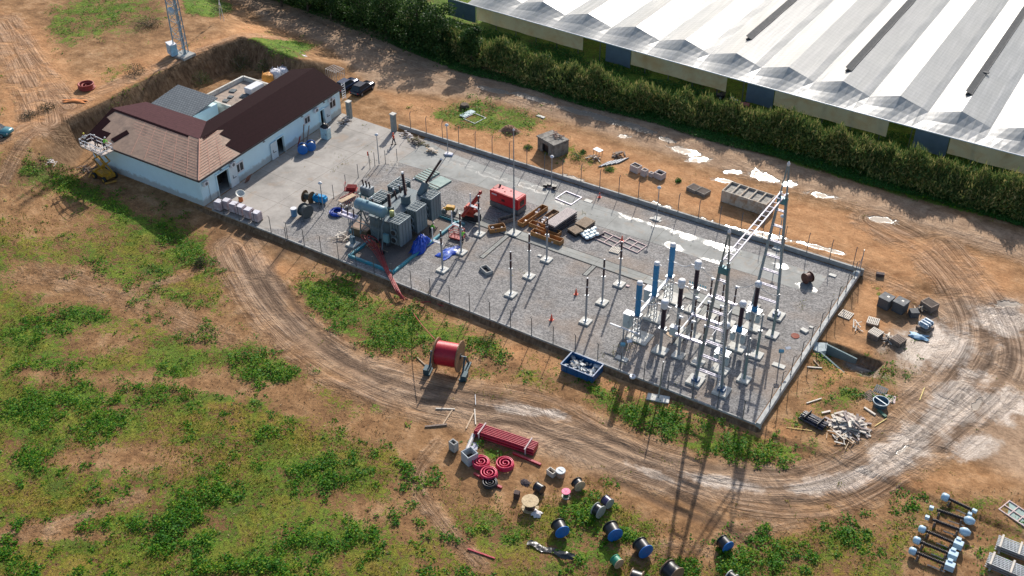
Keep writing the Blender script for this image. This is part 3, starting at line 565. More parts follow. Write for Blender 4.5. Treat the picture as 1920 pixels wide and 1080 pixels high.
tag(leaves('reed_plumes', np.stack([x, y, top+.15+.35*r.random(n)], 1), .6+.5*r.random(n), REED, up=1.2, aspect=.10, dirs=np.stack([r.normal(size=n)*.3, r.normal(size=n)*.3, np.ones(n)], 1)), 'pale plumes standing out of the top of the reed hedge', 'reeds', kind='stuff')
n = 45000; x, _, r = band(n, -140, 12, 0, 1, 22); y = np.where(x < -92, 123.9+(-92-x)*.15, 123.7+.3*np.sin(x*.3))+r.random(n)*2.6
P = np.stack([x, y, .05+.3*r.random(n)], 1); tag(leaves('verge_grass', P, .26, HEDB, up=.1, aspect=.5, flat=.4), 'dark green verge along the foot of the reed hedge', 'grass', kind='stuff')
n = 28000; x, y, r = band(n, -110, 12, 130.2, 139.5, 23); k = vnoise(x, y, 3, 41) > .45
tag(leaves('ditch_weeds', np.stack([x, y, .1+.5*r.random(n)*vnoise(x, y, 1, 42)], 1)[k], .35, HEDB, up=.3, aspect=.4), 'green weeds between the hedge and the greenhouse wall', 'weeds', kind='stuff')
n = 60000; x, _, r = band(n, -150, -92, 0, 1, 25); y = 127.4+(-92-x)*.14+r.normal(size=n)*2.0+1.2
top = (1.0+2.8*vnoise(x, y, 4.5, 34)+1.6*vnoise(x, y, 1.6, 35))*sstep(-90, -97, x); u = r.random(n)**.55; P = np.stack([x, y, u*top], 1)
tag(leaves('dark_scrub', P, .3+.3*r.random(n), TREEL, up=.15, aspect=.5), 'dense dark scrub filling in under the row of trees', 'scrub', kind='stuff')
# trees at the left end of the hedge
BARK = mat('bark', (.09, .065, .045), .9, 0, .3, 5, None, .4)
def tree(label, x, y, h, rad, nl=2900, m=TREEL, group=None, ls=.42):
    t = thing('tree', label, 'tree', (x, y, float(height(x, y))), 0, group); tr = MB(); seeds = []
    tr.tube([(0, 0, -.2), (.1, .05, h*.3), (.0, .1, h*.6), (.1, 0, h*.85)], [.22, .17, .1, .04], 7)
    for i in range(9):
        a = i*2.4+random.random(); z0 = h*(.08+.08*i); q = Vector((math.cos(a)*rad*random.uniform(.45, .8), math.sin(a)*rad*random.uniform(.45, .8), z0+h*.22))
        tr.tube([(0.05, .05, z0), tuple(Vector((0, 0, z0))*.4+q*.6), tuple(q)], [.09, .05, .02], 5); seeds.append((q, rad*random.uniform(.34, .55)))
    seeds.append((Vector((.1, 0, h*.9)), rad*.5)); seeds.append((Vector((-.3, .2, h*.62)), rad*.6))
    tr.build('trunk', BARK, t); PP = []
    for q, rr in seeds:
        d = rng.normal(size=(nl//len(seeds), 3)); d /= np.linalg.norm(d, axis=1)[:, None]; d *= (rng.random(len(d))**.45)[:, None]*rr*[1.15, 1.15, .95]
        PP.append(d+np.array(q))
    PP = np.concatenate(PP); PP[:, 2] = np.maximum(PP[:, 2], .3); leaves('crown', PP, ls, m, t, up=.1, aspect=.5); return t
TREEP = [(-137, 131.5, 6.4, 2.9, 'dark broad tree at the far left end of the tree row'), (-131, 130.6, 5.6, 2.6, 'second dark tree from the left end of the tree row'), (-125.5, 131.2, 6.2, 2.8, 'tall dark tree third from the left in the tree row'), (-119.5, 130.3, 5.4, 2.6, 'rounded dark tree fourth from the left in the tree row'), (-113.5, 131.0, 6.6, 3.0, 'big dark tree in the middle of the tree row'), (-107.5, 130.0, 5.6, 2.5, 'dark tree left of the pale gap in the tree row'), (-101.5, 130.6, 6.6, 3.0, 'largest dark tree at the left corner of the greenhouse'), (-96.5, 129.2, 6.0, 2.4, 'narrow dark tree where the reed hedge begins'), (-89.5, 128.4, 4.6, 1.7, 'small rounded dark tree standing within the reeds'), (-143, 134, 6.0, 3.0, 'dark tree cut by the upper edge of the picture at the left end')]
for xx, yy, h, rr, lab in TREEP: tree(lab, xx, yy-2.0, h*1.28, rr*1.15, group='trees at the left end of the hedge')
# ---------------------------------------------------------------- greenhouse
def film_mat():
    m, t, b = nodes('greenhouse_film'); L = t.links.new; v = coords(t)
    ns = noise(t, coords(t, (2.2, .10, 1)), 1.0, 6, .7, .3); nf2 = noise(t, coords(t, (5, .25, 1)), 1.0, 5, .7); nb2 = noise(t, v, .08, 5, .6, .6)
    wv = t.nodes.new('ShaderNodeTexWave'); wv.wave_type = 'BANDS'; wv.bands_direction = 'Y'; wv.inputs['Scale'].default_value = .31; wv.inputs['Distortion'].default_value = .4; L(v, wv.inputs[0])
    d = math_(t, 'ADD', math_(t, 'MULTIPLY', ns, .55), math_(t, 'MULTIPLY', nf2, .45))
    c = ramp(t, d, [(.34, (.28, .295, .295)), (.50, (.38, .39, .385)), (.64, (.52, .52, .515))])
    c = mixc(t, .35, c, ramp(t, wv.outputs[0], [(.0, .6), (.25, 1.0)]), 'MULTIPLY')
    L(c, b.inputs['Base Color'])
    rr = ramp(t, math_(t, 'ADD', math_(t, 'MULTIPLY', d, .6), math_(t, 'MULTIPLY', nb2, .4)), [(.36, .58), (.56, .36)]); L(rr, b.inputs['Roughness'])
    b.inputs['Specular IOR Level'].default_value = .8
    tr = t.nodes.new('ShaderNodeBsdfTranslucent'); tr.inputs[0].default_value = (.8, .82, .8, 1); mx = t.nodes.new('ShaderNodeMixShader'); mx.inputs[0].default_value = .2; L(b.outputs[0], mx.inputs[1]); L(tr.outputs[0], mx.inputs[2]); L(mx.outputs[0], t.nodes['Material Output'].inputs[0]); bump(t, b, math_(t, 'ADD', d, math_(t, 'MULTIPLY', wv.outputs[0], .2)), .35, .08); return m
FILM = film_mat()
PANEL = mat('stained_tan_sheet', (.80, .77, .60), .6, 0, .12, .7, (.60, .30, .10), .1, .35)
for m_ in (PANEL,):
    t_ = m_.node_tree; tr_ = t_.nodes.new('ShaderNodeBsdfTranslucent'); tr_.inputs[0].default_value = (.75, .70, .5, 1); mx_ = t_.nodes.new('ShaderNodeMixShader'); mx_.inputs[0].default_value = .6
    t_.links.new(t_.nodes['Principled BSDF'].outputs[0], mx_.inputs[1]); t_.links.new(tr_.outputs[0], mx_.inputs[2]); t_.links.new(mx_.outputs[0], t_.nodes['Material Output'].inputs[0])
BLUEP = mat('blue_grey_sheet', (.13, .17, .22), .6, 0, .12, .8)
BATT = mat('white_gutter', (.8, .8, .8), .4, 0, .05, 1)
gh = thing('greenhouse', 'vast plastic greenhouse with white film gables behind the reed hedge', 'greenhouse', (0, 0, 0))
def eaveY(x): return 135.15+(max(0, -10.6-x))**1.32*.0137
ridges = [-95.6, -87.1, -78.3, -69.5, -60.9, -52.4, -44.2, -36.1, -28.0, -19.8, -11.6, -3.4, 4.8]
EZ, RZ, VZ = 3.3, 5.15, 4.0
for i, xr in enumerate(ridges):
    xl = (ridges[i-1]+xr)/2 if i else xr-4.2; xq = (ridges[i+1]+xr)/2 if i < len(ridges)-1 else xr+4.1; mb = MB(); L_ = 62
    ys = [0, 2.2, 4.3]+[4.3+4.6*k for k in range(1, 13)]; prof = []
    for j, yo in enumerate(ys):
        f_ = min(1, yo/4.3); row = []
        for k in range(9):
            s = k/8*2-1; xx = xr+s*((xr-xl) if s < 0 else (xq-xr)); arch = (1-abs(s))**1.08
            zz = EZ+(VZ-EZ)*f_+(RZ-VZ)*arch*f_**1.3-(.035 if (j % 2 and 0 < k < 8) else 0)
            if abs(s) > .99: zz -= .12*f_
            row.append((xx, eaveY(xx)+yo-(.0), zz))
        prof.append(row)
    vs = [p for row in prof for p in row]; fs = [(j*9+k, j*9+k+1, (j+1)*9+k+1, (j+1)*9+k) for j in range(len(ys)-1) for k in range(8)]
    mb.add(vs, fs); o = mb.build('roof_span', FILM, gh)
    if i in (5, 7, 9, 3):           # open ridge vents
        e0 = eaveY(xr)+ {3: 25, 5: 10, 7: 8, 9: 10}[i]; v_ = MB()
        v_.add([(xr-.1, e0, RZ+.05), (xr-.1, e0+40, RZ+.05), (xr-1.0, e0+40, RZ+.42), (xr-1.0, e0, RZ+.42)], [(0, 1, 2, 3)])
        v_.beam((xr-.1, e0, RZ+.04), (xr-.1, e0+40, RZ+.04), .12); v_.box((xr-.55, e0+20, RZ-.12), (.75, 40, .2)); v_.build('ridge_vent', mat('vent_shadow_net', (.05, .055, .06), .8, 0, .3, 2), gh)
for a, b_, kind in ((-104, -98.0, 'b'), (-97.87, -76.6, 't'), (-72.36, -67.9, 'b'), (-67.8, -51.7, 't'), (-48.47, -44.3, 'b'), (-44.2, -27.8, 't'), (-24.18, -19.75, 'b'), (-19.65, -3, 't'), (0.5, 5, 'b')):
    mb = MB(); seg = max(2, int((b_-a)/2)); z0 = .95 if kind == 't' else .35
    for k in range(seg):
        xa = a+(b_-a)*k/seg; xb = a+(b_-a)*(k+1)/seg; q = .12*math.sin(k*2.1)
        mb.add([(xa, eaveY(xa)-.05, z0+q*.5), (xb, eaveY(xb)-.05, z0+.12*math.sin((k+1)*2.1)*.5), (xb, eaveY(xb)-.02, EZ-.02), (xa, eaveY(xa)-.02, EZ-.02), (xa, eaveY(xa)+.03, z0), (xb, eaveY(xb)+.03, z0)], [(0, 1, 2, 3), (0, 4, 5, 1)])
    mb.build('side_sheet', PANEL if kind == 't' else BLUEP, gh)
gt = MB(); pts = [(x, eaveY(x)-.12, EZ+.02) for x in range(-104, 12, 4)]; gt.tube(pts, .09, 6); gt.build('eave_gutter', BATT, gh)
for x in np.arange(-102, 10, 4.07): ps = MB(); ps.beam((x, eaveY(x)+.15, 0), (x, eaveY(x)+.15, EZ), .1); ps.build('post', DSTEEL, gh)
# ---------------------------------------------------------------- main building
WALLW = mat('white_render_blue_shade', (.64, .85, .93), .75, 0, .04, .8)  # white render with the bluish shade put into its base colour
t_ = WALLW.node_tree; b_ = t_.nodes['Principled BSDF']; src_ = b_.inputs['Base Color'].links[0].from_socket; tc_ = t_.nodes.new('ShaderNodeTexCoord'); sx_ = t_.nodes.new('ShaderNodeSeparateXYZ'); t_.links.new(tc_.outputs['Object'], sx_.inputs[0])
lv_ = math_(t_, 'ADD', sx_.outputs[2], math_(t_, 'MULTIPLY', noise(t_, tc_.outputs['Object'], 1.3, 6, .7), -1.3)); t_.links.new(mixc(t_, ramp(t_, lv_, [(0.0, .55), (.35, 0.0)]), src_, (.30, .22, .15)), b_.inputs['Base Color'])
def membrane(name, base, lines):
    m, t, b = nodes(name); v = coords(t); n = noise(t, v, 3, 6, .7); c = ramp(t, n, [(.3, tuple(x*.75 for x in base)), (.7, tuple(x*1.3 for x in base))])
    wv = t.nodes.new('ShaderNodeTexWave'); wv.bands_direction = lines; wv.inputs['Scale'].default_value = .5; wv.inputs['Distortion'].default_value = .5; t.links.new(v, wv.inputs[0])
    c = mixc(t, .5, c, ramp(t, wv.outputs[0], [(0.0, .65), (.15, 1.0)]), 'MULTIPLY'); t.links.new(c, b.inputs['Base Color']); b.inputs['Roughness'].default_value = .85; b.inputs['Specular IOR Level'].default_value = .06; bump(t, b, n, .2, .03); return m
MEMB = membrane('brown_roof_tiles', (.017, .0045, .0065), 'X'); MEMB2 = membrane('purple_roof_sheet', (.06, .026, .03), 'Y')
PLY = mat('tan_board', (.36, .24, .17), .75, 0, .15, 2.5, (.22, .15, .11), .15); PINK = mat('pink_batten', (.55, .29, .21), .7, 0, .1, 3)
bd = thing('utility_building', 'long white single storey building with hipped brown roof being tiled', 'building', (0, 0, 0))
E1, E2, E3, E4, E6, E5 = [Vector(p) for p in ((-93.6, 74.1, 4), (-114.3, 73.9, 4), (-115.7, 85.5, 4), (-104.3, 85.8, 4), (-105.8, 104.1, 4), (-95.7, 103.6, 4))]
R1, R2, R3 = Vector((-114.9, 79.5, 5.8)), Vector((-98.6, 79.5, 5.8)), Vector((-100.6, 103.4, 5.8))
W1, W2, W3, W4, W6, W5 = [(-94.05, 74.5), (-113.9, 74.3), (-115.2, 85.1), (-104.0, 85.3), (-105.3, 103.7), (-96.1, 103.2)]
fp = [W1, W5, W6, W4, W3, W2]
DOORS = [(.095, .175, 3.0, 'big'), (.50, .555, 2.5, 'd'), (.83, .865, 2.5, 'd2')]
wl = MB(); 
def wallseg(a, b, z0, z1, th=.25):
    a = Vector((*a, 0)); b = Vector((*b, 0)); d = (b-a).normalized(); nrm = Vector((-d.y, d.x, 0))
    wl.add([tuple(a+Vector((0, 0, z0))), tuple(b+Vector((0, 0, z0))), tuple(b+Vector((0, 0, z1))), tuple(a+Vector((0, 0, z1)))]+[tuple(p+nrm*th) for p in (a+Vector((0, 0, z0)), b+Vector((0, 0, z0)), b+Vector((0, 0, z1)), a+Vector((0, 0, z1)))], [(0, 1, 2, 3), (7, 6, 5, 4), (0, 4, 5, 1), (3, 2, 6, 7), (0, 3, 7, 4), (1, 5, 6, 2)])
A_, B_ = Vector((*W1, 0)), Vector((*W5, 0)); cur = 0
def FP(t, out=0, z=0): p = A_.lerp(B_, t); d = (B_-A_).normalized(); return Vector((p.x+d.y*out, p.y-d.x*out, z))
for t0, t1, hh_, _k in DOORS:
    wallseg(FP(cur)[:2], FP(t0)[:2], 0, 3.98); wallseg(FP(t0)[:2], FP(t1)[:2], hh_, 3.98); cur = t1
wallseg(FP(cur)[:2], W5, 0, 3.98)
for i in range(1, 6): wallseg(fp[i], fp[(i+1) % 6], 0, 3.98)
wl.build('wall', WALLW, bd)
fl = MB(); fl.prism([(p[0]*.998-.2, p[1]) for p in (W1, W5, W6, W4, W3, W2)], .02, .06); fl.build('floor', CONC, bd)
def roofpoly(name, pts, m, off=0.0, th=.10):
    pts = [Vector(p) for p in pts]; nrm = (pts[1]-pts[0]).cross(pts[2]-pts[0]).normalized(); nrm = nrm if nrm.z > 0 else -nrm
    q = [p+nrm*off for p in pts]; n = len(q); mb = MB(); mb.add([tuple(p) for p in q]+[tuple(p-Vector((0, 0, th))) for p in q], [tuple(range(n)), tuple(range(2*n-1, n-1, -1))]+[(k, n+k, n+(k+1) % n, (k+1) % n) for k in range(n)])
    return mb.build(name, m, bd)
def lp(a, b, t): return Vector(a).lerp(Vector(b), t)
# boarded slopes first, brown sheets laid over them where the photo shows them
roofpoly('boarded_slope', [E2, E1, R2, R1], PLY, 0, .14)
roofpoly('boarded_slope', [E1, E5, R3, R2], PLY, 0, .14)
roofpoly('roof_slope', [R1, R2, E4, E3], MEMB2, .03)
roofpoly('roof_slope', [R2, R3, E6, E4], MEMB, .03)
roofpoly('gable_end', [E6, R3, E5], MEMB, .0); roofpoly('gable_end', [E2, R1, E3], MEMB, 0)
def onS(o, u, v, W): return Vector(o)+Vector(u)+Vector(v)
def SL(a0, a1, b0, b1, u, v): return lp(lp(a0, a1, u), lp(b0, b1, u), v)   # u along the eave, v up the slope
S1 = lambda u, v: SL(E2, E1, R1, R2, u, v); S2 = lambda u, v: SL(E1, E5, R2, R3, u, v)
roofpoly('tiles_and_shade', [S2(.265, 0), S2(1, 0), S2(1, 1), S2(.02, 1), S2(.03, .91), S2(.14, .96), S2(.19, .86), S2(.15, .82), S2(.225, .50), S2(.18, .45)], MEMB, .05)
roofpoly('tiles_and_shade', [S1(0, 0), S1(.15, 0), S1(.158, .2), S1(.165, .36), S1(.07, .36), S1(.085, .66), S1(.02, .72), S1(.05, .95), S1(.88, .95), S1(.88, 1.0), S1(0, 1)], MEMB, .05)  # tiles, plus a dark strip standing in for the ridge cap's shadow
roofpoly('tile_pack', [S1(.20, .22), S1(.24, .17), S1(.315, .52), S1(.278, .58)], MEMB, .07)
bt = MB()
for k in range(1, 14):
    v = k/14; u0 = .45-.02*k if k < 99 else .3; bt.beam(S1(max(.30, .62-.03*k), v)+Vector((0, 0, .012)), S1(.995, v)+Vector((0, 0, .012)), .045, .012)
for u in (.40, .52, .64, .76, .88): bt.beam(S1(u+.02, .02)+Vector((0, 0, .07)), S1(u, min(1, .97)), .05, .015)
for k in range(1, 14):
    v = k/14; bt.beam(S2(.005, v)+Vector((0, 0, .05)), S2(.235-.10*v if v < .48 else .16, v), .075, .015)
for u in (.07, .14): bt.beam(S2(u, .02)+Vector((0, 0, .07)), S2(u-.02, .8 if u > .1 else .9), .06, .015)
bt.beam(E1+Vector((0, 0, .06)), R2+Vector((0, 0, .08)), .12)
bt.build('roof_battens', PINK, bd)
fa = MB()
for a, b in ((E2, E1), (E1, E5), (E3, E4), (E4, E6), (E2, E3), (E5, E6)): fa.beam(a-Vector((0, 0, .12)), b-Vector((0, 0, .12)), .09, .26)
fa.build('eave_fascia', mat('dark_eave', (.06, .045, .045), .6, 0, .2, 3), bd)
# facade: doors, windows, air conditioners
DOORM = mat('pale_blue_steel_door', (.60, .68, .72), .5, 0, .05, 2)
face_d = (B_-A_).normalized(); FRZ = math.atan2(face_d.y, face_d.x)
def fbox(mb, t, out, z, sx, sy, sz): mb.box(FP(t, out, z), (sx, sy, sz), FRZ); return mb
for t0, t1, hh_, k_ in DOORS:
    ln = 28.7*(t1-t0); fr = MB(); fbox(fr, t0, .03, hh_/2, .12, .3, hh_); fbox(fr, t1, .03, hh_/2, .12, .3, hh_); fbox(fr, (t0+t1)/2, .03, hh_+.05, ln+.2, .3, .14)
    dk = MB(); dkp = [FP(t0, -3, .07), FP(t1, -3, .07)]; dk.box(FP((t0+t1)/2, -2.0, hh_/2+.1), (ln+1.2, .05, hh_), FRZ); dk.build('interior_shade_wall', mat('dim_interior', (.04, .035, .03), .9), bd)  # dark panel behind the doorway, room shade put into its colour
    f_ = fr.build('door_frame', WALLW, bd)
    lf = MB(); w_ = 1.4 if k_ == 'big' else 1.25; tt = t1+(w_*.52)/28.7 if k_ != 'd' else t0-(w_*.52)/28.7; fbox(lf, tt, .16, hh_/2+.02, w_, .07, hh_-.1)
    d_ = lf.build('door', DOORM, bd, .01); hn = MB(); fbox(hn, tt, .25, hh_*.42, .55, .04, .05); fbox(hn, tt-.009, .25, hh_*.5, .04, .04, .4); hn.build('handle', BLACKP, d_)
for t_, z_, s in ((.245, 2.05, 1.3), (.735, 2.4, 1.0), (.935, 2.3, 1.2)):
    f_ = MB(); fbox(f_, t_, .03, z_, s+.25, .12, s+.2); fo = f_.build('window', WHITE, bd)
    for q in (-.27, .27): g_ = MB(); fbox(g_, t_+q*s/28.7, .1, z_, s*.42, .03, s*.8); g_.build('pane', GLASS, fo)
for t_, z_ in ((.025, 3.0), (.20, 3.15), (.80, 3.1), (.915, 3.25)):
    a_ = MB(); fbox(a_, t_, .25, z_, .85, .35, .6); ao = a_.build('air_conditioner', WHITE, bd, .03); f_ = MB(); p = FP(t_, .44, z_); q = FP(t_, .40, z_); f_.cyl(q, p, .22, .22, 16); f_.build('fan_grille', DSTEEL, ao)
for t_ in (.13, .42, .70, .87):
    a_ = MB(); fbox(a_, t_, .14, 3.35, .3, .2, .16); a_.build('wall_lamp', STEEL, bd, .02)
for t_ in (.045, .19): pp = MB(); pp.tube([FP(t_, .06, 0), FP(t_, .06, 2.8)], .03); pp.build('conduit', STEEL, bd)
# ---------------------------------------------------------------- annex behind the building
an = thing('walled_annex', 'roofless grey annex with white parapet walls behind the long roof', 'annex', (0, 0, 0))
q = [tuple(G(*p, 3.0))[:2] for p in ((398, 184), (447, 152), (560, 172))]
x0, y0 = -112.3, 92.5; x1, y1 = -106.6, 100.6
pr = MB(); T_ = 2.8
for c, d in (((x0, (y0+y1)/2, T_/2), (.3, y1-y0, T_)), (((x0+x1)/2, y1, T_/2), (x1-x0, .3, T_)), (((x0+x1)/2, y0, T_/2), (x1-x0, .3, T_)), ((x1, (y0+y1)/2, T_/2), (.3, y1-y0, T_))): pr.box(c, d)
pr.build('parapet_wall', PAD, an); fl = MB(); fl.box(((x0+x1)/2, (y0+y1)/2, 2.1), (x1-x0-.3, y1-y0-.3, .15)); fl.build('flat_roof', mat('tan_roof_dust', (.36, .28, .22), .9, 0, .25, 1, (.2, .17, .15), .2), an)
for a, b, s in ((.25, .55, .9), (.45, .35, .7), (.5, .2, .8), (.7, .5, 1.0)): ct = MB(); ct.box((x0+(x1-x0)*a, y0+(y1-y0)*b, 2.25), (s, s, .16), .3); ct.build('roof_hatch', mat('dark_hatch', (.09, .11, .12), .7), an)
cv = MB(); cv.box((x1-1.6, y1-2.0, 2.7), (1.4, 2.6, .9), .0); cv.build('white_housing', WHITE, an, .04)
sm = thing('small_outbuilding', 'small white outbuilding with grey tiled roof between the main building and the bank', 'outbuilding', (0, 0, 0))
b0 = MB(); b0.box((-112.3, 88.9, 1.5), (7.4, 5.6, 3.0)); b0.build('wall', WALLW, sm)
GT_ = None
def tilemat():
    m, t, b = nodes('grey_roof_tiles'); br = t.nodes.new('ShaderNodeTexBrick'); br.inputs['Scale'].default_value = 1; br.inputs['Brick Width'].default_value = .45; br.inputs['Row Height'].default_value = .4; br.inputs['Mortar Size'].default_value = .05
    br.inputs['Color1'].default_value = (.10, .12, .135, 1); br.inputs['Color2'].default_value = (.14, .165, .18, 1); br.inputs['Mortar'].default_value = (.04, .05, .06, 1); t.links.new(coords(t), br.inputs['Vector']); t.links.new(br.outputs[0], b.inputs['Base Color']); b.inputs['Roughness'].default_value = .6
    bump(t, b, br.outputs['Fac'], -.5, .05); return m
r_ = MB(); r_.add([(-116.3, 85.9, 3.0), (-108.4, 85.9, 3.0), (-108.4, 91.9, 3.9), (-116.3, 91.9, 3.9), (-116.3, 85.9, 2.9), (-108.4, 85.9, 2.9), (-108.4, 91.9, 3.8), (-116.3, 91.9, 3.8)], [(0, 1, 2, 3), (7, 6, 5, 4), (0, 4, 5, 1), (1, 5, 6, 2), (2, 6, 7, 3), (3, 7, 4, 0)]); r_.build('roof', tilemat(), sm)
# ================================================================ things in the yard
def base(px, py, z=None):
    return GT(px, py) if z is None else G(px, py, z)
# fence posts standing on the wall tops
def fence_post(label, loc, rz, group, h=2.2, bent=True):
    t = thing('fence_post', label, 'fence post', loc, rz, group); m = MB()
    m.tube([(0, 0, 0), (0, 0, h)]+([(0, .22, h+.25)] if bent else []), .042, 6); m.build('post', DSTEEL, t)
    c = MB(); c.box((0, 0, .02), (.16, .16, .03)); c.build('base_plate', DSTEEL, t); return t
fp0 = fence_post('grey fence post with bent top on the far wall beside the dirt road', (-84.3, 104.05, .53), 0, 'fence posts along the far wall')
for k in range(1, 24): dup(fp0, (-84.3+2.72*k, 104.05, .53))
fn0 = fence_post('thin grey fence post with bent top on the near wall facing the field', (-90.6, 74.45, .12), math.pi, 'fence posts along the near wall')
for k in range(1, 27): dup(fn0, (-90.6+2.62*k, 74.45, .12))
fs0 = fence_post('grey fence post on the pale side wall at the right end', (-20.9, 77.2, .38), -math.pi/2, 'fence posts along the right side wall')
for k in range(1, 10): dup(fs0, (-20.9, 77.2+2.75*k, .38))
fc = thing('fence_post', 'straight corner fence post where the far wall meets the side wall', 'fence post', (-20.9, 104.05, .53)); m = MB(); m.tube([(0, 0, 0), (0, 0, 2.5)], .05, 6); m.build('post', STEEL, fc); m = MB(); m.beam((0, -.1, 1.6), (0, -1.9, 0), .05); m.build('brace', STEEL, fc)
gp = [(537, 452), (570, 415), (600, 392), (626, 372), (649, 353), (672, 333), (694, 317), (703, 311), (723, 307), (745, 304)]
fg0 = None
for q in gp:
    if fg0 is None: fg0 = fence_post('short straight post along the slanting edge between yard and gravel', G(*q), 0, 'posts along the gravel edge', 2.0, False)
    else: dup(fg0, G(*q))
# gate pillars
def pillar(label, px, py, h):
    t = thing('gate_pillar', label, 'pillar', G(px, py)); m = MB(); m.box((0, 0, h/2), (.62, .62, h)); m.build('shaft', mat('grey_pillar_concrete', (.27, .30, .29), .85, 0, .15, 2, (.2, .2, .18)), t, .03)
    c = MB(); c.box((0, 0, h+.06), (.78, .78, .12)); c.build('cap', PAD, t, .02)
pillar('grey concrete gate pillar at the left end of the far fence wall', 739, 246, 2.6)
pillar('grey concrete gate pillar beside the rubble at the building corner', 656, 221, 2.5)
# cable trench covers
TRC = conc_mat('trench_cover_concrete', (.27, .275, .255), [])
def trench(label, x0, x1, y0, y1):
    t = thing('cable_trench', label, 'trench cover', ((x0+x1)/2, (y0+y1)/2, 0)); m = MB(); m.box((0, 0, .03), (x1-x0, y1-y0, .06)); m.build('cover_slab', TRC, t)
    e = MB(); lx, ly = x1-x0, y1-y0
    if lx > ly: e.box((0, -ly/2-.06, .02), (lx, .12, .03)); e.box((0, ly/2+.06, .02), (lx, .12, .03))
    else: e.box((-lx/2-.06, 0, .02), (.12, ly, .03)); e.box((lx/2+.06, 0, .02), (.12, ly, .03))
    e.build('joint_shadow', mat('dark_joint_shade', (.035, .035, .035), .9), t)  # dark strips stand in for the shadow along the slab edges
trench('long concrete cable trench cover running lengthwise through the gravel', -66.8, -27.0, 89.2, 90.7)
trench('narrow trench cover branching past the small grey hatch towards the near wall', -58.8, -58.35, 83.6, 89.05)
trench('narrow trench cover branching near the bundled post insulators', -47.0, -46.55, 86.9, 89.05)
trench('trench cover branch between the switchgear rows', -33.0, -32.4, 81.0, 88.9)
def slab(label, x, y, sx, sy, h=.12, rz=0, m=None, name='concrete_pad', cat='pad', z=0, group=None):
    o = MB().box((0, 0, h/2), (sx, sy, h)).build(name, m or PAD, None, .015); o.location = (x, y, z); o.rotation_euler.z = rz; return tag(o, label, cat, group)
# ------------------------------------------------ insulators and switchgear
def ribbed(mb, a, b, r, pitch=.16, n=10):
    a = Vector(a); b = Vector(b); L_ = (b-a).length; k = max(3, int(L_/pitch)); pr = [(r*.7, 0)]
    for i in range(k): z = L_*(i+.1)/k; dz = L_/k; pr += [(r*.72, z), (r*1.15, z+dz*.35), (r*1.12, z+dz*.5), (r*.72, z+dz*.6)]
    pr.append((r*.7, L_)); return mb.lathe(a, pr, n, tuple((b-a).normalized()))
def post_insul(label, px, py, group, hpole=3.35, hins=2.15, stub=False):
    t = thing('post_insulator', label, 'post insulator', G(px, py), 0, group)
    MB().box((0, 0, .10), (1.15, 1.15, .2)).build('footing', PAD, t, .02)
    p = MB(); p.cyl((0, 0, .2), (0, 0, .2+hpole), .115, .115, 10); p.box((0, 0, .23), (.4, .4, .05)); p.box((0, 0, .2+hpole), (.36, .36, .05)); p.build('pole', STEEL, t)
    z = .22+hpole; i_ = MB(); ribbed(i_, (0, 0, z), (0, 0, z+hins*.47), .12); ribbed(i_, (0, 0, z+hins*.53), (0, 0, z+hins), .11); io = i_.build('insulator', PORC, t)
    MB().cyl((0, 0, z+hins*.47), (0, 0, z+hins*.53), .1).build('metal_cap', WHITE, io); MB().cyl((0, 0, z+hins), (0, 0, z+hins+.06), .09).build('metal_cap', WHITE, io); return t
pi = ['nearest the far trench', 'in the middle', 'nearest the near wall']
post_insul('front post insulator of the left row of three, nearest the near wall', 958, 553, 'post insulators standing on the gravel')
post_insul('middle post insulator of the left row of three on the gravel', 992, 519, 'post insulators standing on the gravel')
post_insul('rear post insulator of the left row of three, beside the orange crates', 1025, 488, 'post insulators standing on the gravel')
post_insul('front post insulator of the right row of three, nearest the near wall', 1098, 604, 'post insulators standing on the gravel')
post_insul('middle post insulator of the right row of three on the gravel', 1129, 568, 'post insulators standing on the gravel')
post_insul('rear post insulator of the right row of three, beside the pale pallet frame', 1161, 534, 'post insulators standing on the gravel')
def arrester(label, px, py):
    t = post_insul(label, px, py, 'surge arresters in a row beside the transformer', 3.4, 1.75); t.name = 'surge_arrester'; t['category'] = 'surge arrester'
    b = MB(); b.box((-.62, 0, 3.62), (1.3, .12, .1)); b.box((-.62, .22, 3.62), (1.3, .06, .1)); b.build('bracket', WHITE, t); q = MB(); q.cyl((-1.2, .05, 3.6), (-1.2, .05, 5.3), .07, .07, 8); q.build('white_rod', WHITE, t)
arrester('near one of three bracketed surge arresters, beside the blue sheet on the gravel', 830, 507)
arrester('middle one of three bracketed surge arresters, beside the worker in green', 865, 474)
arrester('far one of three bracketed surge arresters, before the folded red boom lift', 899, 440)
def ct(label, x, y, rz=0):
    t = thing('current_transformer', label, 'current transformer', (x, y, 0), rz, 'current transformers with white domed heads')
    MB().box((0, 0, .1), (1.5, 1.3, .2)).build('footing', PAD, t, .02)
    p = MB(); p.cyl((0, 0, .2), (0, 0, 3.0), .16, .16, 12); p.box((0, 0, 3.03), (.7, .6, .1)); p.beam((-.5, 0, .2), (0, 0, 1.6), .06); p.box((.35, .0, 2.75), (.28, .3, .4)); p.build('pole', STEEL, t)
    i_ = MB(); ribbed(i_, (0, 0, 3.1), (0, 0, 5.5), .22, .14, 12); i_.build('insulator', PORC, t)
    h = MB(); h.lathe((0, 0, 5.5), [(.24, 0), (.36, .12), (.38, .35), (.33, .45), (.38, .55), (.40, .85), (.34, .98), (.15, 1.02)], 16); h.box((0, 0, 5.85), (1.5, .1, .06)); h.build('head', WHITE, t); return t
ct('near one of three brown current transformers with a white domed head', -33.6, 79.4)
ct('middle one of three brown current transformers with a white domed head', -33.7, 83.5)
ct('far one of three brown current transformers with a white domed head', -33.7, 87.4)
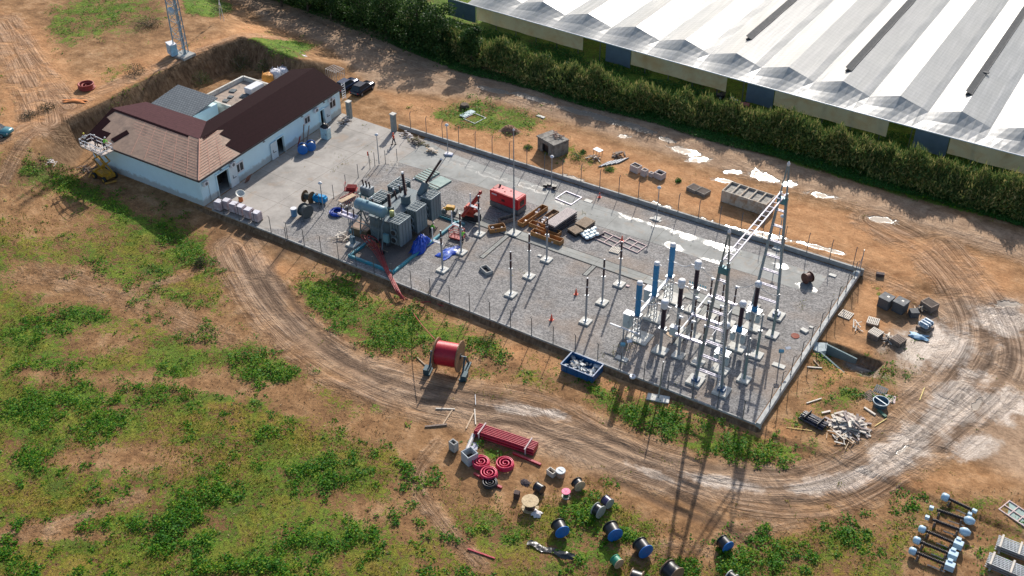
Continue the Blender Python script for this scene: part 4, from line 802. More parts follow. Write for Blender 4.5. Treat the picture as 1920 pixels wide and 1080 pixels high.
def breaker(label, x, y, pads):
    t = thing('circuit_breaker', label, 'circuit breaker', (x, y, 0), 0, 'blue wrapped circuit breaker poles')
    MB().box((.3, .35, .08), (2.3, 2.0, .16)).build('footing', PAD, t, .02)
    f = MB()
    for sx in (-.35, .35):
        for sy in (-.35, .35): f.beam((sx, sy, .16), (sx*.8, sy*.8, 3.0), .07)
    for k in range(4):
        z0, z1 = .2+.7*k, .9+.7*k
        for (a, b) in (((-.35, -.35), (.35, -.35)), ((.35, -.35), (.35, .35)), ((.35, .35), (-.35, .35)), ((-.35, .35), (-.35, -.35))):
            f.beam((*a, z0), (*b, z1), .035); f.beam((*a, z0), (*b, z0), .03)
    f.box((0, 0, 3.05), (.8, .8, .12)); f.build('lattice_stand', STEEL, t)
    c = MB(); c.lathe((0, 0, 3.12), [(.26, 0), (.30, .1), (.29, 1.75), (.24, 1.85), (.25, 1.95), (.31, 2.05), (.31, 3.7), (.27, 3.85)], 12); c.build('wrapped_pole', BLUEW, t)
    h = MB(); h.lathe((0, 0, 6.95), [(.26, 0), (.33, .08), (.30, .30), (.12, .36)], 12); h.box((.3, 0, 7.05), (.5, .08, .05)); h.box((-.36, 0, 5.05), (.24, .1, .06)); h.box((.4, 0, 5.0), (.34, .1, .06)); h.build('white_cap', WHITE, t)
    for q in pads: pass
    return t
breaker('near one of three tall blue wrapped circuit breaker poles on lattice stands', -36.7, 79.9, ()); breaker('middle one of three tall blue wrapped circuit breaker poles on lattice stands', -36.8, 83.9, ()); breaker('far one of three tall blue wrapped circuit breaker poles on lattice stands', -36.9, 87.9, ())
o = MB().beam((-36.75, 80.3, 3.02), (-36.88, 87.5, 3.02), .28, .2).build('linkage_beam', WHITE); tag(o, 'long white linkage beam joining the three blue wrapped breaker poles', 'beam')
def cabinet(label, loc, sx, sy, h, z=0.0, rz=0, leg=True, cat='cabinet', name='control_cabinet', m=None, roofm=None):
    t = thing(name, label, cat, loc, rz); b = MB(); b.box((0, 0, z+h/2), (sx, sy, h)); b.build('body', m or CABGREY, t, .03)
    r = MB(); r.box((0, 0, z+h+.03), (sx+.12, sy+.12, .06)); r.build('roof', roofm or WHITE, t, .02)
    d = MB(); d.box((0, -sy/2-.01, z+h/2), (sx*.84, .02, h*.86)); do = d.build('door', m or CABGREY, t, .005); hd = MB(); hd.box((sx*.3, -sy/2-.03, z+h/2), (.04, .04, .25)); hd.build('handle', BLACKP, do)
    if z > .1 and leg: l_ = MB(); l_.beam((0, 0, 0), (0, 0, z), .1); l_.build('leg', STEEL, t)
    return t
cabinet('pale grey control cabinet beside the near blue wrapped breaker pole', (-37.9, 80.3, 0), .8, .8, 1.7, .9)
cabinet('pale grey control cabinet hung on the white linkage beam', (-37.75, 84.9, 0), 1.0, .9, 1.6, 1.3)
cabinet('pair of small pale cabinets between the current transformers', (-33.3, 81.9, 0), .9, .55, 1.0, .6)
def isolator(label, x, y):
    t = thing('disconnector', label, 'disconnector', (x, y, 0), 0, 'white disconnectors with paired brown insulators')
    for sx in (-1.1, 1.1): f = MB(); f.box((sx, 0, .1), (1.2, 1.1, .2)); f.build('footing', PAD, t, .02)
    for sx in (-1.1, 1.1): p = MB(); p.cyl((sx, 0, .2), (sx, 0, 2.6), .15, .15, 10); p.build('pole', STEEL, t)
    b = MB(); b.box((0, 0, 2.68), (3.3, .32, .18)); b.build('base_beam', mat('lilac_white_steel', (.66, .62, .72), .4, .2, .06, 2), t, .02)
    for sx in (-1.35, 0, 1.35):
        i_ = MB(); ribbed(i_, (sx, 0, 2.8), (sx, 0, 3.75), .105); ribbed(i_, (sx, 0, 3.85), (sx, 0, 4.8), .10); io = i_.build('insulator', PORC, t)
        MB().cyl((sx, 0, 3.75), (sx, 0, 3.85), .09).build('metal_cap', WHITE, io); c = MB(); c.cyl((sx, 0, 4.8), (sx, 0, 4.95), .14); c.box((sx+.1, 0, 4.98), (.42, .16, .1)); c.build('metal_cap', WHITE, io)
    return t
for i, (yy, w_) in enumerate(((79.7, 'near'), (83.5, 'middle'), (87.4, 'far'))): isolator('%s one of three white disconnectors with paired brown insulators' % w_, -30.6, yy)
o = MB().beam((-31.9, 80.0, 3.1), (-32.0, 87.2, 3.1), .12, .08).beam((-28.9, 81.0, 3.0), (-29.0, 86.8, 2.9), .05).build('drive_rod', WHITE); 
tag(o, 'long white drive rods linking the three disconnectors', 'drive rod')
def cvt(label, x, y):
    t = thing('voltage_transformer', label, 'voltage transformer', (x, y, 0), 0, 'voltage transformers on light blue bases')
    MB().box((0, 0, .1), (1.7, 1.2, .2)).build('footing', PAD, t, .02)
    p = MB(); p.cyl((0, 0, .2), (0, 0, 2.3), .16, .16, 10); p.box((0, 0, 2.33), (1.5, 1.0, .08)); p.build('pole', STEEL, t)
    b = MB(); b.cyl((0, 0, 2.38), (0, 0, 2.95), .34, .30, 14); b.build('tank', BLUEW, t)
    i_ = MB(); ribbed(i_, (0, 0, 2.95), (0, 0, 5.4), .21, .14, 12); i_.build('insulator', PORC, t)
    h = MB(); h.lathe((0, 0, 5.4), [(.26, 0), (.36, .1), (.38, .45), (.28, .6), (.1, .64)], 16); h.build('head', WHITE, t)
    for sx in (-.55, .55): k = MB(); k.box((sx, -.1, 1.5), (.42, .45, .9)); k.build('terminal_box', CABGREY, t, .02)
    return t
for yy, w_ in ((79.9, 'near'), (84.0, 'middle'), (88.0, 'far')): cvt('%s one of three brown voltage transformers on a light blue base' % w_, -27.2, yy)
def rpost(label, x, y, h):
    t = thing('line_arrester', label, 'arrester post', (x, y, 0), 0, 'grey green arrester posts near the right wall'); MB().box((0, 0, .1), (1.2, 1.2, .2)).build('footing', PAD, t, .02)
    p = MB(); p.cyl((0, 0, .2), (0, 0, 3.0), .14, .14, 10); p.build('pole', mat('green_grey_steel', (.17, .25, .25), .5, .3, .15, 2), t); i_ = MB(); i_.cyl((0, 0, 3.0), (0, 0, 3.3), .2, .2); ribbed(i_, (0, 0, 3.3), (0, 0, h), .09); i_.build('insulator', mat('grey_porcelain', (.22, .25, .26), .3), t); return t
rpost('near grey green arrester post beside the right leg of the gantry', -24.6, 79.8, 5.3); rpost('middle grey green arrester post near the right wall', -25.0, 84.0, 5.3); rpost('far grey green arrester post near the right wall', -24.9, 88.0, 5.3)
# ------------------------------------------------ steel gantry
GST = mat('gantry_steel', (.22, .28, .31), .45, .4, .15, 1.5); LIL = mat('bright_galvanised', (.50, .48, .55), .6, .1, .08, 2)
def aframe(gan, y):
    x0, xt, xw = -27.15, .32, 1.38; zt = 14.9
    for s in (-1, 1):
        MB().box((x0+s*xw*1.02, y, .12), (1.5, 1.6, .24)).build('footing', PAD, gan, .02)
        l_ = MB(); l_.beam((x0+s*xw, y, .24), (x0+s*xt, y, zt), .27, .24); lo = l_.build('leg', GST, gan)
        f_ = MB(); f_.box((x0+s*xw, y, .36), (.7, .7, .25)); f_.build('foot_plate', mat('dark_blue_steel', (.04, .10, .2), .5), lo)
        q = MB(); q.beam((x0+s*xt, y, zt), (x0+s*.06, y, 18.0), .14); q.build('spire_leg', GST, gan)
    z = 1.7; k = 0
    while z < 14:
        hw = xw+(xt-xw)*z/zt; r_ = MB(); r_.beam((x0-hw, y+.12, z), (x0+hw, y+.12, z), .10); r_.beam((x0-hw, y-.12, z), (x0+hw, y-.12, z), .10)
        for q in (-.33, .33): r_.box((x0+hw*q, y, z), (.1, .3, .08))
        r_.build('rung', LIL, gan); z += 1.85
    c = MB(); c.box((x0, y, 14.0), (1.0, .5, .7)); c.build('gusset', mat('teal_steel', (.07, .2, .24), .5, .2), gan, .02)
    c = MB(); c.lathe((x0, y, 17.9), [(.06, 0), (.16, .1), (.17, .3), (.02, .55)], 8); c.build('finial', WHITE, gan)
gan = thing('gantry', 'tall steel line gantry of two ladder columns joined by a high beam', 'gantry', (0, 0, 0))
aframe(gan, 77.0); aframe(gan, 91.3)
b = MB()
for sx in (-.3, .3): b.beam((-27.15+sx, 77.0, 14.9), (-27.15+sx, 91.3, 14.9), .12, .14)
for k in range(15): b.box((-27.15, 77.5+k*.96, 14.9), (.5, .08, .08))
b.build('cross_beam', LIL, gan)
l_ = MB(); l_.beam((-26.1, 76.75, .3), (-26.6, 76.75, 10.5), .05); l_.beam((-25.85, 76.75, .3), (-26.35, 76.75, 10.5), .05)
for k in range(36): z = .5+.28*k; x = -25.98-.5*z/10.2; l_.box((x, 76.75, z), (.28, .04, .04))
l_.build('access_ladder', WHITE, gan)
# ------------------------------------------------ lamps
def lamp(label, px, py, h, group='white globe lamps on thin poles', foot=True):
    t = thing('lamp_post', label, 'lamp post', G(px, py), 0, group)
    if foot: MB().box((0, 0, .08), (.9, .9, .16)).build('footing', PAD, t, .02)
    p = MB(); p.cyl((0, 0, .1), (0, 0, h), .07, .05, 8); p.build('pole', STEEL, t); q = MB(); q.lathe((0, 0, h-.05), [(.06, 0), (.22, .1), (.26, .22), (.16, .34), (.02, .4)], 12); q.build('lamp_head', WHITE, t); return t
lamp('lamp post rising beside the blue tank in front of the building', 607, 398, 4.0, foot=False)
lamp('lamp post at the slanting yard edge near the orange post', 711, 309, 4.3, foot=False)
lamp('lamp post beside the timber heap near the left gate pillar', 840, 289, 4.2)
lamp('lamp post with dark bundle at its foot near the far wall', 1034, 350, 4.2)
lamp('lamp post near the far wall right of the pallet frames', 1231, 411, 4.3)
lamp('lamp post near the far wall behind the gantry column', 1457, 466, 4.3)
t = thing('mast', 'very tall thin grey mast standing in front of the red generator', 'mast', G(964, 438)); MB().box((0, 0, .1), (1.3, 1.3, .2)).build('footing', PAD, t, .02); p = MB(); p.cyl((0, 0, .2), (0, 0, 6.5), .13, .11, 12); p.cyl((0, 0, 6.5), (0, 0, 13.8), .08, .045, 10); p.build('pole', STEEL, t); p = MB(); p.lathe((0, 0, 13.7), [(.05, 0), (.16, .1), (.02, .3)], 8); p.build('finial', WHITE, t)
o = MB(); [o.box((random.uniform(-.8, .8), random.uniform(-.4, .4), .25+random.random()*.2), (.5, .35, .3), random.random()*3) for _ in range(6)]; o = o.build('cloth_bundle', BLACKP); o.location = G(1034, 353); tag(o, 'dark crumpled bundle round the foot of a lamp post at the far wall', 'bundle')
def flood(label, px, py, h, ax=1):
    t = thing('floodlight_post', label, 'floodlight', G(px, py)); MB().box((0, 0, .05), (1.3, .6, .1)).build('footing', PAD, t, .01); p = MB(); p.cyl((0, 0, .1), (0, 0, h), .07, .06, 8); p.build('pole', STEEL, t)
    q = MB(); q.box((0, 0, h), (.5, .34, .34), .5, .5); q.build('lamp_body', mat('blue_grey_lamp', (.12, .3, .4), .4), t, .04); q = MB(); q.box((.5, .4, h+.35), (.5, .3, .12), .8, .4); q.build('reflector', WHITE, t); return t
flood('slim floodlight post on a white pad near the right side wall', 1460, 686, 1.9)
flood('small floodlight post at the near wall left of the switchgear', 1166, 673, 1.9)
t = thing('bar_stand', 'low white bar on a short stand near the left end of the switchgear', 'stand', G(1168, 640, .0)); q = MB(); q.beam((-1.6, 0, 1.7), (1.8, 0, 1.7), .16, .1); q.build('bar', WHITE, t); q = MB(); q.cyl((0, 0, 0), (0, 0, 1.65), .08); q.build('post', STEEL, t)
t = thing('light_stand', 'thin street lamp leaning over the near wall from outside', 'lamp post', GT(1234, 748)); q = MB(); q.cyl((0, 0, 0), (.25, -.2, 5.0), .09, .06, 8); q.build('pole', STEEL, t); q = MB(); q.box((0, 0, .08), (2.2, 1.0, .16), .3); q.build('footing', PAD, t, .03)
# label sign among switchgear
t = thing('name_board', 'small green T shaped sign with pale blue letters among the switchgear', 'sign', G(1304, 575)); q = MB(); q.cyl((0, 0, 0), (0, 0, 2.6), .08, .08, 8); q.build('post', mat('sign_green', (.12, .26, .2), .5), t); q = MB(); q.beam((-1.1, 0, 2.65), (1.1, 0, 2.6), .16, .06); q.build('board', WHITE, t); q = MB()
for k in range(7): q.box((-.95+.3*k, .05, 2.9), (.16, .03, .34), 0, .3)
q.build('letters', mat('pale_blue_letters', (.12, .40, .50), .5), t)
# ------------------------------------------------ main transformer
tx = thing('power_transformer', 'large grey power transformer with finned radiators and brown bushings on gravel', 'transformer', (-69.3, 83.3, 0))
def T(x, y, z): return (x+69.3, y-83.3, z)
b = MB(); b.box(T(-70.2, 83.4, 2.0), (3.0, 7.4, 2.7)); b.box(T(-70.2, 83.4, 3.42), (3.2, 7.6, .12)); b.build('tank', TGREY, tx, .05)
b = MB()
for x_ in (-71.2, -69.2): b.box(T(x_, 83.4, .38), (.3, 7.8, .5))
b.build('base_rail', DSTEEL, tx)
RADF = mat('radiator_fin_light', (.165, .205, .22), .45, 0, .1, 1)
def radiator(x0, x1, y0, y1, z0, z1, face=1):
    r = MB(); n = 4
    for k in range(n):
        ya = y0+(y1-y0)*(k+.06)/n; yb = y0+(y1-y0)*(k+.94)/n; fx0 = x1 if face > 0 else x0
        r.box(T((x0+x1)/2, (ya+yb)/2+.0, (z0+z1)/2), (x1-x0, (yb-ya)*.30, z1-z0))
        r.box(T(fx0, (ya+yb)/2, (z0+z1)/2), (.08, yb-ya, z1-z0))
        for q in (.25, .5, .75): r.box(T(x0+(x1-x0)*q, (ya+yb)/2, (z0+z1)/2), (.05, (yb-ya)*.9, (z1-z0)*.98))
    ro = r.build('radiator', RADF, tx)
    h = MB()
    for k in range(n+1): y_ = y0+(y1-y0)*k/n; h.cyl(T(x0, y_, z1-.02), T(x1, y_, z1-.02), .05, .05, 6)
    h.cyl(T(x1 if face > 0 else x0, y0, z1), T(x1 if face > 0 else x0, y1, z1), .06, .06, 6); h.build('header_pipe', mat('header_grey', (.32, .37, .38), .4, .2), ro)
    for zz in (z0+.6, z0+1.6):
        f = MB(); xc = (x0+x1)/2; f.cyl(T(xc, y0-.03, zz+.2), T(xc, y0-.22, zz+.2), .40, .40, 18); fo = f.build('fan', mat('fan_grey', (.20, .25, .27), .4, .2), ro); k = MB(); k.cyl(T(xc, y0-.22, zz+.2), T(xc, y0-.25, zz+.2), .33, .33, 16); k.build('fan_guard', BLACKP, fo)
radiator(-68.5, -66.95, 79.3, 81.5, .9, 4.0); radiator(-68.5, -67.0, 82.6, 84.6, .9, 4.0); radiator(-68.6, -67.1, 85.6, 87.6, .9, 4.0)
radiator(-73.9, -72.2, 82.4, 84.9, 1.0, 3.6, -1); radiator(-73.9, -72.2, 86.0, 88.6, 1.0, 3.6, -1)
c = MB(); c.lathe(T(-73.2, 79.6, 4.7), [(.02, -.12), (.45, -.06), (.66, 0), (.68, .05), (.68, 3.9), (.66, 3.95), (.45, 4.02), (.02, 4.06)], 20, (1, 0, 0))
for xx in (-72.4, -70.0): c.lathe(T(xx, 79.6, 4.7), [(.70, 0), (.72, .03), (.72, .07), (.70, .1)], 20, (1, 0, 0))
c.cyl(T(-71.6, 79.6, 5.3), T(-71.6, 79.6, 5.55), .16); co_ = c.build('conservator', mat('conservator_blue_grey', (.16, .27, .32), .4, 0, .1, 1), tx)
lb = MB(); lb.box(T(-71.4, 78.95, 4.45), (.85, .02, .28), 0, .35); lb.build('name_plate', WHITE, co_)
fr = MB()
for x_ in (-72.6, -69.9):
    fr.beam(T(x_, 78.9, 1.0), T(x_, 79.5, 4.1), .12); fr.beam(T(x_, 80.3, 2.0), T(x_, 79.6, 4.1), .12); fr.beam(T(x_, 78.6, 3.9), T(x_, 80.6, 3.9), .1)
fr.beam(T(-72.6, 78.9, 3.9), T(-69.9, 78.9, 1.2), .08); fr.beam(T(-72.6, 78.9, 1.2), T(-69.9, 78.9, 3.9), .08); fr.beam(T(-73, 78.9, 2.6), T(-69, 78.9, 2.6), .1); fr.build('conservator_frame', TGREY, tx)
p = MB(); p.tube([T(-69.0, 79.3, 4.2), T(-68.9, 78.6, 3.4), T(-68.8, 78.3, 1.2), T(-68.8, 78.1, .2)], .09, 8); p.tube([T(-71, 79.6, 4.1), T(-71, 80.3, 3.9), T(-71, 81.2, 3.6)], .1, 8); p.tube([T(-73.6, 79.0, 3.0), T(-74.3, 78.7, 3.6), T(-74.8, 78.7, 3.0)], .08, 8); p.build('oil_pipe', TGREY, tx)
def bushing(a, b, r, base_len=.0, cap=True):
    i_ = MB(); ribbed(i_, T(*a), T(*b), r, .13, 12); io = i_.build('bushing', PORC, tx)
    if cap: d = (Vector(b)-Vector(a)).normalized(); k = MB(); k.cyl(T(*b), T(*(Vector(b)+d*.22)), r*.95); k.build('terminal_cap', WHITE, io)
tr = MB(); tr.cyl(T(-69.7, 84.2, 3.4), T(-69.7, 84.2, 4.5), .58, .58, 16); tr.cyl(T(-69.7, 84.2, 4.5), T(-69.7, 84.2, 4.62), .66, .66, 16); tr.build('turret', TGREY, tx)
bushing((-69.7, 84.2, 4.6), (-69.9, 84.2, 7.4), .17)
tr = MB(); tr.cyl(T(-69.4, 86.8, 3.4), T(-69.1, 87.5, 4.8), .55, .45, 16); tr.build('turret', TGREY, tx); bushing((-69.1, 87.5, 4.8), (-68.3, 89.6, 7.1), .17)
tr = MB(); tr.cyl(T(-70.3, 81.9, 3.4), T(-70.3, 81.9, 4.0), .5, .5, 16); tr.build('turret', TGREY, tx); bushing((-70.3, 81.9, 4.0), (-70.5, 82.1, 5.5), .2, cap=False)
for xx, yy in ((-72.2, 81.4), (-71.2, 84.3), (-71.3, 85.4), (-71.3, 86.4)): bushing((xx, yy, 3.5), (xx-.3, yy, 4.6), .12)
v_ = MB(); v_.lathe(T(-69.2, 80.9, 3.5), [(.2, 0), (.3, .1), (.25, .5), (.3, .7), (.05, .8)], 10); v_.build('relief_valve', mat('pale_yellow_paint', (.62, .58, .22), .5), tx)
v_ = MB(); v_.box(T(-68.75, 79.0, 1.7), (.7, .35, 1.1)); v_.build('control_box', mat('teal_grey_box', (.16, .32, .36), .4), tx, .02)
v_ = MB(); v_.cyl(T(-68.8, 78.05, .1), T(-68.8, 78.05, .25), .35, .35); v_.build('drain_valve', BLACKP, tx)
# oil pit kerb
t = thing('oil_pit_kerb', 'cyan painted kerb frame on the gravel round the transformer', 'kerb', (-69, 81.5, 0)); k = MB()
x0, x1, y0, y1 = -71.6, -65.3, 75.6, 88.2
for c_, d_ in ((((x0+x1)/2, y0), (x1-x0+.3, .3)), (((x0+x1)/2, y1), (x1-x0+.3, .3)), ((x0-4.0+4.0, (y0+79.6)/2), (.3, 4.0-.32)), ((x1, (y0+y1)/2), (.3, y1-y0-.32))): k.box((c_[0]+69, c_[1]-81.5, .16), (*d_, .32))
k.box((-73.4+69+.0, 79.7-81.5, .16), (3.3, .3, .32)); k.build('kerb', CYAN, t, .03)
MB().box((0.55, .4, .012), (6.0, 12.2, .014)).build('pit_gravel', mat('pit_gravel', (.17, .14, .12), .95, 0, .35, 9, None, .4), t)
t = thing('oil_pit_kerb', 'short cyan kerb spur reaching towards the surge arresters', 'kerb', G(848, 415)); k = MB(); k.box((0, 0, .16), (3.6, .32, .32)); k.build('kerb', CYAN, t, .03)
def drape(label, name, cat, pts, m, hgt, loc, n=14, sx=1, sy=1, seed=1, rz=0):
    """crumpled sheet with real folds draped over a rounded heap"""
    r = np.random.default_rng(seed); vs = []; fs = []
    for i in range(n+1):
        for j in range(n+1):
            u, v = i/n*2-1, j/n*2-1; z = hgt*max(0, 1-(u*u+v*v))**.7*(1+.10*math.sin(9*math.atan2(v, u)+seed*2))
            k_ = 1+.16*math.sin(5*math.atan2(v, u)+seed)+.05*r.normal()
            vs.append((u*sx*k_+r.normal()*.02, v*sy*k_+r.normal()*.02, max(.03, z*(1+.12*r.normal())+.05+.04*r.random())))
    for i in range(n):
        for j in range(n): a = i*(n+1)+j; fs.append((a, a+1, a+n+2, a+n+1))
    mb = MB(); mb.add(vs, fs, True); o = mb.build(name, m); o.location = loc; o.rotation_euler.z = rz; s_ = o.modifiers.new('thickness', 'SOLIDIFY'); s_.thickness = .015; return tag(o, label, cat)
drape('deep blue tarpaulin hanging over the kerb beside the near radiator', 'tarpaulin', 'tarpaulin', None, BLUETARP, 1.5, G(789, 466), 22, .75, 1.6, 3, .1)
drape('bright blue and white crumpled sheet flat on the gravel by the near arrester', 'plastic_sheet', 'plastic sheet', None, mat('blue_white_sheet', (.01, .07, .48), .35, 0, .4, 2, (.5, .6, .8), .3, 1.2), .25, G(843, 474), 14, .8, 1.5, 5, -.3)
# ================================================================ people
def skinned(name, jo, ed, m, parent, root=0):
    me = bpy.data.meshes.new(name); me.from_pydata([j[:3] for j in jo], ed, []); o = link_mesh(name, me, m, parent)
    s = o.modifiers.new('skin', 'SKIN'); s.use_smooth_shade = True
    for i, j in enumerate(jo): me.skin_vertices[0].data[i].radius = (j[3], j[4] if len(j) > 4 else j[3]); me.skin_vertices[0].data[i].use_root = (i == root)
    q = o.modifiers.new('sub', 'SUBSURF'); q.levels = 1; q.render_levels = 1; return o
def person(label, loc, rz, top, legs=NAVY, helmet=None, bend=0.0, stride=.12, arms=((.34, .12, 1.05), (-.34, .14, 1.05)), group=None):
    t = thing('person', label, 'person', loc, rz, group); by = bend*.55; bz = -bend*.18
    pel = (0, 0, .95); ch = (0, by*.6, 1.25+bz*.5); nk = (0, by, 1.48+bz); hd = (0, by*1.15+.02, 1.66+bz*1.2)
    ah = [(arms[0][0], arms[0][1]+by, arms[0][2]+bz), (arms[1][0], arms[1][1]+by, arms[1][2]+bz)]
    J = [(*pel, .13, .10), (*ch, .15, .10), (*nk, .06), (*hd, .09, .10)]; E_ = [(0, 1), (1, 2), (2, 3)]
    jk = [(*pel, .16, .12), (*ch, .18, .13), (0, by*.95, 1.43+bz, .12, .10)]; je = [(0, 1), (1, 2)]; lg = [(*pel, .15, .12)]; le = []
    for s, a in ((1, ah[0]), (-1, ah[1])):
        sh = (s*.19, by*.95, 1.42+bz, .06); el = ((sh[0]+a[0])/2+s*.05, (sh[1]+a[1])/2-.03, (sh[2]+a[2])/2-.02, .045)
        n = len(J); J += [sh, el, (*a, .03), (a[0], a[1]+.07, a[2]-.05, .035, .018)]; E_ += [(1, n), (n, n+1), (n+1, n+2), (n+2, n+3)]
        for f in range(5): J.append((a[0]+(f-2)*.018, a[1]+.13-(.03 if f in (0, 4) else 0), a[2]-.10-.004*f, .009)); E_.append((n+3, len(J)-1))
        n = len(jk); jk += [(*sh[:3], .085), (*el[:3], .065), (a[0]*.98, a[1]*.95, a[2]+.03, .05)]; je += [(1, n), (n, n+1), (n+1, n+2)]
        st = s*stride; n = len(J); J += [(s*.1, 0, .88, .09), (s*.11, st*.6+.02, .48, .06), (s*.11, st, .09, .04), (s*.12, st+.17, .04, .04, .03)]; E_ += [(0, n), (n, n+1), (n+1, n+2), (n+2, n+3)]
        n = len(lg); lg += [(s*.1, 0, .88, .11), (s*.11, st*.6+.02, .48, .08), (s*.11, st, .12, .065)]; le += [(0, n), (n, n+1), (n+1, n+2)]
        b = MB(); b.box((s*.12, st+.06, .05), (.11, .30, .10)); b.build('boot', BLACKP, t, .02)
    skinned('body', J, E_, SKIN, t); skinned('jacket', jk, je, top, t); skinned('trousers', lg, le, legs, t)
    h = MB(); h.lathe(hd, [(.115, .02), (.12, .06), (.09, .12), (.02, .145)], 12); h.box((hd[0], hd[1]+.09, hd[2]+.03), (.14, .1, .015)); h.build('helmet', helmet or WHITE, t)
    return t
DARKJ = mat('dark_jacket', (.03, .02, .04), .8, 0, .1, 8)
person('person in orange top and dark trousers walking by the gate pillar', G(739, 271), 2.6, ORANGEV, helmet=mat('orange_helmet', (.7, .1, .03), .5), stride=.2)
person('person in green vest with white helmet bending at the small red lift', G(866, 456), .4, HIVIZ, bend=.8, arms=((.2, .5, 1.0), (-.2, .5, 1.0)))
person('person in green vest crouched between transformer radiator and blue tarpaulin', G(808, 440), -.6, HIVIZ, bend=.6, helmet=mat('pale_helmet', (.6, .5, .45), .5))
# ------------------------------------------------ machines
def wheel(p, parent, r=.34, w_=.24, ax=(0, 1, 0), hub=STEEL):
    a = Vector(ax)*w_/2; p = Vector(p); o = MB().cyl(p-a, p+a, r, r, 18).build('wheel', RUBBER, parent, .03); h = MB(); h.cyl(p-a*1.06, p+a*1.06, r*.55, r*.55, 14); h.build('rim', hub, o); return o
t = thing('scissor_lift', 'yellow rough terrain scissor lift raised against the left wall of the building', 'scissor lift', tuple(G(198, 334)), R(-4))
b = MB(); b.box((0, 0, .75), (2.9, 1.3, .5)); b.box((1.0, -.2, 1.15), (.8, .8, .4)); b.box((-1.2, .1, .95), (.5, 1.7, .25)); b.build('chassis', YEL, t, .04)
for sx in (-1.0, 1.0):
    for sy in (-.85, .85): wheel((sx, sy, .42), t, .42, .32, hub=YEL)
b = MB(); b.beam((1.6, -1.2, .3), (2.3, .2, .35), .16, .2); b.beam((-1.5, -1.4, .3), (-2.2, -.5, .3), .14); b.build('outrigger', YEL, t)
b = MB()
for sy in (-.45, .45):
    for k, (z0, z1) in enumerate(((1.0, 2.6), (2.6, 4.1))):
        b.beam((-1.1, sy, z0), (1.1, sy, z1), .16, .1); b.beam((1.1, sy+.1, z0), (-1.1, sy+.1, z1), .16, .1)
for x_, z_ in ((-1.1, 1), (1.1, 1), (-1.1, 2.6), (1.1, 2.6), (0, 1.8), (0, 3.35), (-1.1, 4.1), (1.1, 4.1)): b.beam((x_, -.55, z_), (x_, .55, z_), .1)
b.build('scissor_arm', YEL, t)
b = MB(); b.box((-.2, 0, 4.25), (4.4, 1.7, .14)); b.build('platform_deck', mat('pale_deck', (.5, .42, .36), .7, 0, .2, 3), t)
b = MB()
for z_ in (4.75, 5.3):
    for a_, c_ in (((-2.4, -.85), (2.0, -.85)), ((2.0, -.85), (2.0, .85)), ((2.0, .85), (-2.4, .85)), ((-2.4, .85), (-2.4, -.85))): b.beam((*a_, z_), (*c_, z_), .06)
for x_ in (-2.4, -1.3, -.2, .9, 2.0):
    for y_ in (-.85, .85): b.beam((x_, y_, 4.3), (x_, y_, 5.3), .05)
b.build('guard_rail', WHITE, t)
pl = G(198, 334)
person('person in dark clothes with pale helmet on the scissor lift platform', (pl.x-.4, pl.y+.2, 4.32), 0, DARKJ, arms=((.3, .35, 1.1), (-.3, .35, 1.1)))
person('person in yellow green vest on the scissor lift, leaning to the roof edge', (pl.x+1.1, pl.y+.3, 4.32), .1, HIVIZ, bend=.5)
person('person with yellow helmet at the left end of the scissor lift platform', (pl.x-1.9, pl.y-.2, 4.32), 1.2, mat('white_shirt', (.6, .6, .6), .8), helmet=mat('yellow_helmet', (.7, .6, .05), .5))
# red boom lift
t = thing('boom_lift', 'red folded boom lift standing left of the red generator', 'boom lift', tuple(G(884, 410)), R(8)); RO = mat('orange_red_paint', (.46, .05, .025), .45, 0, .15, 2)
b = MB()
for sy in (-.55, .55): b.box((0, sy, .28), (2.0, .3, .55))
b.build('track', RUBBER, t, .1); b = MB(); b.box((0, 0, .75), (1.5, 1.0, .4)); b.box((-.1, .3, 1.25), (1.5, 1.3, .75)); b.box((-.1, .3, 1.68), (1.2, 1.0, .14)); b.build('body', RO, t, .08)
b = MB(); b.beam((-.9, -.9, .6), (.75, 1.0, 3.3), .26, .22); b.beam((-.6, -1.0, .7), (.9, .7, 3.0), .2, .18); b.build('boom', RO, t, .02); b = MB(); b.box((.75, 1.1, 3.3), (.3, .4, .4)); b.build('knuckle', DKRED, t, .02)
b = MB(); b.box((1.3, -.9, 1.0), (.7, .7, 1.0)); b.build('engine_cover', BLACKP, t, .04)
t = thing('work_basket', 'small red tubular work basket between the two near surge arresters', 'work basket', tuple(G(857, 447)), .1); b = MB()
for z_ in (.3, .85, 1.3):
    for a_, c_ in (((-.8, -.5), (.8, -.5)), ((.8, -.5), (.8, .5)), ((.8, .5), (-.8, .5)), ((-.8, .5), (-.8, -.5))): b.beam((*a_, z_), (*c_, z_), .07)
for x_ in (-.8, 0, .8):
    for y_ in (-.5, .5): b.beam((x_, y_, .1), (x_, y_, 1.3), .06)
b.build('tube_frame', DKRED, t); b = MB(); b.box((0, 0, .2), (1.6, 1.0, .12)); b.build('deck', DKRED, t)
t = thing('compact_roller', 'small yellow and orange machine beside the far radiator of the transformer', 'machine', tuple(G(845, 399)), .3); b = MB(); b.box((0, 0, .75), (1.1, .7, .5)); b.box((-.5, 0, .5), (.9, .5, .3)); b.build('body', YEL, t, .08)
for sx in (-.75, .55): b = MB(); b.cyl((sx, -.45, .3), (sx, .45, .3), .3, .3, 16); b.build('roller_drum', DSTEEL, t)
b = MB(); b.tube([(-.6, -.3, .8), (-.9, -.3, 1.2), (-.9, .3, 1.2), (-.6, .3, .8)], .03); b.build('handle', BLACKP, t)
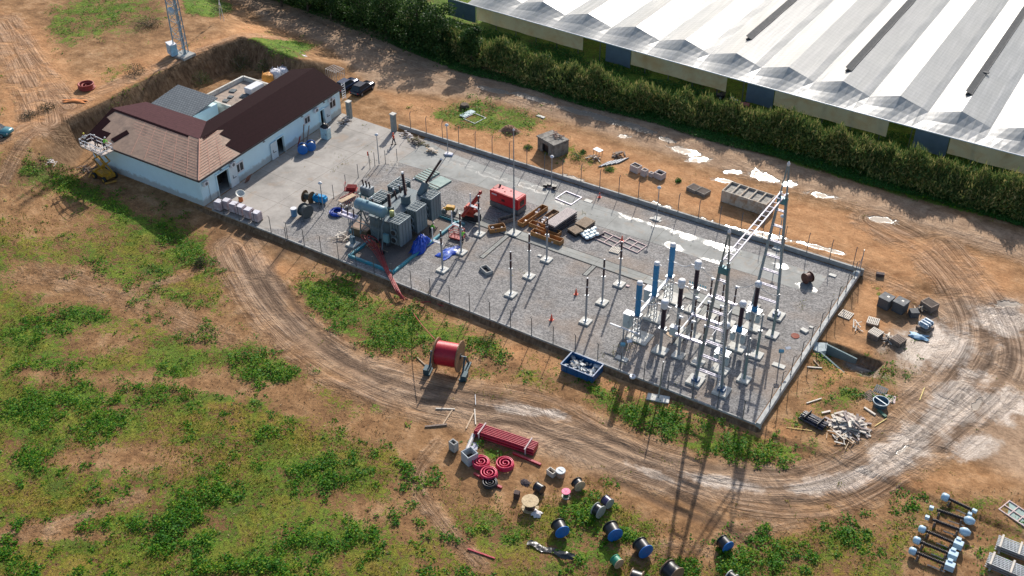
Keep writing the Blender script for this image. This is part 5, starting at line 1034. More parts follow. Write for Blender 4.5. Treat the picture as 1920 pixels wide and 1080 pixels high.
# generator
t = thing('generator', 'red and grey enclosed diesel generator standing on the gravel', 'generator', (-61.9, 94.35, 0), R(-4)); RG = mat('generator_red', (.50, .012, .022), .38, 0, .08, 1.2)
b = MB(); b.box((0, 0, .47), (4.3, 1.85, .72)); b.build('base_tank', mat('generator_base_grey', (.10, .12, .13), .5), t, .04); b = MB(); b.box((0, 0, 1.58), (4.3, 1.85, 1.46)); b.build('canopy', RG, t, .07)
b = MB(); b.box((-.0, 0, 2.33), (3.6, 1.5, .03)); b.build('roof_panel', mat('sunlit_pink_red', (.55, .10, .11), .4, 0, .1, 1), t)  # lighter red on top, sunlight put into the colour
for x_ in (-1.45, -.3, .95): d = MB(); d.box((x_, -.935, 1.55), (1.05, .02, 1.2)); d.build('side_door', RG, t, .005)
d = MB()
for k in range(5): d.box((-.05, -.96, 1.4+.07*k), (.5, .02, .04))
d.build('vent_slats', BLACKP, t); d = MB()
for k in range(6): d.box((-1.72+.13*k, -.955, 1.98), (.09, .02, .2))
d.build('lettering', WHITE, t)
d = MB(); d.box((2.16, 0, 1.5), (.03, .8, .7)); d.build('control_window', GLASS, t); d = MB(); d.box((-1.85, .2, 2.34), (.5, 1.0, .06)); d.build('air_outlet', DKRED, t); d = MB(); d.cyl((-1.6, .55, 2.3), (-1.6, .55, 2.65), .13); d.build('exhaust', BLACKP, t)
for x_, y_ in ((-1.0, .3), (-.3, -.2), (.2, .4), (.9, 0)): d = MB(); d.box((x_, y_, 2.37), (.22, .12, .06), .4); d.build('lifting_eye', DKRED, t)
# ------------------------------------------------ crates and packs
def crate(label, px, py, lx, ly, h, rz=0, m=WOOD, fill=None, name='crate', z=None, wall=.06):
    p = G(px, py) if z is None else GT(px, py); t = thing(name, label, 'crate', p, rz); b = MB()
    for c_, d_ in (((0, -ly/2, h/2+.05), (lx, wall, h)), ((0, ly/2, h/2+.05), (lx, wall, h)), ((-lx/2, 0, h/2+.05), (wall, ly-wall, h)), ((lx/2, 0, h/2+.05), (wall, ly-wall, h)), ((0, 0, .08), (lx-wall, ly-wall, .06))): b.box(c_, d_)
    b.build('side_board', m, t, .005); k = MB()
    n = max(2, int(max(lx, ly)/1.3))
    for i in range(n+1):
        u = -.5+i/n
        if lx > ly: k.box((u*(lx-.1), -ly/2-.04, h/2+.05), (.09, .03, h)); k.box((u*(lx-.1), 0, .025), (.1, ly, .05))
        else: k.box((lx/2+.04, u*(ly-.1), h/2+.05), (.03, .09, h)); k.box((0, u*(ly-.1), .025), (lx, .1, .05))
    k.build('batten', m, t)
    if fill:
        f = MB(); rr = random.Random(int(px))
        for i in range(fill[1]): f.box((rr.uniform(-.38, .38)*lx, rr.uniform(-.38, .38)*ly, .2+rr.random()*h*.5), (rr.uniform(.15, .45), rr.uniform(.15, .4), rr.uniform(.1, .3)), rr.random()*3, rr.random())
        f.build('packing', fill[0], t)
    return t
WPK = mat('white_packing', (.62, .58, .57), .7, 0, .1, 3)
crate('long open orange timber crate nearest the generator, holding white packing', 999, 409, .8, 4.9, .6, R(-6), fill=(WPK, 6))
crate('long orange timber crate behind the front orange crate, open and empty inside', 1022, 433, 4.2, .75, .55, R(-3), fill=(WPK, 2))
crate('frontmost long orange timber crate holding white bags', 1026, 449, 4.1, .8, .6, R(-1), fill=(WPK, 7))
crate('narrow open timber crate with white packing beside the stacked beams', 1025, 412, .8, 3.8, .4, R(-6), fill=(WPK, 6), m=mat('shaded_crate_timber', (.26, .15, .08), .8))  # darker copy of the crate timber, shade put into its colour
crate('small brown timber crate holding a dark crumpled bag, left of the tall mast', 932, 432, 1.0, 1.9, .55, R(-40), fill=(mat('dark_bag', (.07, .08, .12), .5), 8))
crate('small weathered timber crate just behind the one with the dark bag', 951, 415, .8, 2.0, .5, R(-28), m=GREYW, fill=(BLACKP, 6))
def stack(label, px, py, lx, ly, layers, hz, rz, top, side, name='beam_stack', cat='stack', z=None):
    p = G(px, py) if z is None else GT(px, py); t = thing(name, label, cat, p, rz)
    for k in range(layers):
        b = MB(); n = max(3, int(lx/.17)); z_ = .12+k*hz
        for i in range(n): b.box((-lx/2+(i+.5)*lx/n, 0, z_+hz*.3), (lx/n*.8, ly, hz*.6))
        b.build('beam_layer', top if k == layers-1 else side, t)
        s_ = MB()
        for y_ in (-.4, 0, .4): s_.box((0, y_*ly, z_-.05), (lx, .1, .1))
        s_.build('spacer', GREYW, t)
    return t
BEAMW = mat('pale_purple_timber', (.40, .34, .33), .7, 0, .2, 5)
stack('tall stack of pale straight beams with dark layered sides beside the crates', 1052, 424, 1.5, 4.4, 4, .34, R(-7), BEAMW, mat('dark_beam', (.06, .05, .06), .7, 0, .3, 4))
stack('low brown pack of boards between the beam stack and the white insulator tray', 1097, 423, 1.6, 2.0, 2, .25, R(-8), mat('brown_board', (.26, .19, .13), .8), GREYW, 'board_pack')
stack('low square brown pack with dark base left of the white insulator tray', 1079, 438, 1.5, 1.3, 2, .3, R(-20), mat('brown_board', (.26, .19, .13), .8), BLACKP, 'board_pack')
t = thing('insulator_tray', 'dark tray crowded with round white insulator discs', 'tray', G(1109, 441), R(-22)); b = MB(); b.box((0, 0, .15), (1.7, 2.6, .3)); b.build('tray', mat('dark_tray', (.05, .04, .05), .7), t)
for k in range(13): a_ = MB(); x_ = -.55+.55*(k % 3)+.08*math.sin(k*3); y_ = -1.05+.5*(k//3)+.1*math.cos(k*2); a_.cyl((x_, y_, .3), (x_, y_, .42+.08*(k % 2)), .27, .2, 12); a_.build('insulator_disc', mat('glazed_white', (.62, .72, .76), .3), t)
def frame(label, px, py, lx, ly, rz, m, n=(2, 2), z=0, name='timber_grid', fn=G, w_=.09, plate=None):
    t = thing(name, label, 'frame', fn(px, py), rz); b = MB()
    for i in range(n[0]+1): b.box((-lx/2+lx*i/n[0], 0, .06), (w_, ly+w_, .1))
    for j in range(n[1]+1): b.box((0, -ly/2+ly*j/n[1], .065), (lx+w_, w_, .11))
    b.build('bars', m, t)
    if plate: q = MB(); q.box((0, 0, .02), (lx, ly, .03)); q.build('panel', plate, t)
    return t
PINKW = mat('pinkish_pale_timber', (.56, .42, .40), .7, 0, .12, 3); GREENP = mat('pale_green_glass', (.22, .32, .29), .3, 0, .08, 1)
frame('left of two pinkish timber frames lying on the gravel beyond the trench', 1141, 449, 2.7, 1.9, R(-8), PINKW, (2, 2))
frame('right of two pinkish timber frames lying on the gravel, with a yellow corner', 1187, 461, 2.5, 1.9, R(-8), PINKW, (2, 2))
frame('grey steel frame with white side bars lying near the far wall', 1066, 372, 2.4, 2.2, R(-6), mat('lilac_white_steel', (.6, .6, .7)), (1, 1))
# pallets
def pallet(label, p, rz, m=PALEW, tilt=0.0, s=1.2, group=None, cat='pallet'):
    t = thing('pallet', label, cat, p, rz, group); t.rotation_euler.x = tilt; b = MB()
    for k in range(7): b.box((-s/2+.06+k*(s-.12)/6, 0, .13), (.11, s, .025))
    b.build('top_boards', m, t); b = MB()
    for k in (-1, 0, 1): b.box((0, k*(s/2-.06), .065), (s, .1, .095))
    b.build('runners', m, t); return t
WPAL = mat('whitened_timber', (.60, .54, .46), .75, 0, .12, 4)
pallet('pale slatted pallet lying between the two pinkish timber frames and the arrester row', G(1154, 470), .1, WPAL)
pallet('white slatted pallet leaning at the corner of the gravel below the gate pillar', G(738, 309), .5, WPAL, .25)
pallet('bright slatted pallet lying alone on the orange earth outside the side wall', GT(1586, 591), -.1, WPAL, 0, 1.3)
# reel on the lane, small slabs, cones, lids
def drum(label, p, rz, R0, w_, mflange, mcable, rin=.7, name='cable_drum', lying=False, side=None, tilt=0, group=None, cat='cable drum'):
    t = thing(name, label, cat, p, rz, group); ax = (0, 0, 1) if lying else (1, 0, 0); z = 0 if lying else R0; A = Vector(ax)
    c0 = Vector((0, 0, 0.02 if lying else z))-(A*w_/2 if not lying else A*0)
    for k, mm in ((0, mflange), (1, side or mflange)):
        q = c0+A*(w_*k); f = MB(); f.cyl(q-A*.04, q+A*.04, R0, R0, 26); f.cyl(q-A*.055, q+A*.055, R0*.16, R0*.16, 12); fo = f.build('flange', mm, t, .008)
    c = MB(); c.cyl(c0+A*.04, c0+A*(w_-.04), R0*rin, R0*rin, 26)
    n = int(w_/.07)
    for k in range(n): pass
    c.build('wound_cable', mcable, t); return t
DKB = mat('rusty_brown_drum', (.09, .03, .02), .6, 0, .3, 3); BLKC = mat('black_cable', (.016, .018, .024), .38, 0, .25, 9); BLUEF = mat('blue_painted_flange', (.012, .13, .46), .5, 0, .15, 2, (.03, .2, .5))
drum('dark brown steel drum standing on the wet lane near the right end', G(1513, 529), R(60), .62, .8, DKB, DKB, .8)
def small(label, p, d, m, name, cat, rz=0, z=0):
    o = MB().box((0, 0, d[2]/2), d).build(name, m, None, .015); o.location = (p[0], p[1], p[2]+z); o.rotation_euler.z = rz; return tag(o, label, cat)
small('small white concrete slab on the gravel strip left of a far lamp post', G(1103, 377), (1.0, .7, .06), PAD, 'slab', 'slab')
small('narrow white slab at the foot of the lamp post right of the pallet frames', G(1229, 412), (1.5, .5, .07), PAD, 'slab', 'slab')
small('white slab on the gravel strip behind the far gantry column', G(1447, 477), (1.3, .6, .06), PAD, 'slab', 'slab')
small('small white block where the lane ends at the right', G(1561, 517), (.8, .5, .12), PAD, 'block', 'block')
small('pale square lid on the gravel near the side wall', G(1508, 621), (.8, .55, .2), PAD, 'box_lid', 'lid', -.3)
small('tiny pale stone on the gravel beside the side wall', G(1521, 614), (.4, .3, .1), PAD, 'block', 'block')
small('pale brown board lying between the switchgear footings near the front', G(1254, 627), (1.0, .45, .05), PALEW, 'board', 'board', -.3)
small('pale concrete block by the left leg of the near gantry column', G(1313, 703), (1.1, .5, .14), PAD, 'block', 'block')
small('small white block beside the rear left post insulator', G(1012, 480), (.45, .35, .12), PAD, 'block', 'block')
small('small reddish white block beside the rear right post insulator', G(1177, 537), (.4, .3, .12), PINKW, 'block', 'block')
o = MB().cyl((0, 0, 0), (0, 0, .05), .45, .45, 18).build('manhole_lid', mat('rust_lid', (.22, .05, .025), .8)); o.location = G(1491, 630); tag(o, 'round rust red manhole lid on the gravel near the side wall', 'manhole')
t = thing('trench_box', 'small grey box with dark opening at the end of the trench branch', 'box', G(912, 509), R(-25)); b = MB()
for c_, d_ in (((0, -.4, .2), (1.5, .14, .4)), ((0, .4, .2), (1.5, .14, .4)), ((-.7, 0, .2), (.14, .7, .4)), ((.7, 0, .2), (.14, .7, .4))): b.box(c_, d_)
b.build('rim', CONC, t, .02); b = MB(); b.box((0, 0, .05), (1.2, .6, .04)); b.build('dark_bottom', BLACKP, t)
CONEM = mat('cone_orange', (.75, .10, .05), .5, 0, .1, 5)
def cone(label, px, py, h=.9):
    t = thing('traffic_cone', label, 'cone', G(px, py), 0); b = MB(); b.lathe((0, 0, .04), [(.17, 0), (.04, h*.8), (.03, h*.82)], 10); b.build('body', CONEM, t); b = MB(); b.box((0, 0, .02), (.42, .42, .04)); b.build('foot', CONEM, t); b = MB(); b.lathe((0, 0, h*.35), [(.12, 0), (.095, .14)], 10); b.build('band', WHITE, t)
cone('orange marker cone on open gravel between the two insulator rows', 1034, 600); cone('orange marker cone standing on the trench beyond the insulator rows', 1080, 552); cone('small red marker cone beside the far wall near the steel frame', 1124, 370, .8); cone('red marker cone between the two pinkish timber frames', 1166, 452)
t = thing('marker_post', 'short orange flag post at the slanting yard edge', 'marker', G(692, 303)); b = MB(); b.cyl((0, 0, 0), (0, 0, 1.5), .03); b.build('post', DSTEEL, t); b = MB(); b.box((-.1, 0, 1.15), (.22, .04, .6)); b.build('flag', CONEM, t)
# ------------------------------------------------ yard items by the building
WRAP = mat('wrapped_brick_pack', (.42, .33, .35), .45, 0, .15, 2.5, (.55, .5, .52), .4, 2)
packs = ['leftmost', 'second from the left', 'third from the left', 'third from the right', 'second from the right', 'rightmost']
for (px_, py_), w_ in zip(((413, 393), (427, 391), (441, 397), (454, 402), (468, 408), (483, 414)), packs):
    t = thing('brick_pack', '%s of the film wrapped brick packs lined up inside the near wall' % w_, 'brick pack', G(px_, py_), R(3), 'wrapped brick packs along the near wall'); b = MB(); b.box((0, 0, .7), (1.0, 1.0, 1.1)); b.build('wrapped_bricks', WRAP, t, .07)
    b = MB(); b.box((0, 0, 1.27), (.85, .85, .05), .1); b.build('film_top', mat('white_film', (.62, .60, .64), .35, 0, .1, 4, None, .5), t, .02); b = MB(); [b.box((k*.42, 0, .07), (.12, 1.0, .14)) for k in (-1, 0, 1)]; b.build('pallet_runners', GREYW, t)
t = thing('cement_mixer', 'small mixer with a wide pale bowl standing before the big doorway', 'mixer', G(452, 377)); b = MB(); b.lathe((0, 0, .75), [(.25, 0), (.5, .35), (.62, .5), (.56, .52), (.2, .2)], 16, (.35, -.1, .9)); b.build('bowl', mat('pale_bowl', (.55, .55, .5), .5), t)
b = MB(); b.cyl((0, 0, 0), (0, 0, .8), .3, .25, 10); b.build('stand', mat('orange_stand', (.5, .16, .05), .6), t); b = MB(); b.cyl((-.3, .3, .2), (-.3, .4, .2), .2); b.build('wheel', RUBBER, t)
def leaning(label, p, d, m, tilt, rz, name='board', cat='board'):
    o = MB().box((0, 0, d[2]/2), d).build(name, m); o.location = p; o.rotation_euler = (tilt, 0, rz); return tag(o, label, cat)
leaning('brown sheet leaning on the facade below the first window', (*FP(.25, .75)[:2], 0.02), (.9, .04, 1.3), mat('brown_sheet', (.18, .09, .07), .7), .5, FRZ, 'sheet_board')
leaning('tall dark plank leaning on the facade left of the small window', (*FP(.665, .6)[:2], 0.02), (.2, .06, 2.9), GREYW, .18, FRZ)
leaning('second tall plank leaning on the facade beside the blue drums', (*FP(.685, .8)[:2], 0.02), (.16, .06, 2.6), GREYW, .28, FRZ)
leaning('short reddish plank leaning near the left blue drum', (*FP(.62, .7)[:2], 0.02), (.2, .06, 1.8), DKRED, .35, FRZ)
drum('left one of two drums with bright blue sides against the facade', G(569, 287), R(-52), .68, .8, BLUEF, BLKC, .85)
drum('right one of two drums with bright blue sides against the facade', G(584, 281), R(-46), .66, .8, BLUEF, BLKC, .85)
cabinet('white blue cabinet with black cloth by the far facade door', tuple(G(612, 259)), 1.1, .9, 1.6, .0, R(5), name='switch_cabinet', m=mat('pale_cyan_cabinet', (.40, .58, .62), .5))
drape('black cloth heaped over the pale cabinet by the far door', 'cloth', 'cloth', None, BLACKP, .5, (*tuple(G(612, 259))[:2], 1.66), 10, .5, .5, 8)
def heap(label, px, py, n, sx, sy, m, ln=(.8, 2.0), name='timber_heap', cat='heap', fn=GT, hz=.5, seed=3, m2=None, th=.1):
    r = random.Random(seed); t = thing(name, label, cat, fn(px, py)); 
    for q, mm in ((0, m), (1, m2 or m)):
        b = MB()
        for k in range(n//2):
            a = r.random()*3.14; l_ = r.uniform(*ln); x_ = r.gauss(0, sx*.42); y_ = r.gauss(0, sy*.42); z_ = .06+max(0, hz*(1-abs(x_)/sx-abs(y_)/sy))*r.random()*1.4; tl = r.uniform(-.18, .18)
            d_ = Vector((math.cos(a), math.sin(a), tl))*l_/2; b.beam(Vector((x_, y_, z_+abs(tl)*l_/2))-d_, Vector((x_, y_, z_+abs(tl)*l_/2))+d_, r.uniform(.5, 1.5)*th, r.uniform(.3, .6)*th)
        b.build('timbers' if q == 0 else 'broken_boards', mm, t)
    return t
heap('pale timber offcuts heaped on the lane edge inside the far wall', 808, 285, 26, .9, .5, PALEW, (.5, 1.3), fn=G, seed=4, m2=WPAL)
heap('dark twigs and rubbish heaped at the far wall left of the timber offcuts', 783, 268, 50, 1.8, .6, GREYW, (.3, 1.0), 'rubbish_heap', fn=G, seed=5, m2=mat('olive_rubbish', (.12, .11, .04), .9), hz=.7)
heap('mixed dark rubbish strewn beside the right gate pillar', 762, 254, 26, 1.2, .5, GREYW, (.3, .8), 'rubbish_heap', fn=G, seed=6, m2=WPK)
heap('rubble and timber piled behind the pillar at the building corner', 648, 228, 30, .8, 1.3, GREYW, (.4, 1.4), 'rubble_heap', fn=G, seed=7, m2=WPK)
small('long white tube lying at the edge of the grey sheets', G(786, 330), (.16, 2.4, .16), WHITE, 'tube', 'tube', R(-4))
small('short white bundle of tubes at the foot of the far left lamp post', G(842, 291), (1.1, .5, .25), mat('white_tube', (.5, .52, .62), .5), 'tube_bundle', 'tubes', .4)
for k, (px_, py_, w_) in enumerate(((800, 330, 'left'), (822, 345, 'right'))):
    t = thing('sheet_stack', '%s stack of grey green panels lying behind the transformer' % w_, 'panels', G(px_, py_), R(-6)); b = MB(); b.box((0, 0, .1), (1.9, 3.0, .2)); b.build('panel', GREENP, t)
    b = MB(); [b.box((0, -1.3+.5*i, .22), (1.9, .08, .05)) for i in range(6 if k == 0 else 2)]; b.build('strips', GREYW, t)
drum('upright wooden cable drum with brown round side behind the blue tank', G(579, 379), R(10), .78, 1.0, mat('brown_drum_wood', (.15, .085, .04), .8, 0, .2, 3), mat('dark_green_cable', (.04, .05, .045), .7), .55)
drum('big dark grey cable drum left of the lamp post in the yard', G(574, 406), R(-10), .85, 1.0, mat('dark_grey_drum', (.07, .085, .09), .6, 0, .2, 3), mat('dark_grey_drum', (.07, .085, .09)), .7)
t = thing('water_barrel', 'small white and blue barrel left of the big grey drum', 'barrel', G(552, 404)); b = MB(); b.cyl((0, 0, 0), (0, 0, 1.0), .38, .38, 16); b.build('barrel', mat('blue_grey_barrel', (.08, .2, .35), .4), t); b = MB(); b.cyl((0, 0, 1.0), (0, 0, 1.05), .39, .39, 16); b.build('lid', WHITE, t)
t = thing('site_tank', 'bright blue rounded plastic tank in front of the lamp post', 'tank', G(601, 380), R(12)); b = MB(); b.box((0, 0, .62), (1.9, 1.0, .95)); b.build('tank_body', mat('bright_blue_tank', (.01, .27, .55), .35, 0, .08, 1), t, .22); b = MB(); b.cyl((-.4, 0, 1.08), (-.4, 0, 1.18), .2); b.build('cap', BLACKP, t); b = MB(); b.box((-1.15, -.3, .3), (.4, .1, .5), .5); b.build('tow_hitch', WHITE, t)
for sy in (-.5, .5): wheel((.2, sy, .22), t, .22, .14)
# gear around the auxiliary supply left of the big transformer
def rings(label, p, R0, r_, n, m, name='cable_coil', cat='cable coil', z0=None, spiral=False):
    t = thing(name, label, cat, p); b = MB(); rr = random.Random(int(R0*100+n))
    for k in range(n): b.ring((rr.uniform(-.05, .05), rr.uniform(-.05, .05), r_+(k % 4)*r_*1.7), R0*(1-.09*(k//4))+rr.uniform(-.05, .05), r_, 26, 6)
    b.build('coil_turns', m, t); q = MB(); pts = []
    for k in range(30): a = k*.33; q_ = R0*(.85-.022*k); pts.append((q_*math.cos(a), q_*math.sin(a), r_*3.5+.1*math.sin(k*.2)))
    q.tube(pts, r_, 6)
    q.build('loose_end', m, t); return t
rings('dark blue cable coil left of the tall blue grey support', G(632, 400), .85, .06, 12, BLUETARP)
t = thing('cable_support', 'tall blue grey support post carrying three small arresters left of the transformer', 'support', G(662, 459), 0); b = MB(); b.box((0, 0, .1), (1.3, 1.3, .2)); b.build('footing', PAD, t, .02)
b = MB()
for sx, sy in ((-.14, -.14), (.14, -.14), (.14, .14), (-.14, .14)): b.beam((sx, sy, .2), (sx, sy, 3.9), .06)
b.box((0, 0, .7), (.5, .4, .9)); b.build('post', mat('blue_grey_post', (.12, .2, .26), .5, .2, .1, 2), t)
b = MB(); b.box((-.3, 0, 3.95), (2.4, .9, .1)); b.box((-.3, .35, 4.1), (2.4, .12, .12)); b.box((-.3, -.35, 4.1), (2.4, .12, .12)); b.build('top_frame', mat('lilac_white_steel', (.6, .6, .7)), t)
for x_ in (-1.2, -.3, .6): b = MB(); ribbed(b, (x_, 0, 4.0), (x_-.05, .1, 5.1), .09); b.build('arrester', PORC, t); b = MB(); b.cyl((x_, 0, 5.1), (x_, 0, 5.3), .07); b.build('top_cap', WHITE, t)
t = thing('auxiliary_transformer', 'small auxiliary transformer with three short bushings on a steel stand', 'transformer', G(692, 392), 0); b = MB()
for sx in (-.8, .8):
    for sy in (-.45, .45): b.beam((sx, sy, 0), (sx, sy, 2.1), .16)
b.box((0, 0, 2.15), (2.0, 1.2, .12)); b.beam((-.8, -.45, .2), (.8, -.45, 2.0), .07); b.build('stand', mat('green_grey_steel', (.17, .25, .25)), t)
b = MB(); b.box((0, 0, 2.75), (1.5, .9, 1.0)); [b.box((-.6+.2*k, -.52, 2.7), (.05, .2, .8)) for k in range(7)]; b.build('tank', mat('pale_tank_grey', (.36, .40, .42), .4), t, .03)
for k, x_ in enumerate((-.5, 0, .5)): b = MB(); ribbed(b, (x_, 0, 3.25), (x_-.15, 0, 4.0), .11); b.build('bushing', PORC, t)
b = MB(); b.box((.1, .1, .5), (.7, .5, .5)); b.build('orange_box', mat('orange_box', (.5, .25, .08), .6), t)
t = thing('red_trailer', 'dark red small trailer frame behind the plank left of the auxiliary transformer', 'trailer', G(659, 364), .5); b = MB(); b.box((0, 0, .7), (1.6, 1.0, .12)); [b.beam((-.7, y_, .7), (-.7, y_, 1.6), .06) for y_ in (-.4, .4)]; b.beam((-.7, -.4, 1.6), (-.7, .4, 1.6), .06); [b.box((.1, -.4+.2*k, 1.0), (1.2, .05, .4)) for k in range(5)]; b.build('frame', DKRED, t)
for sy in (-.55, .55): wheel((.1, sy, .35), t, .35, .18, hub=DKRED)
small('wide pale plank lying across trestles beside the dark red trailer', G(651, 372, .9), (.75, 2.4, .08), PALEW, 'plank', 'plank', R(-10))
t = thing('trestle', 'slatted steel trestle under the pale plank', 'trestle', G(654, 378), R(-10)); b = MB(); [b.beam((.3, -1+.4*k, .0), (.75, -1+.4*k, .82), .06) for k in range(6)]; b.beam((.3, -1.1, .82), (.3, 1.1, .82), .08); b.beam((-.3, -1.1, .82), (-.3, 1.1, .82), .08); b.beam((-.3, -1, 0), (-.3, -1, .82), .06); b.beam((-.3, 1, 0), (-.3, 1, .82), .06); b.build('trestle_bars', DKRED, t)
o = MB().tube([(0, 0, .1), (1.3, .9, .1), (.9, 1.4, .1), (.3, 1.5, .1)], .07, 6).build('bent_pipe', WHITE); o.location = G(699, 391); tag(o, 'bent white pipe on the gravel between auxiliary transformer and conservator', 'pipe')
t = thing('work_shelter', 'tan board box with timber edge beside the cable support', 'shelter', G(681, 440), R(4)); b = MB(); b.box((0, 0, .55), (2.2, 1.5, 1.1)); b.build('box_side', mat('dark_brown_board', (.10, .075, .045), .8), t); b = MB(); b.box((-.1, .1, 1.14), (2.3, 1.6, .06), 0, .12); b.build('box_top', mat('tan_board', (.30, .215, .155)), t)
heap('orange and pale offcuts scattered in the pit under the conservator', 700, 462, 26, 1.2, .8, PALEW, (.4, 1.2), 'offcut_heap', fn=G, seed=12, m2=mat('orange_offcut', (.6, .2, .06), .7))
heap('pale planks and pipes lying in front of the cable support', 640, 447, 12, 1.6, .7, WPAL, (1.0, 2.2), 'plank_heap', fn=G, seed=13, m2=GREYW)
# ------------------------------------------------ big red cable drum and its cable
p = GT(842, 692); t = thing('cable_drum', 'huge wooden drum of bright red cable on jack stands outside the near wall', 'cable drum', p, R(18))
DRW = mat('drum_board', (.26, .15, .08), .75, 0, .2, 3, (.18, .1, .05), .15)
for s in (-1, 1):
    f = MB(); f.cyl((s*1.22-.06, 0, 1.9), (s*1.22+.06, 0, 1.9), 1.62, 1.62, 40); fo = f.build('flange', DRW, t, .01); h = MB(); h.cyl((s*1.3-.05, 0, 1.95), (s*1.3+.05, 0, 1.95), .28, .28, 16); h.build('hub', BLACKP, fo)
c = MB(); pr = [(1.2, 0)]
for k in range(22): pr += [(1.20, k*.105+.02), (1.25, k*.105+.05), (1.20, k*.105+.09)]
c.lathe((-1.15, 0, 1.95), pr, 36, (1, 0, 0)); c.build('wound_cable', REDC, t)
ax = MB(); ax.cyl((-1.9, 0, 1.95), (1.9, 0, 1.95), .07); ax.build('axle', STEEL, t)
for s in (-1, 1):
    j = MB(); j.beam((s*1.75, -1.2, .15), (s*1.75, 0, 2.0), .16, .2); j.beam((s*1.75, 1.2, .15), (s*1.75, 0, 2.0), .16, .2); j.box((s*1.75, -.1, .12), (.45, 3.0, .2)); j.box((s*1.95, -1.1, .4), (.6, .9, .6)); j.build('jack_stand', mat('dark_teal_steel', (.03, .07, .09), .5, .2), t)
RC2 = mat('dull_red_cable', (.34, .035, .035), .5, 0, .2, 5); CABP = [G(815, 636, 2.9), G(790, 608, 1.4), GT(772, 583), GT(757, 563), G(748, 548, .4), G(735, 522, .4), G(722, 500, .4), G(706, 470, .4), G(692, 440, 1.0)]
cab = MB()
def catm(P, k=6):
    out = []; P = [P[0]]+list(P)+[P[-1]]
    for i in range(1, len(P)-2):
        for j in range(k):
            t_ = j/k; a, b, c_, d = P[i-1], P[i], P[i+1], P[i+2]; out.append(.5*((2*b)+(-a+c_)*t_+(2*a-5*b+4*c_-d)*t_**2+(-a+3*b-3*c_+d)*t_**3))
    return out+[P[-2]]
cab.tube(catm(CABP[:5]), .05, 6).build('cable', RC2); tag(bpy.data.objects['cable'], 'single brownish red cable running from the huge red drum up to the near wall', 'cable')
for k in range(7):
    q = MB(); o_ = Vector((.11*(k-3), .05*math.sin(k), .03*(k % 3))); sp = 1+.0*k
    pts = [G(756, 562, -.3)+o_*.6, G(746, 546, .25)+o_, G(735, 524, .3)+o_, G(722, 500, .34)+o_*1.2, G(708, 472, .4)+o_*2.4, G(694+2*(k-3), 448+3*(k % 3), .9)+o_*2.5, G(680+5*(k % 4), 440+4*(k % 2), .9)]
    q.tube(catm(pts), .05, 5); o = q.build('cable', RC2); tag(o, 'one of the bundled dark red cables crossing the near wall into the transformer pit', 'cable', 'red cables crossing into the transformer pit')
q = MB(); q.tube(catm([G(746, 548, .2), GT(764, 561), GT(785, 567), GT(806, 566), GT(832, 574)]), .06, 6); o = q.build('cable', RC2); tag(o, 'loop of dark red cable lying along the outside foot of the near wall', 'cable')
# ------------------------------------------------ skip outside the near wall
t = thing('skip', 'blue open skip full of pale rubbish standing against the near wall outside', 'skip', (-39.1, 72.9, float(height(-39.1, 72.9))), R(0)); SKB = mat('skip_blue', (.012, .085, .22), .45, 0, .15, 1.5); b = MB()
for c_, d_ in (((0, -1.1, .45), (3.6, .08, .8)), ((0, 1.1, .45), (3.6, .08, .8)), ((-1.8, 0, .45), (.08, 2.12, .8)), ((1.8, 0, .45), (.08, 2.12, .8)), ((0, 0, .1), (3.6, 2.2, .1)), ((0, -1.13, .88), (3.7, .14, .1)), ((0, 1.13, .88), (3.7, .14, .1)), ((-1.83, 0, .88), (.14, 2.2, .1)), ((1.83, 0, .88), (.14, 2.2, .1))): b.box(c_, d_)
b.build('skip_body', SKB, t, .01); b = MB(); b.box((0, -1.2, .45), (.12, .08, .7)); b.box((-1.2, -1.2, .45), (.12, .08, .7)); b.box((1.2, -1.2, .45), (.12, .08, .7)); b.build('rib', SKB, t)
b = MB(); r = random.Random(9)
for k in range(60): b.box((r.uniform(-1.6, 1.6), r.uniform(-.95, .95), .4+r.random()*.2), (r.uniform(.15, .6), r.uniform(.1, .4), .15), r.random()*3, r.random()*.6)
b.build('rubbish', mat('pale_rubbish', (.42, .46, .48), .6, 0, .35, 4, (.3, .2, .1), .3, 2), t)

for yy, w_ in ((79.9, 'near'), (83.9, 'middle'), (87.9, 'far')):
    q = MB(); a_, c_ = Vector((-36.3, yy, 5.0)), Vector((-34.3, yy-.4, 5.85)); q.tube([a_.lerp(c_, k/8)-Vector((0, 0, .35*math.sin(math.pi*k/8))) for k in range(9)], .035, 5); o = q.build('conductor', WHITE); tag(o, 'thin pale conductor from the %s blue wrapped breaker pole to its domed transformer' % w_, 'conductor')

for yy, w_ in ((79.7, 'near'), (83.5, 'middle'), (87.4, 'far')):
    for (x0_, z0_, x1_, z1_, txt) in ((-33.2, 5.9, -31.9, 5.0, 'short drooping conductor from the %s domed transformer to its disconnector'), (-29.2, 5.0, -27.3, 6.0, 'short drooping conductor from the %s disconnector to its voltage transformer'), (-27.1, 6.0, -24.9, 5.3, 'conductor from the %s voltage transformer to the grey green arrester post')):
        q = MB(); a_, c_ = Vector((x0_, yy, z0_)), Vector((x1_, yy+.3, z1_)); q.tube([a_.lerp(c_, k/8)-Vector((0, 0, .3*math.sin(math.pi*k/8))) for k in range(9)], .03, 5); o = q.build('conductor', STEEL); tag(o, txt % w_, 'conductor')
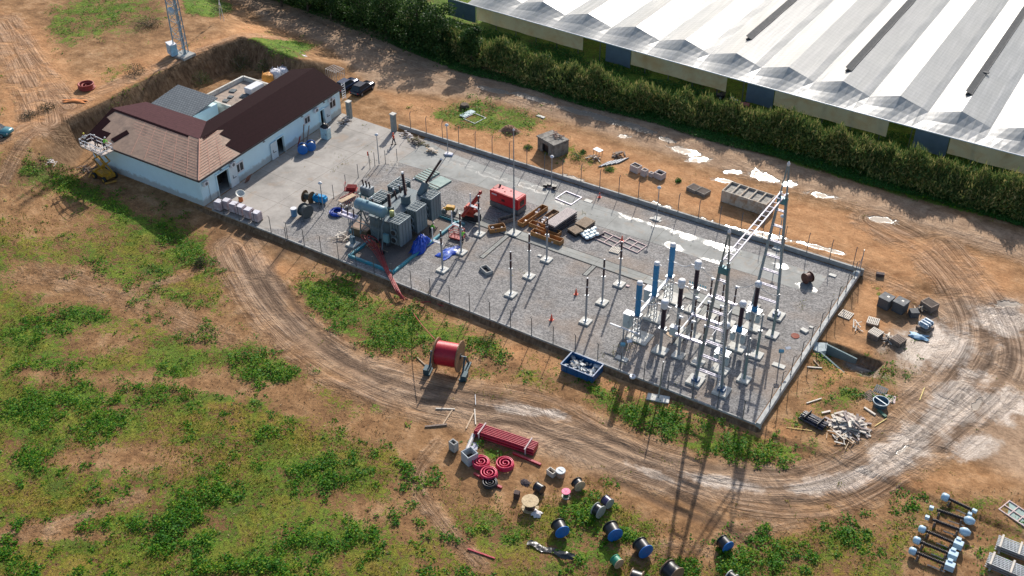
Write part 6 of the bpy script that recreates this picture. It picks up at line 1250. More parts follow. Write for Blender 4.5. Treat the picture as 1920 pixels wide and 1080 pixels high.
# ================================================================ things outside the walls
# ---- far side, between the dirt road and the far wall
p = G(1036, 283); t = thing('broken_vault', 'big broken concrete box with three roof slabs and debris on top', 'concrete box', p, R(-20)); OLDC = mat('stained_old_concrete', (.24, .225, .20), .9, 0, .25, 1.5, (.10, .085, .07), .4, 1.2)
b = MB(); b.box((0, 1.2, .9), (3.6, .2, 1.8)); b.box((-1.7, 0, .9), (.2, 2.3, 1.8)); b.box((1.7, 0, .9), (.2, 2.3, 1.8)); b.box((-1.2, -1.15, .9), (1.0, .2, 1.8)); b.box((1.15, -1.15, .9), (1.1, .2, 1.8)); b.box((0, -1.15, 1.55), (1.6, .2, .4)); b.build('box_wall', OLDC, t, .02)
for k in (-1, 0, 1): b = MB(); b.box((k*1.24, 0, 1.92+.03*k), (1.18, 2.7, .2), .02*k); b.build('roof_slab', OLDC, t, .02)
b = MB(); b.box((0, -.9, .7), (2.4, .05, 1.2)); b.build('inside_shade', BLACKP, t)  # black board behind the opening stands in for the shade inside
r = random.Random(3); b = MB()
for k in range(12): b.beam((r.uniform(-1, 1), r.uniform(-.2, 1.0), 2.1+.1*r.random()), (r.uniform(-1.2, 1.2), r.uniform(0, 1.3), 2.2+.25*r.random()), .1, .06)
b.build('debris', mat('rust_debris', (.16, .09, .07), .8), t)
t = thing('table', 'white topped table with fallen legs around it near the loose pipes', 'table', G(1121, 290), R(-15)); b = MB(); b.box((0, 0, .75), (1.2, .8, .06)); b.build('table_top', WHITE, t); 
for sx in (-.5, .5):
    for sy in (-.3, .3): b = MB(); b.beam((sx, sy, 0), (sx, sy, .74), .05); b.build('leg', GREYW, t)
heap('pale sticks and laths fallen around the white table', 1112, 297, 12, 1.0, .6, WPAL, (.8, 1.6), 'stick_heap', fn=G, seed=21, m2=GREYW)
for k in range(9):
    o = MB().cyl((0, -1.0, .09), (0, 1.0, .09), .085, .085, 10).build('pipe', mat('white_pipe' if k % 2 else 'dark_blue_pipe', (.6, .6, .62) if k % 2 else (.04, .07, .1), .45)); o.location = G(1132+4.6*k, 309-.9*k+0.0); o.rotation_euler.z = R(-14); tag(o, ('white pipe' if k % 2 else 'dark blue pipe')+' in the row of loose pipes lying before the broken box', 'pipe', 'loose white pipes in a row' if k % 2 else 'loose dark pipes in a row')
def hollow(label, p, lx, ly, h, rz, m=CONC, name='concrete_chamber', cat='concrete box', wall=.12, inner=None):
    t = thing(name, label, cat, p, rz); b = MB()
    for c_, d_ in (((0, -ly/2+wall/2, h/2), (lx, wall, h)), ((0, ly/2-wall/2, h/2), (lx, wall, h)), ((-lx/2+wall/2, 0, h/2), (wall, ly-2*wall, h)), ((lx/2-wall/2, 0, h/2), (wall, ly-2*wall, h))): b.box(c_, d_)
    b.build('shell', m, t, .015); b = MB(); b.box((0, 0, h*.25 if inner is None else inner), (lx-2*wall, ly-2*wall, .06)); b.build('inside', mat('dark_box_fill', (.07, .05, .04), .9), t); return t  # dark sheet covers the inside of the box
PKC = mat('pinkish_concrete', (.48, .42, .40), .8, 0, .12, 2)
hollow('left end box of four small concrete boxes in a row, wide and low', G(1192, 321), 1.3, 1.0, .9, R(-14), PKC, inner=.75)
hollow('second of four small concrete boxes in a row, upright', G(1208, 329), .75, .75, .9, R(-14), PKC, inner=.8)
hollow('smallest of four small concrete boxes in a row', G(1221, 331), .6, .5, .6, R(-10), PKC, inner=.5)
hollow('right end box of four small concrete boxes in a row, open on top', G(1237, 333), 1.2, 1.1, .8, R(-12), PKC, inner=.5)
hollow('left of two low grey boxes touching each other beyond the far wall', G(1301, 357), 1.4, 1.4, .5, R(-14), OLDC, inner=.46)
hollow('right of two low grey boxes touching each other beyond the far wall', G(1318, 363), 1.4, 1.4, .45, R(-12), OLDC, inner=.4)
p = G(1401, 383); t = thing('long_concrete_box', 'long pale concrete box with five open bays on top, lying beside the road', 'concrete box', p, R(-3)); PC2 = mat('stained_pale_concrete', (.46, .41, .34), .85, 0, .12, 1.5, (.26, .14, .06), .2, 1.3); b = MB()
for c_, d_ in (((0, -1.3, .85), (6.0, .14, 1.6)), ((0, 1.3, .85), (6.0, .14, 1.6)), ((-2.93, 0, .85), (.14, 2.46, 1.6)), ((2.93, 0, .85), (.14, 2.46, 1.6))): b.box(c_, d_)
b.build('side_panel', PC2, t, .02); b = MB(); [b.box((-2.93+5.86*k/5, -1.38, .85), (.1, .05, 1.6)) for k in range(6)]; b.build('ribs', PC2, t)
for k in range(4): b = MB(); b.box((-1.76+1.17*k, 0, 1.58), (.16, 2.46, .12)); b.build('cross_bar', PC2, t)
b = MB(); b.box((0, 0, 1.35), (5.8, 2.46, .05)); b.build('bay_fill', mat('mottled_fill', (.33, .31, .27), .85, 0, .4, 3, (.08, .07, .06), .3, 2), t)
t = thing('door_frame', 'white empty frame and pale panel lying on the green island', 'frame', G(890, 223), R(-9)); b = MB(); a_ = 2.3
for c_, d_ in (((0, -1.15, .1), (a_, .07, .07)), ((0, 1.15, .1), (a_, .07, .07)), ((-1.1, 0, .1), (.07, a_, .07)), ((1.1, 0, .1), (.07, a_, .07))): b.box(c_, d_)
b.build('frame_bars', WHITE, t); b = MB(); b.box((-1.7, .3, .16), (1.0, 2.4, .08)); b.build('panel', mat('pale_glass_panel', (.40, .52, .54), .3), t)
o = MB().cyl((0, 0, 0), (0, 0, .6), .75, .6, 14).build('tree_stump', BARK, None, .05); o.location = GT(871, 202); tag(o, 'round brown stump at the upper left edge of the green island', 'stump')
def mound(label, p, rx, ry, h, m, seed, name='earth_mound', cat='mound'):
    r = np.random.default_rng(seed); n = 18; vs = []; fs = []
    for i in range(n+1):
        for j in range(n+1): u, v = i/n*2-1, j/n*2-1; q = max(0, 1-u*u-v*v); vs.append((u*rx, v*ry, h*q*(1+.3*r.normal()*.5)+.03*r.normal()-.02))
    for i in range(n):
        for j in range(n): a = i*(n+1)+j; fs.append((a, a+1, a+n+2, a+n+1))
    mb = MB(); mb.add(vs, fs, True); o = mb.build(name, m); o.location = p; return tag(o, label, cat)
mound('small brown earth mound at the right edge of the green island', GT(957, 246), 1.5, 1.0, .8, mat('mound_earth', (.26, .15, .09), .95, 0, .35, 4, (.1, .06, .04), .5), 3)
small('pale flat slab lying on the earth right of the green island', GT(1014, 219), (1.3, .5, .1), PAD, 'slab', 'slab', -.1)
heap('broken grey slabs heaped on the orange earth behind the loose pipes', 1158, 292, 12, 1.0, .6, GREYW, (.5, 1.1), 'slab_heap', fn=GT, seed=24, m2=mat('earthy_slab', (.3, .2, .13), .9), th=.25)
t = thing('scrap_machine', 'dark scrap machine frame among weeds by the greenhouse wall', 'machine', G(1351, 184), .3); b = MB(); [b.beam((-.7, y_, .2), (.7, y_, .8), .12) for y_ in (-.5, 0, .5)]; [b.beam((x_, -.6, .5), (x_, .6, .9), .1) for x_ in (-.6, 0, .6)]; b.box((0, 0, .4), (1.1, .7, .4)); b.build('frame', BLACKP, t)
for sy in (-.6, .6): wheel((0, sy, .35), t, .35, .2)
t = thing('quad_trailer', 'small white and dark vehicle with red cart parked by the greenhouse', 'vehicle', G(1374, 196), .2); b = MB(); b.box((0, 0, .6), (1.2, .7, .4)); b.box((-.3, 0, .95), (.4, .5, .3)); b.build('body', WHITE, t, .08); b = MB(); b.box((1.7, -.3, .45), (1.4, .9, .3)); b.build('cart', mat('cart_red', (.45, .13, .1), .6), t, .04)
for sx, sy in ((-.45, -.4), (.45, -.4), (-.45, .4), (.45, .4), (1.7, .5), (1.7, -.9)): wheel((sx, sy, .28), t, .28, .18)
o = MB().box((0, 0, 0), (.8, .5, .12)).build('debris_plate', mat('roof_dirt', (.12, .12, .12), .9), gh); o.location = (-19.9, 153.4, 5.35)
# ---- cars
def car(label, p, rz, m, L_=4.4, W_=1.8, H_=1.5):
    t = thing('car', label, 'car', p, rz, 'parked cars'); b = MB()
    sec = [(-L_/2, .42, .62, .72), (-L_/2+.12, .30, .80, .84), (-L_*.28, .24, .86, .90), (-L_*.05, .24, .88, .90), (L_*.2, .24, .88, .90), (L_*.42, .26, .84, .88), (L_/2-.08, .32, .78, .82), (L_/2, .42, .66, .72)]
    vs = []; fs = []
    for x_, z0, zs, hw in sec:
        hw = hw*W_/1.8; vs += [(x_, -hw*.96, z0), (x_, -hw, z0+.22), (x_, -hw*.97, zs-.06), (x_, -hw*.84, zs+.06), (x_, hw*.84, zs+.06), (x_, hw*.97, zs-.06), (x_, hw, z0+.22), (x_, hw*.96, z0)]
    for i in range(len(sec)-1):
        for k in range(8): fs.append((i*8+k, i*8+(k+1) % 8, (i+1)*8+(k+1) % 8, (i+1)*8+k))
    fs += [tuple(range(8)), tuple(range(len(vs)-1, len(vs)-9, -1))]; b.add(vs, fs, True); b.build('body', m, t)
    def cab(x0, x1, x2, x3, z0, z1, w0, w1, mm, nm):
        q = MB(); q.add([(x0, -w0, z0), (x3, -w0, z0), (x3, w0, z0), (x0, w0, z0), (x1, -w1, z1), (x2, -w1, z1), (x2, w1, z1), (x1, w1, z1)], [(0, 1, 5, 4), (1, 2, 6, 5), (2, 3, 7, 6), (3, 0, 4, 7), (4, 5, 6, 7), (3, 2, 1, 0)]); return q.build(nm, mm, t, .05)
    cab(-L_*.44, -L_*.32, L_*.08, L_*.26, .88, H_-.06, W_*.44, W_*.36, GLASS, 'window_band'); q = MB(); q.box((-L_*.12, 0, H_-.04), (L_*.38, W_*.70, .06)); q.build('roof', m, t, .025)
    for s in (-1, 1):
        wheel((-L_*.31, s*W_*.44, .33), t, .33, .22); wheel((L_*.31, s*W_*.44, .33), t, .33, .22)
        q = MB(); q.box((L_/2-.06, s*W_*.34, .66), (.12, .36, .14)); q.build('headlight', mat('lamp_glass', (.7, .72, .75), .15), t, .03); q = MB(); q.box((-L_/2+.05, s*W_*.36, .68), (.1, .3, .16)); q.build('tail_light', mat('tail_red', (.4, .01, .01), .3), t, .03)
    return t
CARB = mat('glossy_dark_blue', (.012, .016, .03), .22, .3, .1, 1); cdir = G(698, 160)-G(662, 184)
car('dark car standing apart on the earth right of the building end', (G(662, 184)+G(698, 160))/2, math.atan2(cdir.y, cdir.x), CARB)
car('dark blue car half hidden close behind the right end of the building', G(650, 166), math.atan2(cdir.y, cdir.x)-.05, mat('glossy_blue_black', (.015, .03, .07), .2, .3, .1, 1))
car('teal car cut by the left edge on the upper track', GT(-6, 252), R(20), mat('teal_car_paint', (.04, .16, .2), .25, .2, .1, 1))
# ---- behind the building
LM = mat('mast_blue_steel', (.20, .30, .38), .45, .4, .1, 2)
t = thing('lattice_mast', 'tall blue grey lattice mast on the bank top behind the building', 'mast', (*tuple(GT(345, 104))[:2], 4.1)); MB().box((0, 0, .2), (2.6, 2.4, .4)).build('footing', CONC, t, .03)
cs = [(-.95, -.8), (.95, -.8), (0, .95)]; HT = 22; sc_ = lambda z: 1-.35*z/HT
for k, (a, c_) in enumerate(cs): b = MB(); b.beam((a, c_, .3), (a*sc_(HT), c_*sc_(HT), HT), .10 if k else .16); b.build('leg', LM, t)
b = MB(); z = .5; k = 0
while z < HT-1.4:
    for i in range(3):
        p0, p1 = cs[i], cs[(i+1) % 3]; s0, s1 = sc_(z), sc_(z+1.3); (q0, q1) = (p0, p1) if k % 2 else (p1, p0); b.beam((q0[0]*s0, q0[1]*s0, z), (q1[0]*s1, q1[1]*s1, z+1.3), .06); b.beam((p0[0]*s0, p0[1]*s0, z), (p1[0]*s0, p1[1]*s0, z), .04)
    z += 1.3; k += 1
b.build('bracing', LM, t); b = MB(); b.tube([(0, .3, .4), (0, .2, HT)], .16, 8); b.build('feeder_cable', LM, t); b = MB(); b.lathe((.2, -.9, 7.4), [(.6, 0), (.5, .15), (.15, .3)], 14, (.3, -1, .1)); b.build('dish', mat('pale_dish', (.5, .58, .62), .4), t)
cabinet('light blue equipment cabinet at the foot of the lattice mast', tuple(GT(325, 104)), 1.7, 1.0, 1.7, .2, R(-20), m=mat('light_blue_cabinet', (.28, .48, .62), .5), leg=False)
t = thing('thin_mast', 'thin white antenna mast near the upper edge left of the road', 'mast', (*tuple(GT(417, 39))[:2], float(height(*tuple(GT(417, 39))[:2])))); b = MB(); [b.beam((s*.4, 0, 0), (s*.12, 0, 3), .06) for s in (-1, 1)]; b.cyl((0, 0, 2.6), (0, 0, 9), .06); b.build('pole', WHITE, t); b = MB(); b.box((0, -.1, 4.2), (.4, .3, .6)); b.build('antenna_box', WHITE, t, .03)
rings('dark red hose coil lying on the bank top earth left of the building roof', GT(163, 166), 1.0, .12, 4, mat('dull_red_hose', (.30, .045, .035), .6), 'hose_coil', 'hose coil')
drape('orange patch of spilled sand on the bank top edge', 'sand_patch', 'sand', None, mat('orange_sand', (.60, .22, .07), .95), .18, GT(140, 190), 10, 1.6, .5, 12, .5)
BAG = mat('white_woven_bag', (.60, .60, .62), .6, 0, .1, 3, (.35, .36, .5), .5, 1.5)
def bag(label, p, s, m=BAG, seed=1):
    t = thing('bulk_bag', label, 'bulk bag', p, seed*.7, 'bulk bags stacked behind the long roof'); r = np.random.default_rng(seed); b = MB(); n = 12; vs = []; 
    for i, (rr, z) in enumerate(((.75, 0), (.98, .25), (1.0, .6), (.92, .9), (.6, 1.02), (.1, 1.0))):
        for k in range(n): a = 6.283*k/n; q = rr*(abs(math.cos(a))**4+abs(math.sin(a))**4)**-.22*(1+.05*r.normal()); vs.append((q*math.cos(a)*s*.6, q*math.sin(a)*s*.6, z*s*(1+.04*r.normal())))
    b.add(vs, [(i*n+k, i*n+(k+1) % n, (i+1)*n+(k+1) % n, (i+1)*n+k) for i in range(5) for k in range(n)], True); b.build('sack', m, t); b = MB()
    for q in range(4): a = .78+1.57*q; b.tube([(math.cos(a)*s*.5, math.sin(a)*s*.5, .95*s), (math.cos(a)*s*.45, math.sin(a)*s*.45, 1.22*s), (math.cos(a+.5)*s*.5, math.sin(a+.5)*s*.5, .95*s)], .03, 5)
    b.build('loops', m, t); return t
bag('big white bulk bag at the right end of the bag row above the roof', G(566, 125, 1.2), 1.7, seed=2); bag('white bulk bag second from the right above the roof', G(550, 134, 1.2), 1.4, seed=3); bag('grey white bulk bag in the middle of the bag row above the roof', G(531, 144, 1.2), 1.4, seed=4); bag('white bulk bag beside the orange one above the roof', G(518, 149, 1.2), 1.5, seed=5)
bag('orange bulk bag at the left end of the bag row above the roof', G(503, 155, 1.2), 1.4, mat('orange_bag', (.55, .24, .04), .7), 6)
small('rough timber deck under the row of bulk bags', (-110.6, 106.8, 0), (2.6, 9.0, 1.18), GREYW, 'timber_deck', 'deck', R(-4))
o = MB().box((0, 0, .3), (1.0, .8, .5)).build('teal_bag', mat('teal_plastic', (.12, .42, .42), .5), None, .15); o.location = G(578, 108); tag(o, 'small teal plastic bag at the edge of the road behind the bulk bags', 'bag')
t = thing('scaffold_rack', 'white tubular scaffold frames standing at the right end of the building', 'scaffold', G(630, 150), R(-6)); b = MB()
for k in range(6): b.beam((-1.2+.45*k, -.8, 0), (-1.2+.45*k, -.8, 1.8), .05); b.beam((-1.2+.45*k, .9, 0), (-1.2+.45*k, .9, 1.8), .05); b.beam((-1.2+.45*k, -.8, 1.8), (-1.2+.45*k, .9, 1.8), .05)
b.beam((-1.2, -.8, 1.8), (1.05, -.8, 1.8), .05); b.beam((-1.2, .9, .9), (1.05, .9, .9), .05); b.beam((-1.2, .9, 1.8), (1.05, .9, 1.8), .05); b.build('tubes', mat('pale_tube', (.5, .45, .42), .6), t)
t = thing('rack_ladder', 'short white steel ladder rack at the facade end beside the dark car', 'rack', G(646, 186), R(-6)); b = MB(); [b.beam((0, s, 0), (0, s, 2.6), .07) for s in (-.3, .3)]; [b.beam((0, -.3, .3+.35*k), (0, .3, .3+.35*k), .06) for k in range(7)]; b.build('rungs', WHITE, t)
heap('pale rubbish strewn on the slope below the left corner of the building', 95, 304, 14, 1.0, .6, WPAL, (.4, 1.0), 'rubbish_heap', seed=31, m2=WPK); heap('weathered boards lying at the bottom of the slope left of the scissor lift', 160, 318, 12, 1.2, .7, GREYW, (.8, 1.8), 'board_heap', seed=32)
# ---- right side
DKC = mat('dark_grey_chamber', (.085, .09, .095), .8, 0, .15, 2)
for (px_, py_, w_) in ((1659, 574, 'left'), (1686, 582, 'right')):
    t = thing('chamber', '%s of two dark grey concrete chambers with a hole in the lid' % w_, 'chamber', GT(px_, py_), R(-14)); b = MB(); b.box((0, 0, .6), (1.25, 1.3, 1.2)); b.build('box', DKC, t, .02); b = MB(); b.box((0, 0, 1.24), (1.35, 1.4, .08)); b.build('lid', mat('grey_lid', (.13, .135, .14), .8), t, .01); b = MB(); b.box((.1, .1, 1.285), (.25, .25, .01)); b.build('hole', BLACKP, t)
hollow('tilted grey crate with slatted top at the right of the dark chambers', GT(1741, 578), 1.5, 1.3, .8, R(-25), GREYW, 'slatted_crate', 'crate', inner=.74)
small('dark lidded bin leaning among scrap right of the chambers', GT(1712, 592), (.9, .9, .7), DKC, 'bin', 'bin', .6); heap('brown broken timber between the dark bin and the slatted crate', 1727, 582, 14, .6, .5, PALEW, (.4, 1.1), 'timber_heap', seed=33, m2=DKC)
t = thing('bag_pallet', 'pallet of blue and white sacks near the right track', 'sacks', GT(1734, 615), R(-20)); b = MB()
for k in range(3): b.box((0, -.45+.45*k, .62), (1.15, .42, .55))
b.build('sacks', mat('blue_white_sack', (.22, .34, .46), .5, 0, .3, 3, (.6, .62, .64), .3, 3), t, .12); b = MB(); b.box((0, 0, .12), (1.3, 1.4, .2)); b.build('pallet_base', GREYW, t)
drape('flattened pale blue sacks lying below the sack pallet', 'flat_sack', 'sack', None, mat('pale_blue_sack', (.22, .38, .52), .6), .15, GT(1722, 632), 10, .9, .5, 4, .2)
def pstack(label, px_, py_, n, rz, dx=0, m=WPAL):
    t = thing('pallet_stack', label, 'pallets', GT(px_, py_), rz); 
    for k in range(n):
        b = MB(); z_ = .145*k
        for q in range(7): b.box((-.54+.18*q, dx*k, z_+.13), (.11, 1.2, .025))
        for q in (-1, 0, 1): b.box((0, q*.54+dx*k, z_+.06), (1.2, .1, .095))
        b.build('pallet_layer', m if k == n-1 else GREYW, t)
    return t
pstack('tilted dark slatted pallets leaning at the upper end of the pallet group', 1636, 607, 3, .1); pstack('largest stack of pale slatted pallets in the pallet group', 1640, 632, 5, -.25); pstack('stack of grey slatted pallets at the right end of the pallet group', 1683, 643, 4, -.35, m=GREYW)
heap('jumbled pallet boards between the two pallet stacks', 1663, 637, 18, .7, .6, GREYW, (.6, 1.2), 'board_heap', seed=34, m2=WPAL)
heap('pale branch like sticks left of the pallet group', 1607, 613, 6, .6, .4, WPAL, (.8, 1.3), 'stick_heap', seed=35)
t = thing('light_globe', 'grey and white lamp lying on the earth at the corner of the walls', 'lamp', GT(1604, 518)); b = MB(); b.lathe((0, 0, .3), [(.1, -.3), (.35, -.1), (.38, .1), (.2, .35), (.02, .4)], 14); b.build('globe', mat('grey_globe', (.4, .44, .44), .4), t); b = MB(); b.cyl((0, 0, 0), (0, 0, .12), .3); b.build('collar', BLACKP, t)
small('small dark lump at the start of the earth ridge beyond the corner', GT(1650, 517), (.9, .5, .35), mat('dark_lump', (.08, .06, .06), .9), 'rubble_lump', 'lump', .3)
# headwall and drain
hp = Vector((-20.4, 0, 0)); t = thing('drain_headwall', 'grey concrete drain headwall with two wing walls beside the pale pool', 'headwall', GT(1560, 652)*1.0, 0); o0 = t.location.copy(); o0.z = -.35; t.location = o0
def L2(px_, py_, z): q = G(px_, py_, z); return q-o0
HW = mat('headwall_concrete', (.36, .42, .44), .8, 0, .1, 2, (.25, .3, .3), .15)
b = MB(); q = [L2(*a_, -.25) for a_ in ((1518, 641), (1552, 643), (1549, 658), (1535, 660), (1516, 652))]; b.prism([(v_.x, v_.y) for v_ in q], -.9, .12); b.build('slab', HW, t, .02)
for A_, B2 in (((1551, 646), (1609, 665)), ((1538, 660), (1586, 692))):
    a_, c_ = L2(*A_, -.2), L2(*B2, -.2); d_ = (c_-a_).normalized(); n_ = Vector((-d_.y, d_.x, 0))*.09; b = MB(); vs = [a_+n_, a_-n_, c_-n_, c_+n_]
    b.add([(v_.x, v_.y, -1.3) for v_ in vs]+[(vs[0].x, vs[0].y, .2), (vs[1].x, vs[1].y, .2), (vs[2].x, vs[2].y, -.4), (vs[3].x, vs[3].y, -.4)], [(3, 2, 1, 0), (4, 5, 6, 7), (0, 1, 5, 4), (1, 2, 6, 5), (2, 3, 7, 6), (3, 0, 4, 7)]); b.build('wing_wall', mat('dark_teal_concrete', (.16, .22, .23), .75, 0, .15, 2), t)  # wing walls use a darker teal concrete than the slab
# scrap area
def stick(label, px1, py1, px2, py2, w_=.12, m=WPAL, name='plank', cat='plank', z=.08, h=None):
    a_, c_ = GT(px1, py1), GT(px2, py2); a_.z += z; c_.z += z; o = MB().beam(a_, c_, w_, h or w_*.6).build(name, m); return tag(o, label, cat)
stick('white plank lying near the headwall, pointing at the wing wall', 1513, 689, 1541, 691, .14); stick('short pale plank above the white one near the headwall', 1525, 676, 1535, 687, .12, PALEW); stick('thin pale plank lying in the weeds right of the wall corner', 1512, 757, 1540, 748, .12)
stick('yellow strap of plastic tape stretched along the near edge of the scrap area', 1474, 802, 1522, 808, .05, mat('yellow_tape', (.6, .45, .1), .6), 'tape', 'tape', .05); stick('yellow stake tape at the right edge of the scrap area', 1640, 800, 1662, 786, .07, mat('yellow_tape', (.6, .45, .1)), 'tape', 'tape'); stick('yellow and white ribbon hanging down the right edge of the weeds', 1724, 751, 1733, 728, .08, mat('yellow_tape', (.6, .45, .1)), 'ribbon', 'ribbon')
stick('white board lying right of the timber heap', 1620, 765, 1641, 779, .2, WPAL); stick('dark green board lying beside the white board', 1646, 770, 1661, 783, .3, mat('dark_green_board', (.05, .12, .08), .7), 'board', 'board')
t = thing('pipe_bundle', 'bundle of dark plastic pipes at the left end of the scrap timber', 'pipes', GT(1525, 792), R(-12)); b = MB(); r = random.Random(5)
for k in range(20): y_ = r.uniform(-.6, .6); z_ = .08+r.random()*.5*(1-abs(y_)); b.tube([(-1.25, y_, z_), (0, y_+.04*r.random(), z_+.05), (1.25, y_+.1*r.random(), z_)], .065, 6)
b.build('pipes', mat('dark_violet_pipe', (.05, .05, .075), .3, 0, .3, 3), t); [MB().box((x_, 0, .35), (.06, 1.3, .7)).build('strap', mat('dark_strap', (.03, .03, .03), .6), t) for x_ in (-.7, .7)]
SCR = mat('pinkish_grey_scrap', (.40, .33, .30), .85, 0, .35, 2, (.2, .15, .12), .2)
heap('large tangle of broken pale scrap timber beside the dark pipes', 1590, 798, 130, 2.0, 1.6, SCR, (.5, 1.7), 'scrap_heap', seed=41, m2=WPAL, hz=.7, th=.18)
t = thing('round_tub', 'round grey blue tub with a bar across its rim', 'tub', GT(1650, 760)); b = MB(); n = 28
b.lathe((0, 0, 0), [(.66, 0), (.74, .5), (.78, .55), (.70, .56), (.66, .5), (.58, .12)], n); b.build('tub_wall', mat('grey_blue_tub', (.06, .12, .17), .4), t); b = MB(); b.ring((0, 0, .56), .74, .05, 30, 6); b.build('rim', mat('pale_rim', (.4, .5, .54), .4), t); b = MB(); b.box((0, 0, .56), (1.4, .1, .05), -.4); b.build('cross_bar', mat('pale_rim', (.4, .5, .54)), t)
pallet('weathered pallet propped in the weeds left of the round tub', GT(1631, 744), -.5, GREYW, .2); pallet('broken bar frame standing behind the round tub', GT(1650, 735), -.1, WPAL, .5)
small('square pinkish board right of the round tub', GT(1669, 748), (1.0, 1.1, .05), PINKW, 'square_board', 'board', .2)
heap('loose offcuts lying below the scrap timber tangle', 1574, 822, 16, 1.4, .7, WPAL, (.5, 1.6), 'offcut_heap', seed=43, m2=PALEW)
# ---- foreground field
t = thing('pipe_pack', 'strapped pack of long dark red pipes lying in the foreground', 'pipes', (0, 0, 0)); a_, c_ = GT(893, 812), GT(1004, 848); d_ = (c_-a_).normalized(); s_ = Vector((-d_.y, d_.x, 0)); b = MB(); a_.z = c_.z = -.5
for row in range(4):
    for k in range(6): o_ = s_*((k-2.5)*.20+(.1 if row % 2 else 0))+Vector((0, 0, .11+row*.17)); b.tube([a_+o_, (a_+c_)/2+o_+Vector((0, 0, .03)), c_+o_], .095, 8)
b.build('red_pipes', mat('dark_red_pipe', (.36, .012, .035), .38, 0, .15, 3), t)
for u in (.1, .88):
    q = a_.lerp(c_, u); b = MB(); b.box(q+Vector((0, 0, .78)), (.12, 1.7, .08), math.atan2(d_.y, d_.x)); [b.box(q+s_*w_*.66+Vector((0, 0, .4)), (.12, .08, .8), math.atan2(d_.y, d_.x)) for w_ in (-1, 1)]; b.build('timber_clamp', mat('grey_pink_strap', (.5, .4, .4), .7), t)
DRP = mat('dark_red_pipe', (.36, .012, .035))
stick('single dark red channel lying below the end of the strapped red pipes', 962, 851, 1014, 873, .22, DRP, 'red_channel', 'pipe', .12, .18); stick('short dark red pipe piece at the lower left of the pink coils', 889, 889, 903, 897, .2, DRP, 'red_pipe', 'pipe', .1, .2); stick('dark red pipe end showing right of the black coil', 928, 910, 941, 916, .22, DRP, 'red_pipe', 'pipe', .1, .2); stick('dark red pipe lying alone near the bottom edge', 877, 1030, 928, 1048, .14, DRP, 'red_pipe', 'pipe', .08)
PKR = mat('pink_red_hose', (.52, .015, .07), .4, 0, .12, 5)
def coil2(label, px_, py_, R0, m, h=4, r_=.075, name='hose_coil'):
    t = thing(name, label, 'hose coil', GT(px_, py_)); b = MB(); pts = []
    for k in range(int(34*h)): a = k*.185; lay = (a/6.283); rr = R0*(1-.03*math.sin(a*.7)); z_ = r_+min(h, lay)*r_*1.75; pts.append((rr*math.cos(a), rr*math.sin(a), z_))
    b.tube(pts, r_, 7); b.build('outer_turns', m, t); b = MB(); pts = []
    for k in range(60): a = k*.21; rr = R0*(.86-.0125*k); pts.append((rr*math.cos(a), rr*math.sin(a), r_+r_*1.75*(h*.85)*(1-.003*k)+.0))
    b.tube(pts, r_, 7); b.build('inner_turns', m, t); b = MB(); pts = []
    for k in range(60): a = k*.21+1; rr = R0*(.82-.008*k); pts.append((rr*math.cos(a), rr*math.sin(a), r_*2.2))
    b.tube(pts, r_, 7); b.build('lower_turns', m, t); return t
coil2('left upper one of three pink red hose coils, beside the larger square shaft', 902, 872, .74, PKR); coil2('right one of three pink red hose coils', 947, 875, .76, PKR); coil2('lowest of three pink red hose coils, touching the black coil', 917, 893, .72, PKR); coil2('black hose coil lying below the pink red coils', 919, 909, .62, BLKC, 3, .07)
hollow('small tall grey square concrete shaft standing alone at the left', GT(851, 843), .75, .6, 1.0, R(-12), CONC, 'concrete_shaft', 'shaft', inner=.4); hollow('larger square concrete shaft open on top, touching the pink red coil', GT(881, 864), 1.15, 1.15, 1.1, R(-20), mat('cool_concrete', (.40, .43, .45), .8, 0, .1, 2), 'concrete_shaft', 'shaft', .1, .3)
t = thing('film_roll', 'pale roll of plastic film lying at the left end of the red pipes', 'roll', GT(883, 834)); a_, c_ = GT(876, 846)-t.location, GT(888, 818)-t.location; b = MB(); b.cyl(a_+Vector((0, 0, .2)), c_+Vector((0, 0, .2)), .2, .2, 14); b.build('roll', mat('pale_film', (.46, .44, .44), .4), t); b = MB(); b.box((.45, 0, .05), (.6, 1.0, .06), .4); b.build('loose_film', mat('lilac_film', (.38, .38, .46), .3, 0, .2, 3, None, .5), t)
stick('top plank of the three planks laid like a Z in the field', 817, 767, 853, 768, .13, WPAL); stick('slanting middle plank of the three planks laid like a Z', 848, 770, 831, 796, .13, PALEW); stick('dark lower plank of the three planks laid like a Z', 797, 801, 838, 797, .18, GREYW); stick('left plank of a pair leaning together above the red pipes', 888, 776, 874, 805, .14, PALEW); stick('right plank of a pair leaning together above the red pipes', 890, 768, 892, 797, .11, WPAL)
stick('thin stake leaning across the ground left of the huge red drum', 782, 671, 797, 685, .12, PALEW, 'stake', 'stake'); stick('thin white pole standing in the track above the paired planks', 891, 741, 892, 760, .05, WHITE, 'marker_pole', 'pole', .1)
hollow('small open white pallet box beside the round bucket', GT(1034, 890), .8, .55, .55, R(-12), WPAL, 'open_box', 'box', .08, .2)
t = thing('bucket', 'round tub with a white lid beside the small open box', 'bucket', GT(1051, 892)); b = MB(); b.cyl((0, 0, 0), (0, 0, .62), .40, .43, 18); b.build('pail', mat('tan_pail', (.42, .28, .2), .6), t); b = MB(); b.cyl((0, 0, .62), (0, 0, .70), .46, .44, 18); b.box((0, 0, .72), (.5, .08, .04), -.2); b.build('lid', mat('grey_white_lid', (.5, .54, .56), .4), t)
drum('black spool standing left of the pink topped spool', GT(1011, 922), R(-8), .46, .72, BLKC, BLKC, .9); drum('black spool with pale right side above the pink topped spool', GT(1084, 916), R(-30), .55, .6, BLKC, BLKC, .85, side=PALEW)
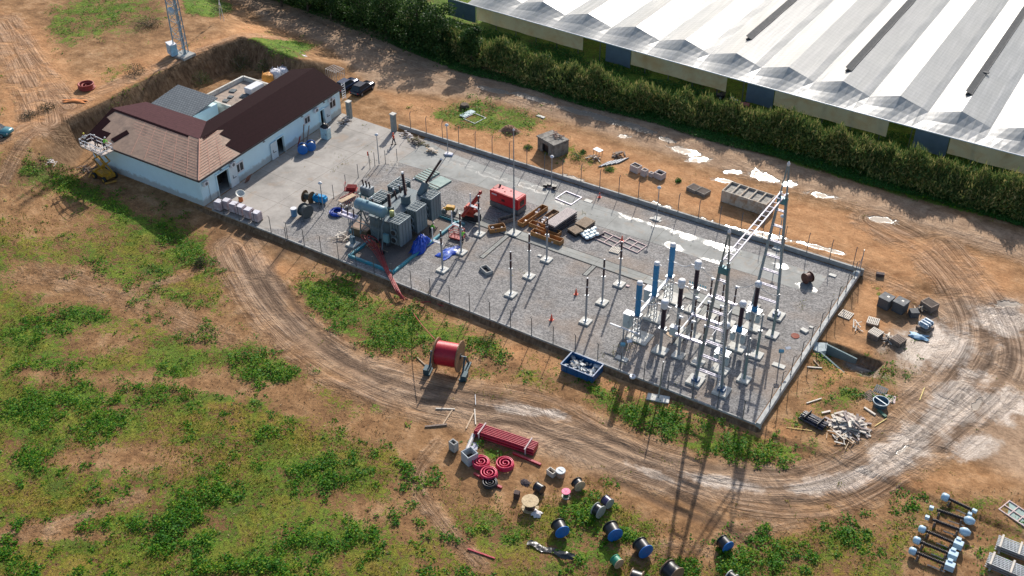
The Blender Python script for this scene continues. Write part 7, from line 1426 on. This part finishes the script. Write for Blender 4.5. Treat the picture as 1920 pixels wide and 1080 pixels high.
t = drum('wooden spool lying flat with striped pale top and white rubbish beside it', GT(994, 952), 0, .76, .85, mat('striped_pale_wood', (.55, .42, .24), .7, 0, .15, 3, (.25, .16, .08), .1, 6), mat('dark_brown_cable', (.06, .03, .025), .6), .6, lying=True)
drape('crumpled white plastic beside the lying wooden spool', 'plastic_scrap', 'plastic', None, WPK, .25, GT(1006, 965), 10, .4, .4, 9)
t = drum('small spool with bright pink top and green core lying flat', GT(1061, 931), 0, .40, .62, mat('pale_spool_rim', (.55, .5, .4), .6), mat('dark_green_core', (.03, .12, .06), .6), .6, lying=True, side=mat('bright_pink', (.75, .05, .2), .5, 0, .3, 8, (.6, .3, .35), .2, 6))
drum('black spool with grey sides standing left of the purple one', GT(1121, 966), R(-12), .62, .62, mat('thin_grey_flange', (.30, .32, .30), .6), BLKC, .82); drum('purple black spool with pale right side near the track', GT(1138, 948), R(-18), .50, .66, BLKC, mat('purple_black_cable', (.05, .04, .11), .3), .92, side=mat('thin_grey_flange', (.30, .32, .30)))
BD = [('leftmost of the blue ended black cable drums', 1050, 1000, -36, .66, .95), ('blue ended black cable drum second from the left', 1148, 1006, -36, .70, 1.0), ('blue ended black cable drum third from the left', 1204, 1037, -30, .70, 1.0), ('smaller blue ended black cable drum standing alone at the right', 1358, 1028, -28, .58, .85)]
for lab, px_, py_, rz_, R0, w_ in BD: drum(lab, GT(px_, py_), R(rz_), R0, w_, BLKC, BLKC, .88, side=BLUEF, group='cable drums with a blue end')
drum('small green spool with a pale end near the bottom edge', GT(1156, 1060), R(-24), .48, .62, mat('green_spool', (.02, .22, .13), .5), mat('green_spool', (.02, .22, .13)), .9, side=PALEW)
drum('brown sided black drum cut by the bottom edge, the larger one', GT(1258, 1085), R(-20), .85, 1.1, mat('brown_flange', (.22, .14, .09), .7), BLKC, .85); drum('brown rimmed black drum cut by the bottom edge, the left one', GT(1192, 1096), R(10), .75, .9, mat('brown_flange', (.22, .14, .09)), BLKC, .85); drum('pale edged black spool cut by the bottom edge at the right', GT(1370, 1092), R(-15), .55, .6, PAD, BLKC, .85)
small('dark brown stump left of the black spool', GT(969, 933), (.5, .5, .7), mat('brown_stump', (.07, .04, .035), .8), 'stump', 'stump', .3)
mound('small dark brown ash mound left of the black spool', GT(985, 905), .55, .4, .15, mat('dark_ash', (.06, .045, .05), .95), 5, 'ash_mound', 'mound')
t = thing('black_sheet', 'long crumpled strip of black plastic sheet near the bottom edge', 'plastic sheet', GT(1032, 1034), R(8)); b = MB(); r = np.random.default_rng(4); vs = []; n = 40
for i in range(n+1):
    for j in range(5): vs.append((-2.1+4.2*i/n, -.28+.14*j+.12*math.sin(i*.35), .06+.10*r.random()+(.35*math.exp(-((i-33)/5)**2) if j > 0 else 0)))
b.add(vs, [(i*5+j, i*5+j+1, (i+1)*5+j+1, (i+1)*5+j) for i in range(n) for j in range(4)], True); b.build('sheet', mat('black_film', (.02, .022, .024), .28, 0, .2, 3, None, .4), t)
t = thing('valve_cover', 'small white round cover lying just outside the near wall', 'cover', GT(1186, 708)); b = MB(); b.cyl((0, 0, 0), (0, 0, .25), .32, .32, 18); b.build('cap', WHITE, t, .03); b = MB(); b.cyl((0, 0, .25), (0, 0, .27), .12, .12, 12); b.build('opening', DSTEEL, t)
# ---- insulator columns laid out at the lower right
INS = [((1766, 938), (1832, 973), 0), ((1744, 960), (1820, 987), 1), ((1736, 978), (1812, 1008), 1), ((1722, 998), (1802, 1032), 2), ((1712, 1019), (1792, 1052), 2), ((1704, 1039), (1786, 1073), 2)]
ORD = ['topmost', 'second', 'third', 'fourth', 'fifth', 'lowest']
LBH = mat('light_blue_head', (.40, .56, .68), .4, 0, .08, 3)
for k, (A0, A1, kind) in enumerate(INS):
    a_, c_ = GT(*A0), GT(*A1); t = thing('insulator_column', '%s of six black insulator columns with pale blue ends laid on the grass' % ORD[k], 'insulator', a_, 0, 'insulator columns laid on the grass'); d_ = c_-a_; d_.z = 0; L_ = d_.length; d_.normalize(); z_ = Vector((0, 0, .5)); b = MB(); ribbed(b, z_+d_*.45, z_+d_*(L_-.65), .16, .13, 12); b.build('insulator', mat('black_insulator', (.022, .014, .016), .3), t)
    h1 = MB(); h2 = MB()
    def blob(mb, c0, l_, r_): mb.lathe(c0, [(r_*.6, 0), (r_, l_*.2), (r_, l_*.8), (r_*.7, l_)], 12, tuple(d_))
    if kind == 0: blob(h1, z_-d_*.15, .65, .36); h2.box(z_+d_*(L_-.4), (.4, .3, .3), math.atan2(d_.y, d_.x)); h2.box(z_+d_*(L_-.4)+Vector((-.25, -.4, -.2)), (.35, .35, .35))
    elif kind == 1: h1.box(z_, (.35, .3, .35), math.atan2(d_.y, d_.x)); h2.lathe(z_+d_*(L_-.75), [(.15, 0), (.36, .3), (.38, .6), (.2, .95)], 12, tuple(d_))
    else: blob(h1, z_-d_*.1, .6, .33); h2.box(z_+d_*(L_-.35), (.75, .6, .62), math.atan2(d_.y, d_.x)); h2.box(z_+d_*(L_-.45)+Vector((0, .35, .3)), (.4, .35, .2), math.atan2(d_.y, d_.x))
    h1.build('end_cap', LBH, t, .02); h2.build('base_housing', LBH, t, .03)
    r_ = MB(); p_ = Vector((-d_.y, d_.x, 0))
    for u in (.2, .75): r_.box(d_*L_*u+Vector((0, 0, .14)), (.14, .9, .28), math.atan2(d_.y, d_.x))
    r_.build('cradle', GREYW, t); r_ = MB(); r_.beam(d_*L_*.45-p_*.4+Vector((0, 0, .1)), d_*L_*.85-p_*.4+Vector((0, 0, .1)), .07); r_.build('side_rail', WPAL, t)
for k, (A0, A1, w_) in enumerate((((1866, 1024), (1960, 1062), 'upper'), ((1848, 1056), (1950, 1100), 'lower'))):
    a_, c_ = GT(*A0), GT(*A1); t = thing('steel_pack', '%s pack of galvanised lattice steel at the lower right corner' % w_, 'steel pack', a_); d_ = (c_-a_); d_.z = 0; L_ = d_.length; d_.normalize(); s_ = Vector((-d_.y, d_.x, 0)); b = MB(); rr = random.Random(k)
    for q in range(7):
        for lay in range(3): o_ = s_*((q-3)*.19)+Vector((0, 0, .25+.25*lay)); b.beam(o_, d_*L_+o_, .06)
    for q in range(14): b.beam(d_*L_*q/14+s_*.6+Vector((0, 0, .72)), d_*L_*(q+.8)/14-s_*.6+Vector((0, 0, .72)), .05)
    b.build('lattice_bars', STEEL, t); [MB().box(d_*L_*u+Vector((0, 0, z_)), (.16, 1.5, h_), math.atan2(d_.y, d_.x)).build('timber_bearer', WPAL, t) for u, z_, h_ in ((.08, .85, .1), (.45, .85, .1), (.9, .85, .1), (.1, .08, .16), (.9, .08, .16))]
frame('pale timber grid with green panel lying near the right edge', 1908, 965, 2.6, 1.6, R(-20), PINKW, (3, 2), name='timber_grid', fn=GT, plate=GREENP)
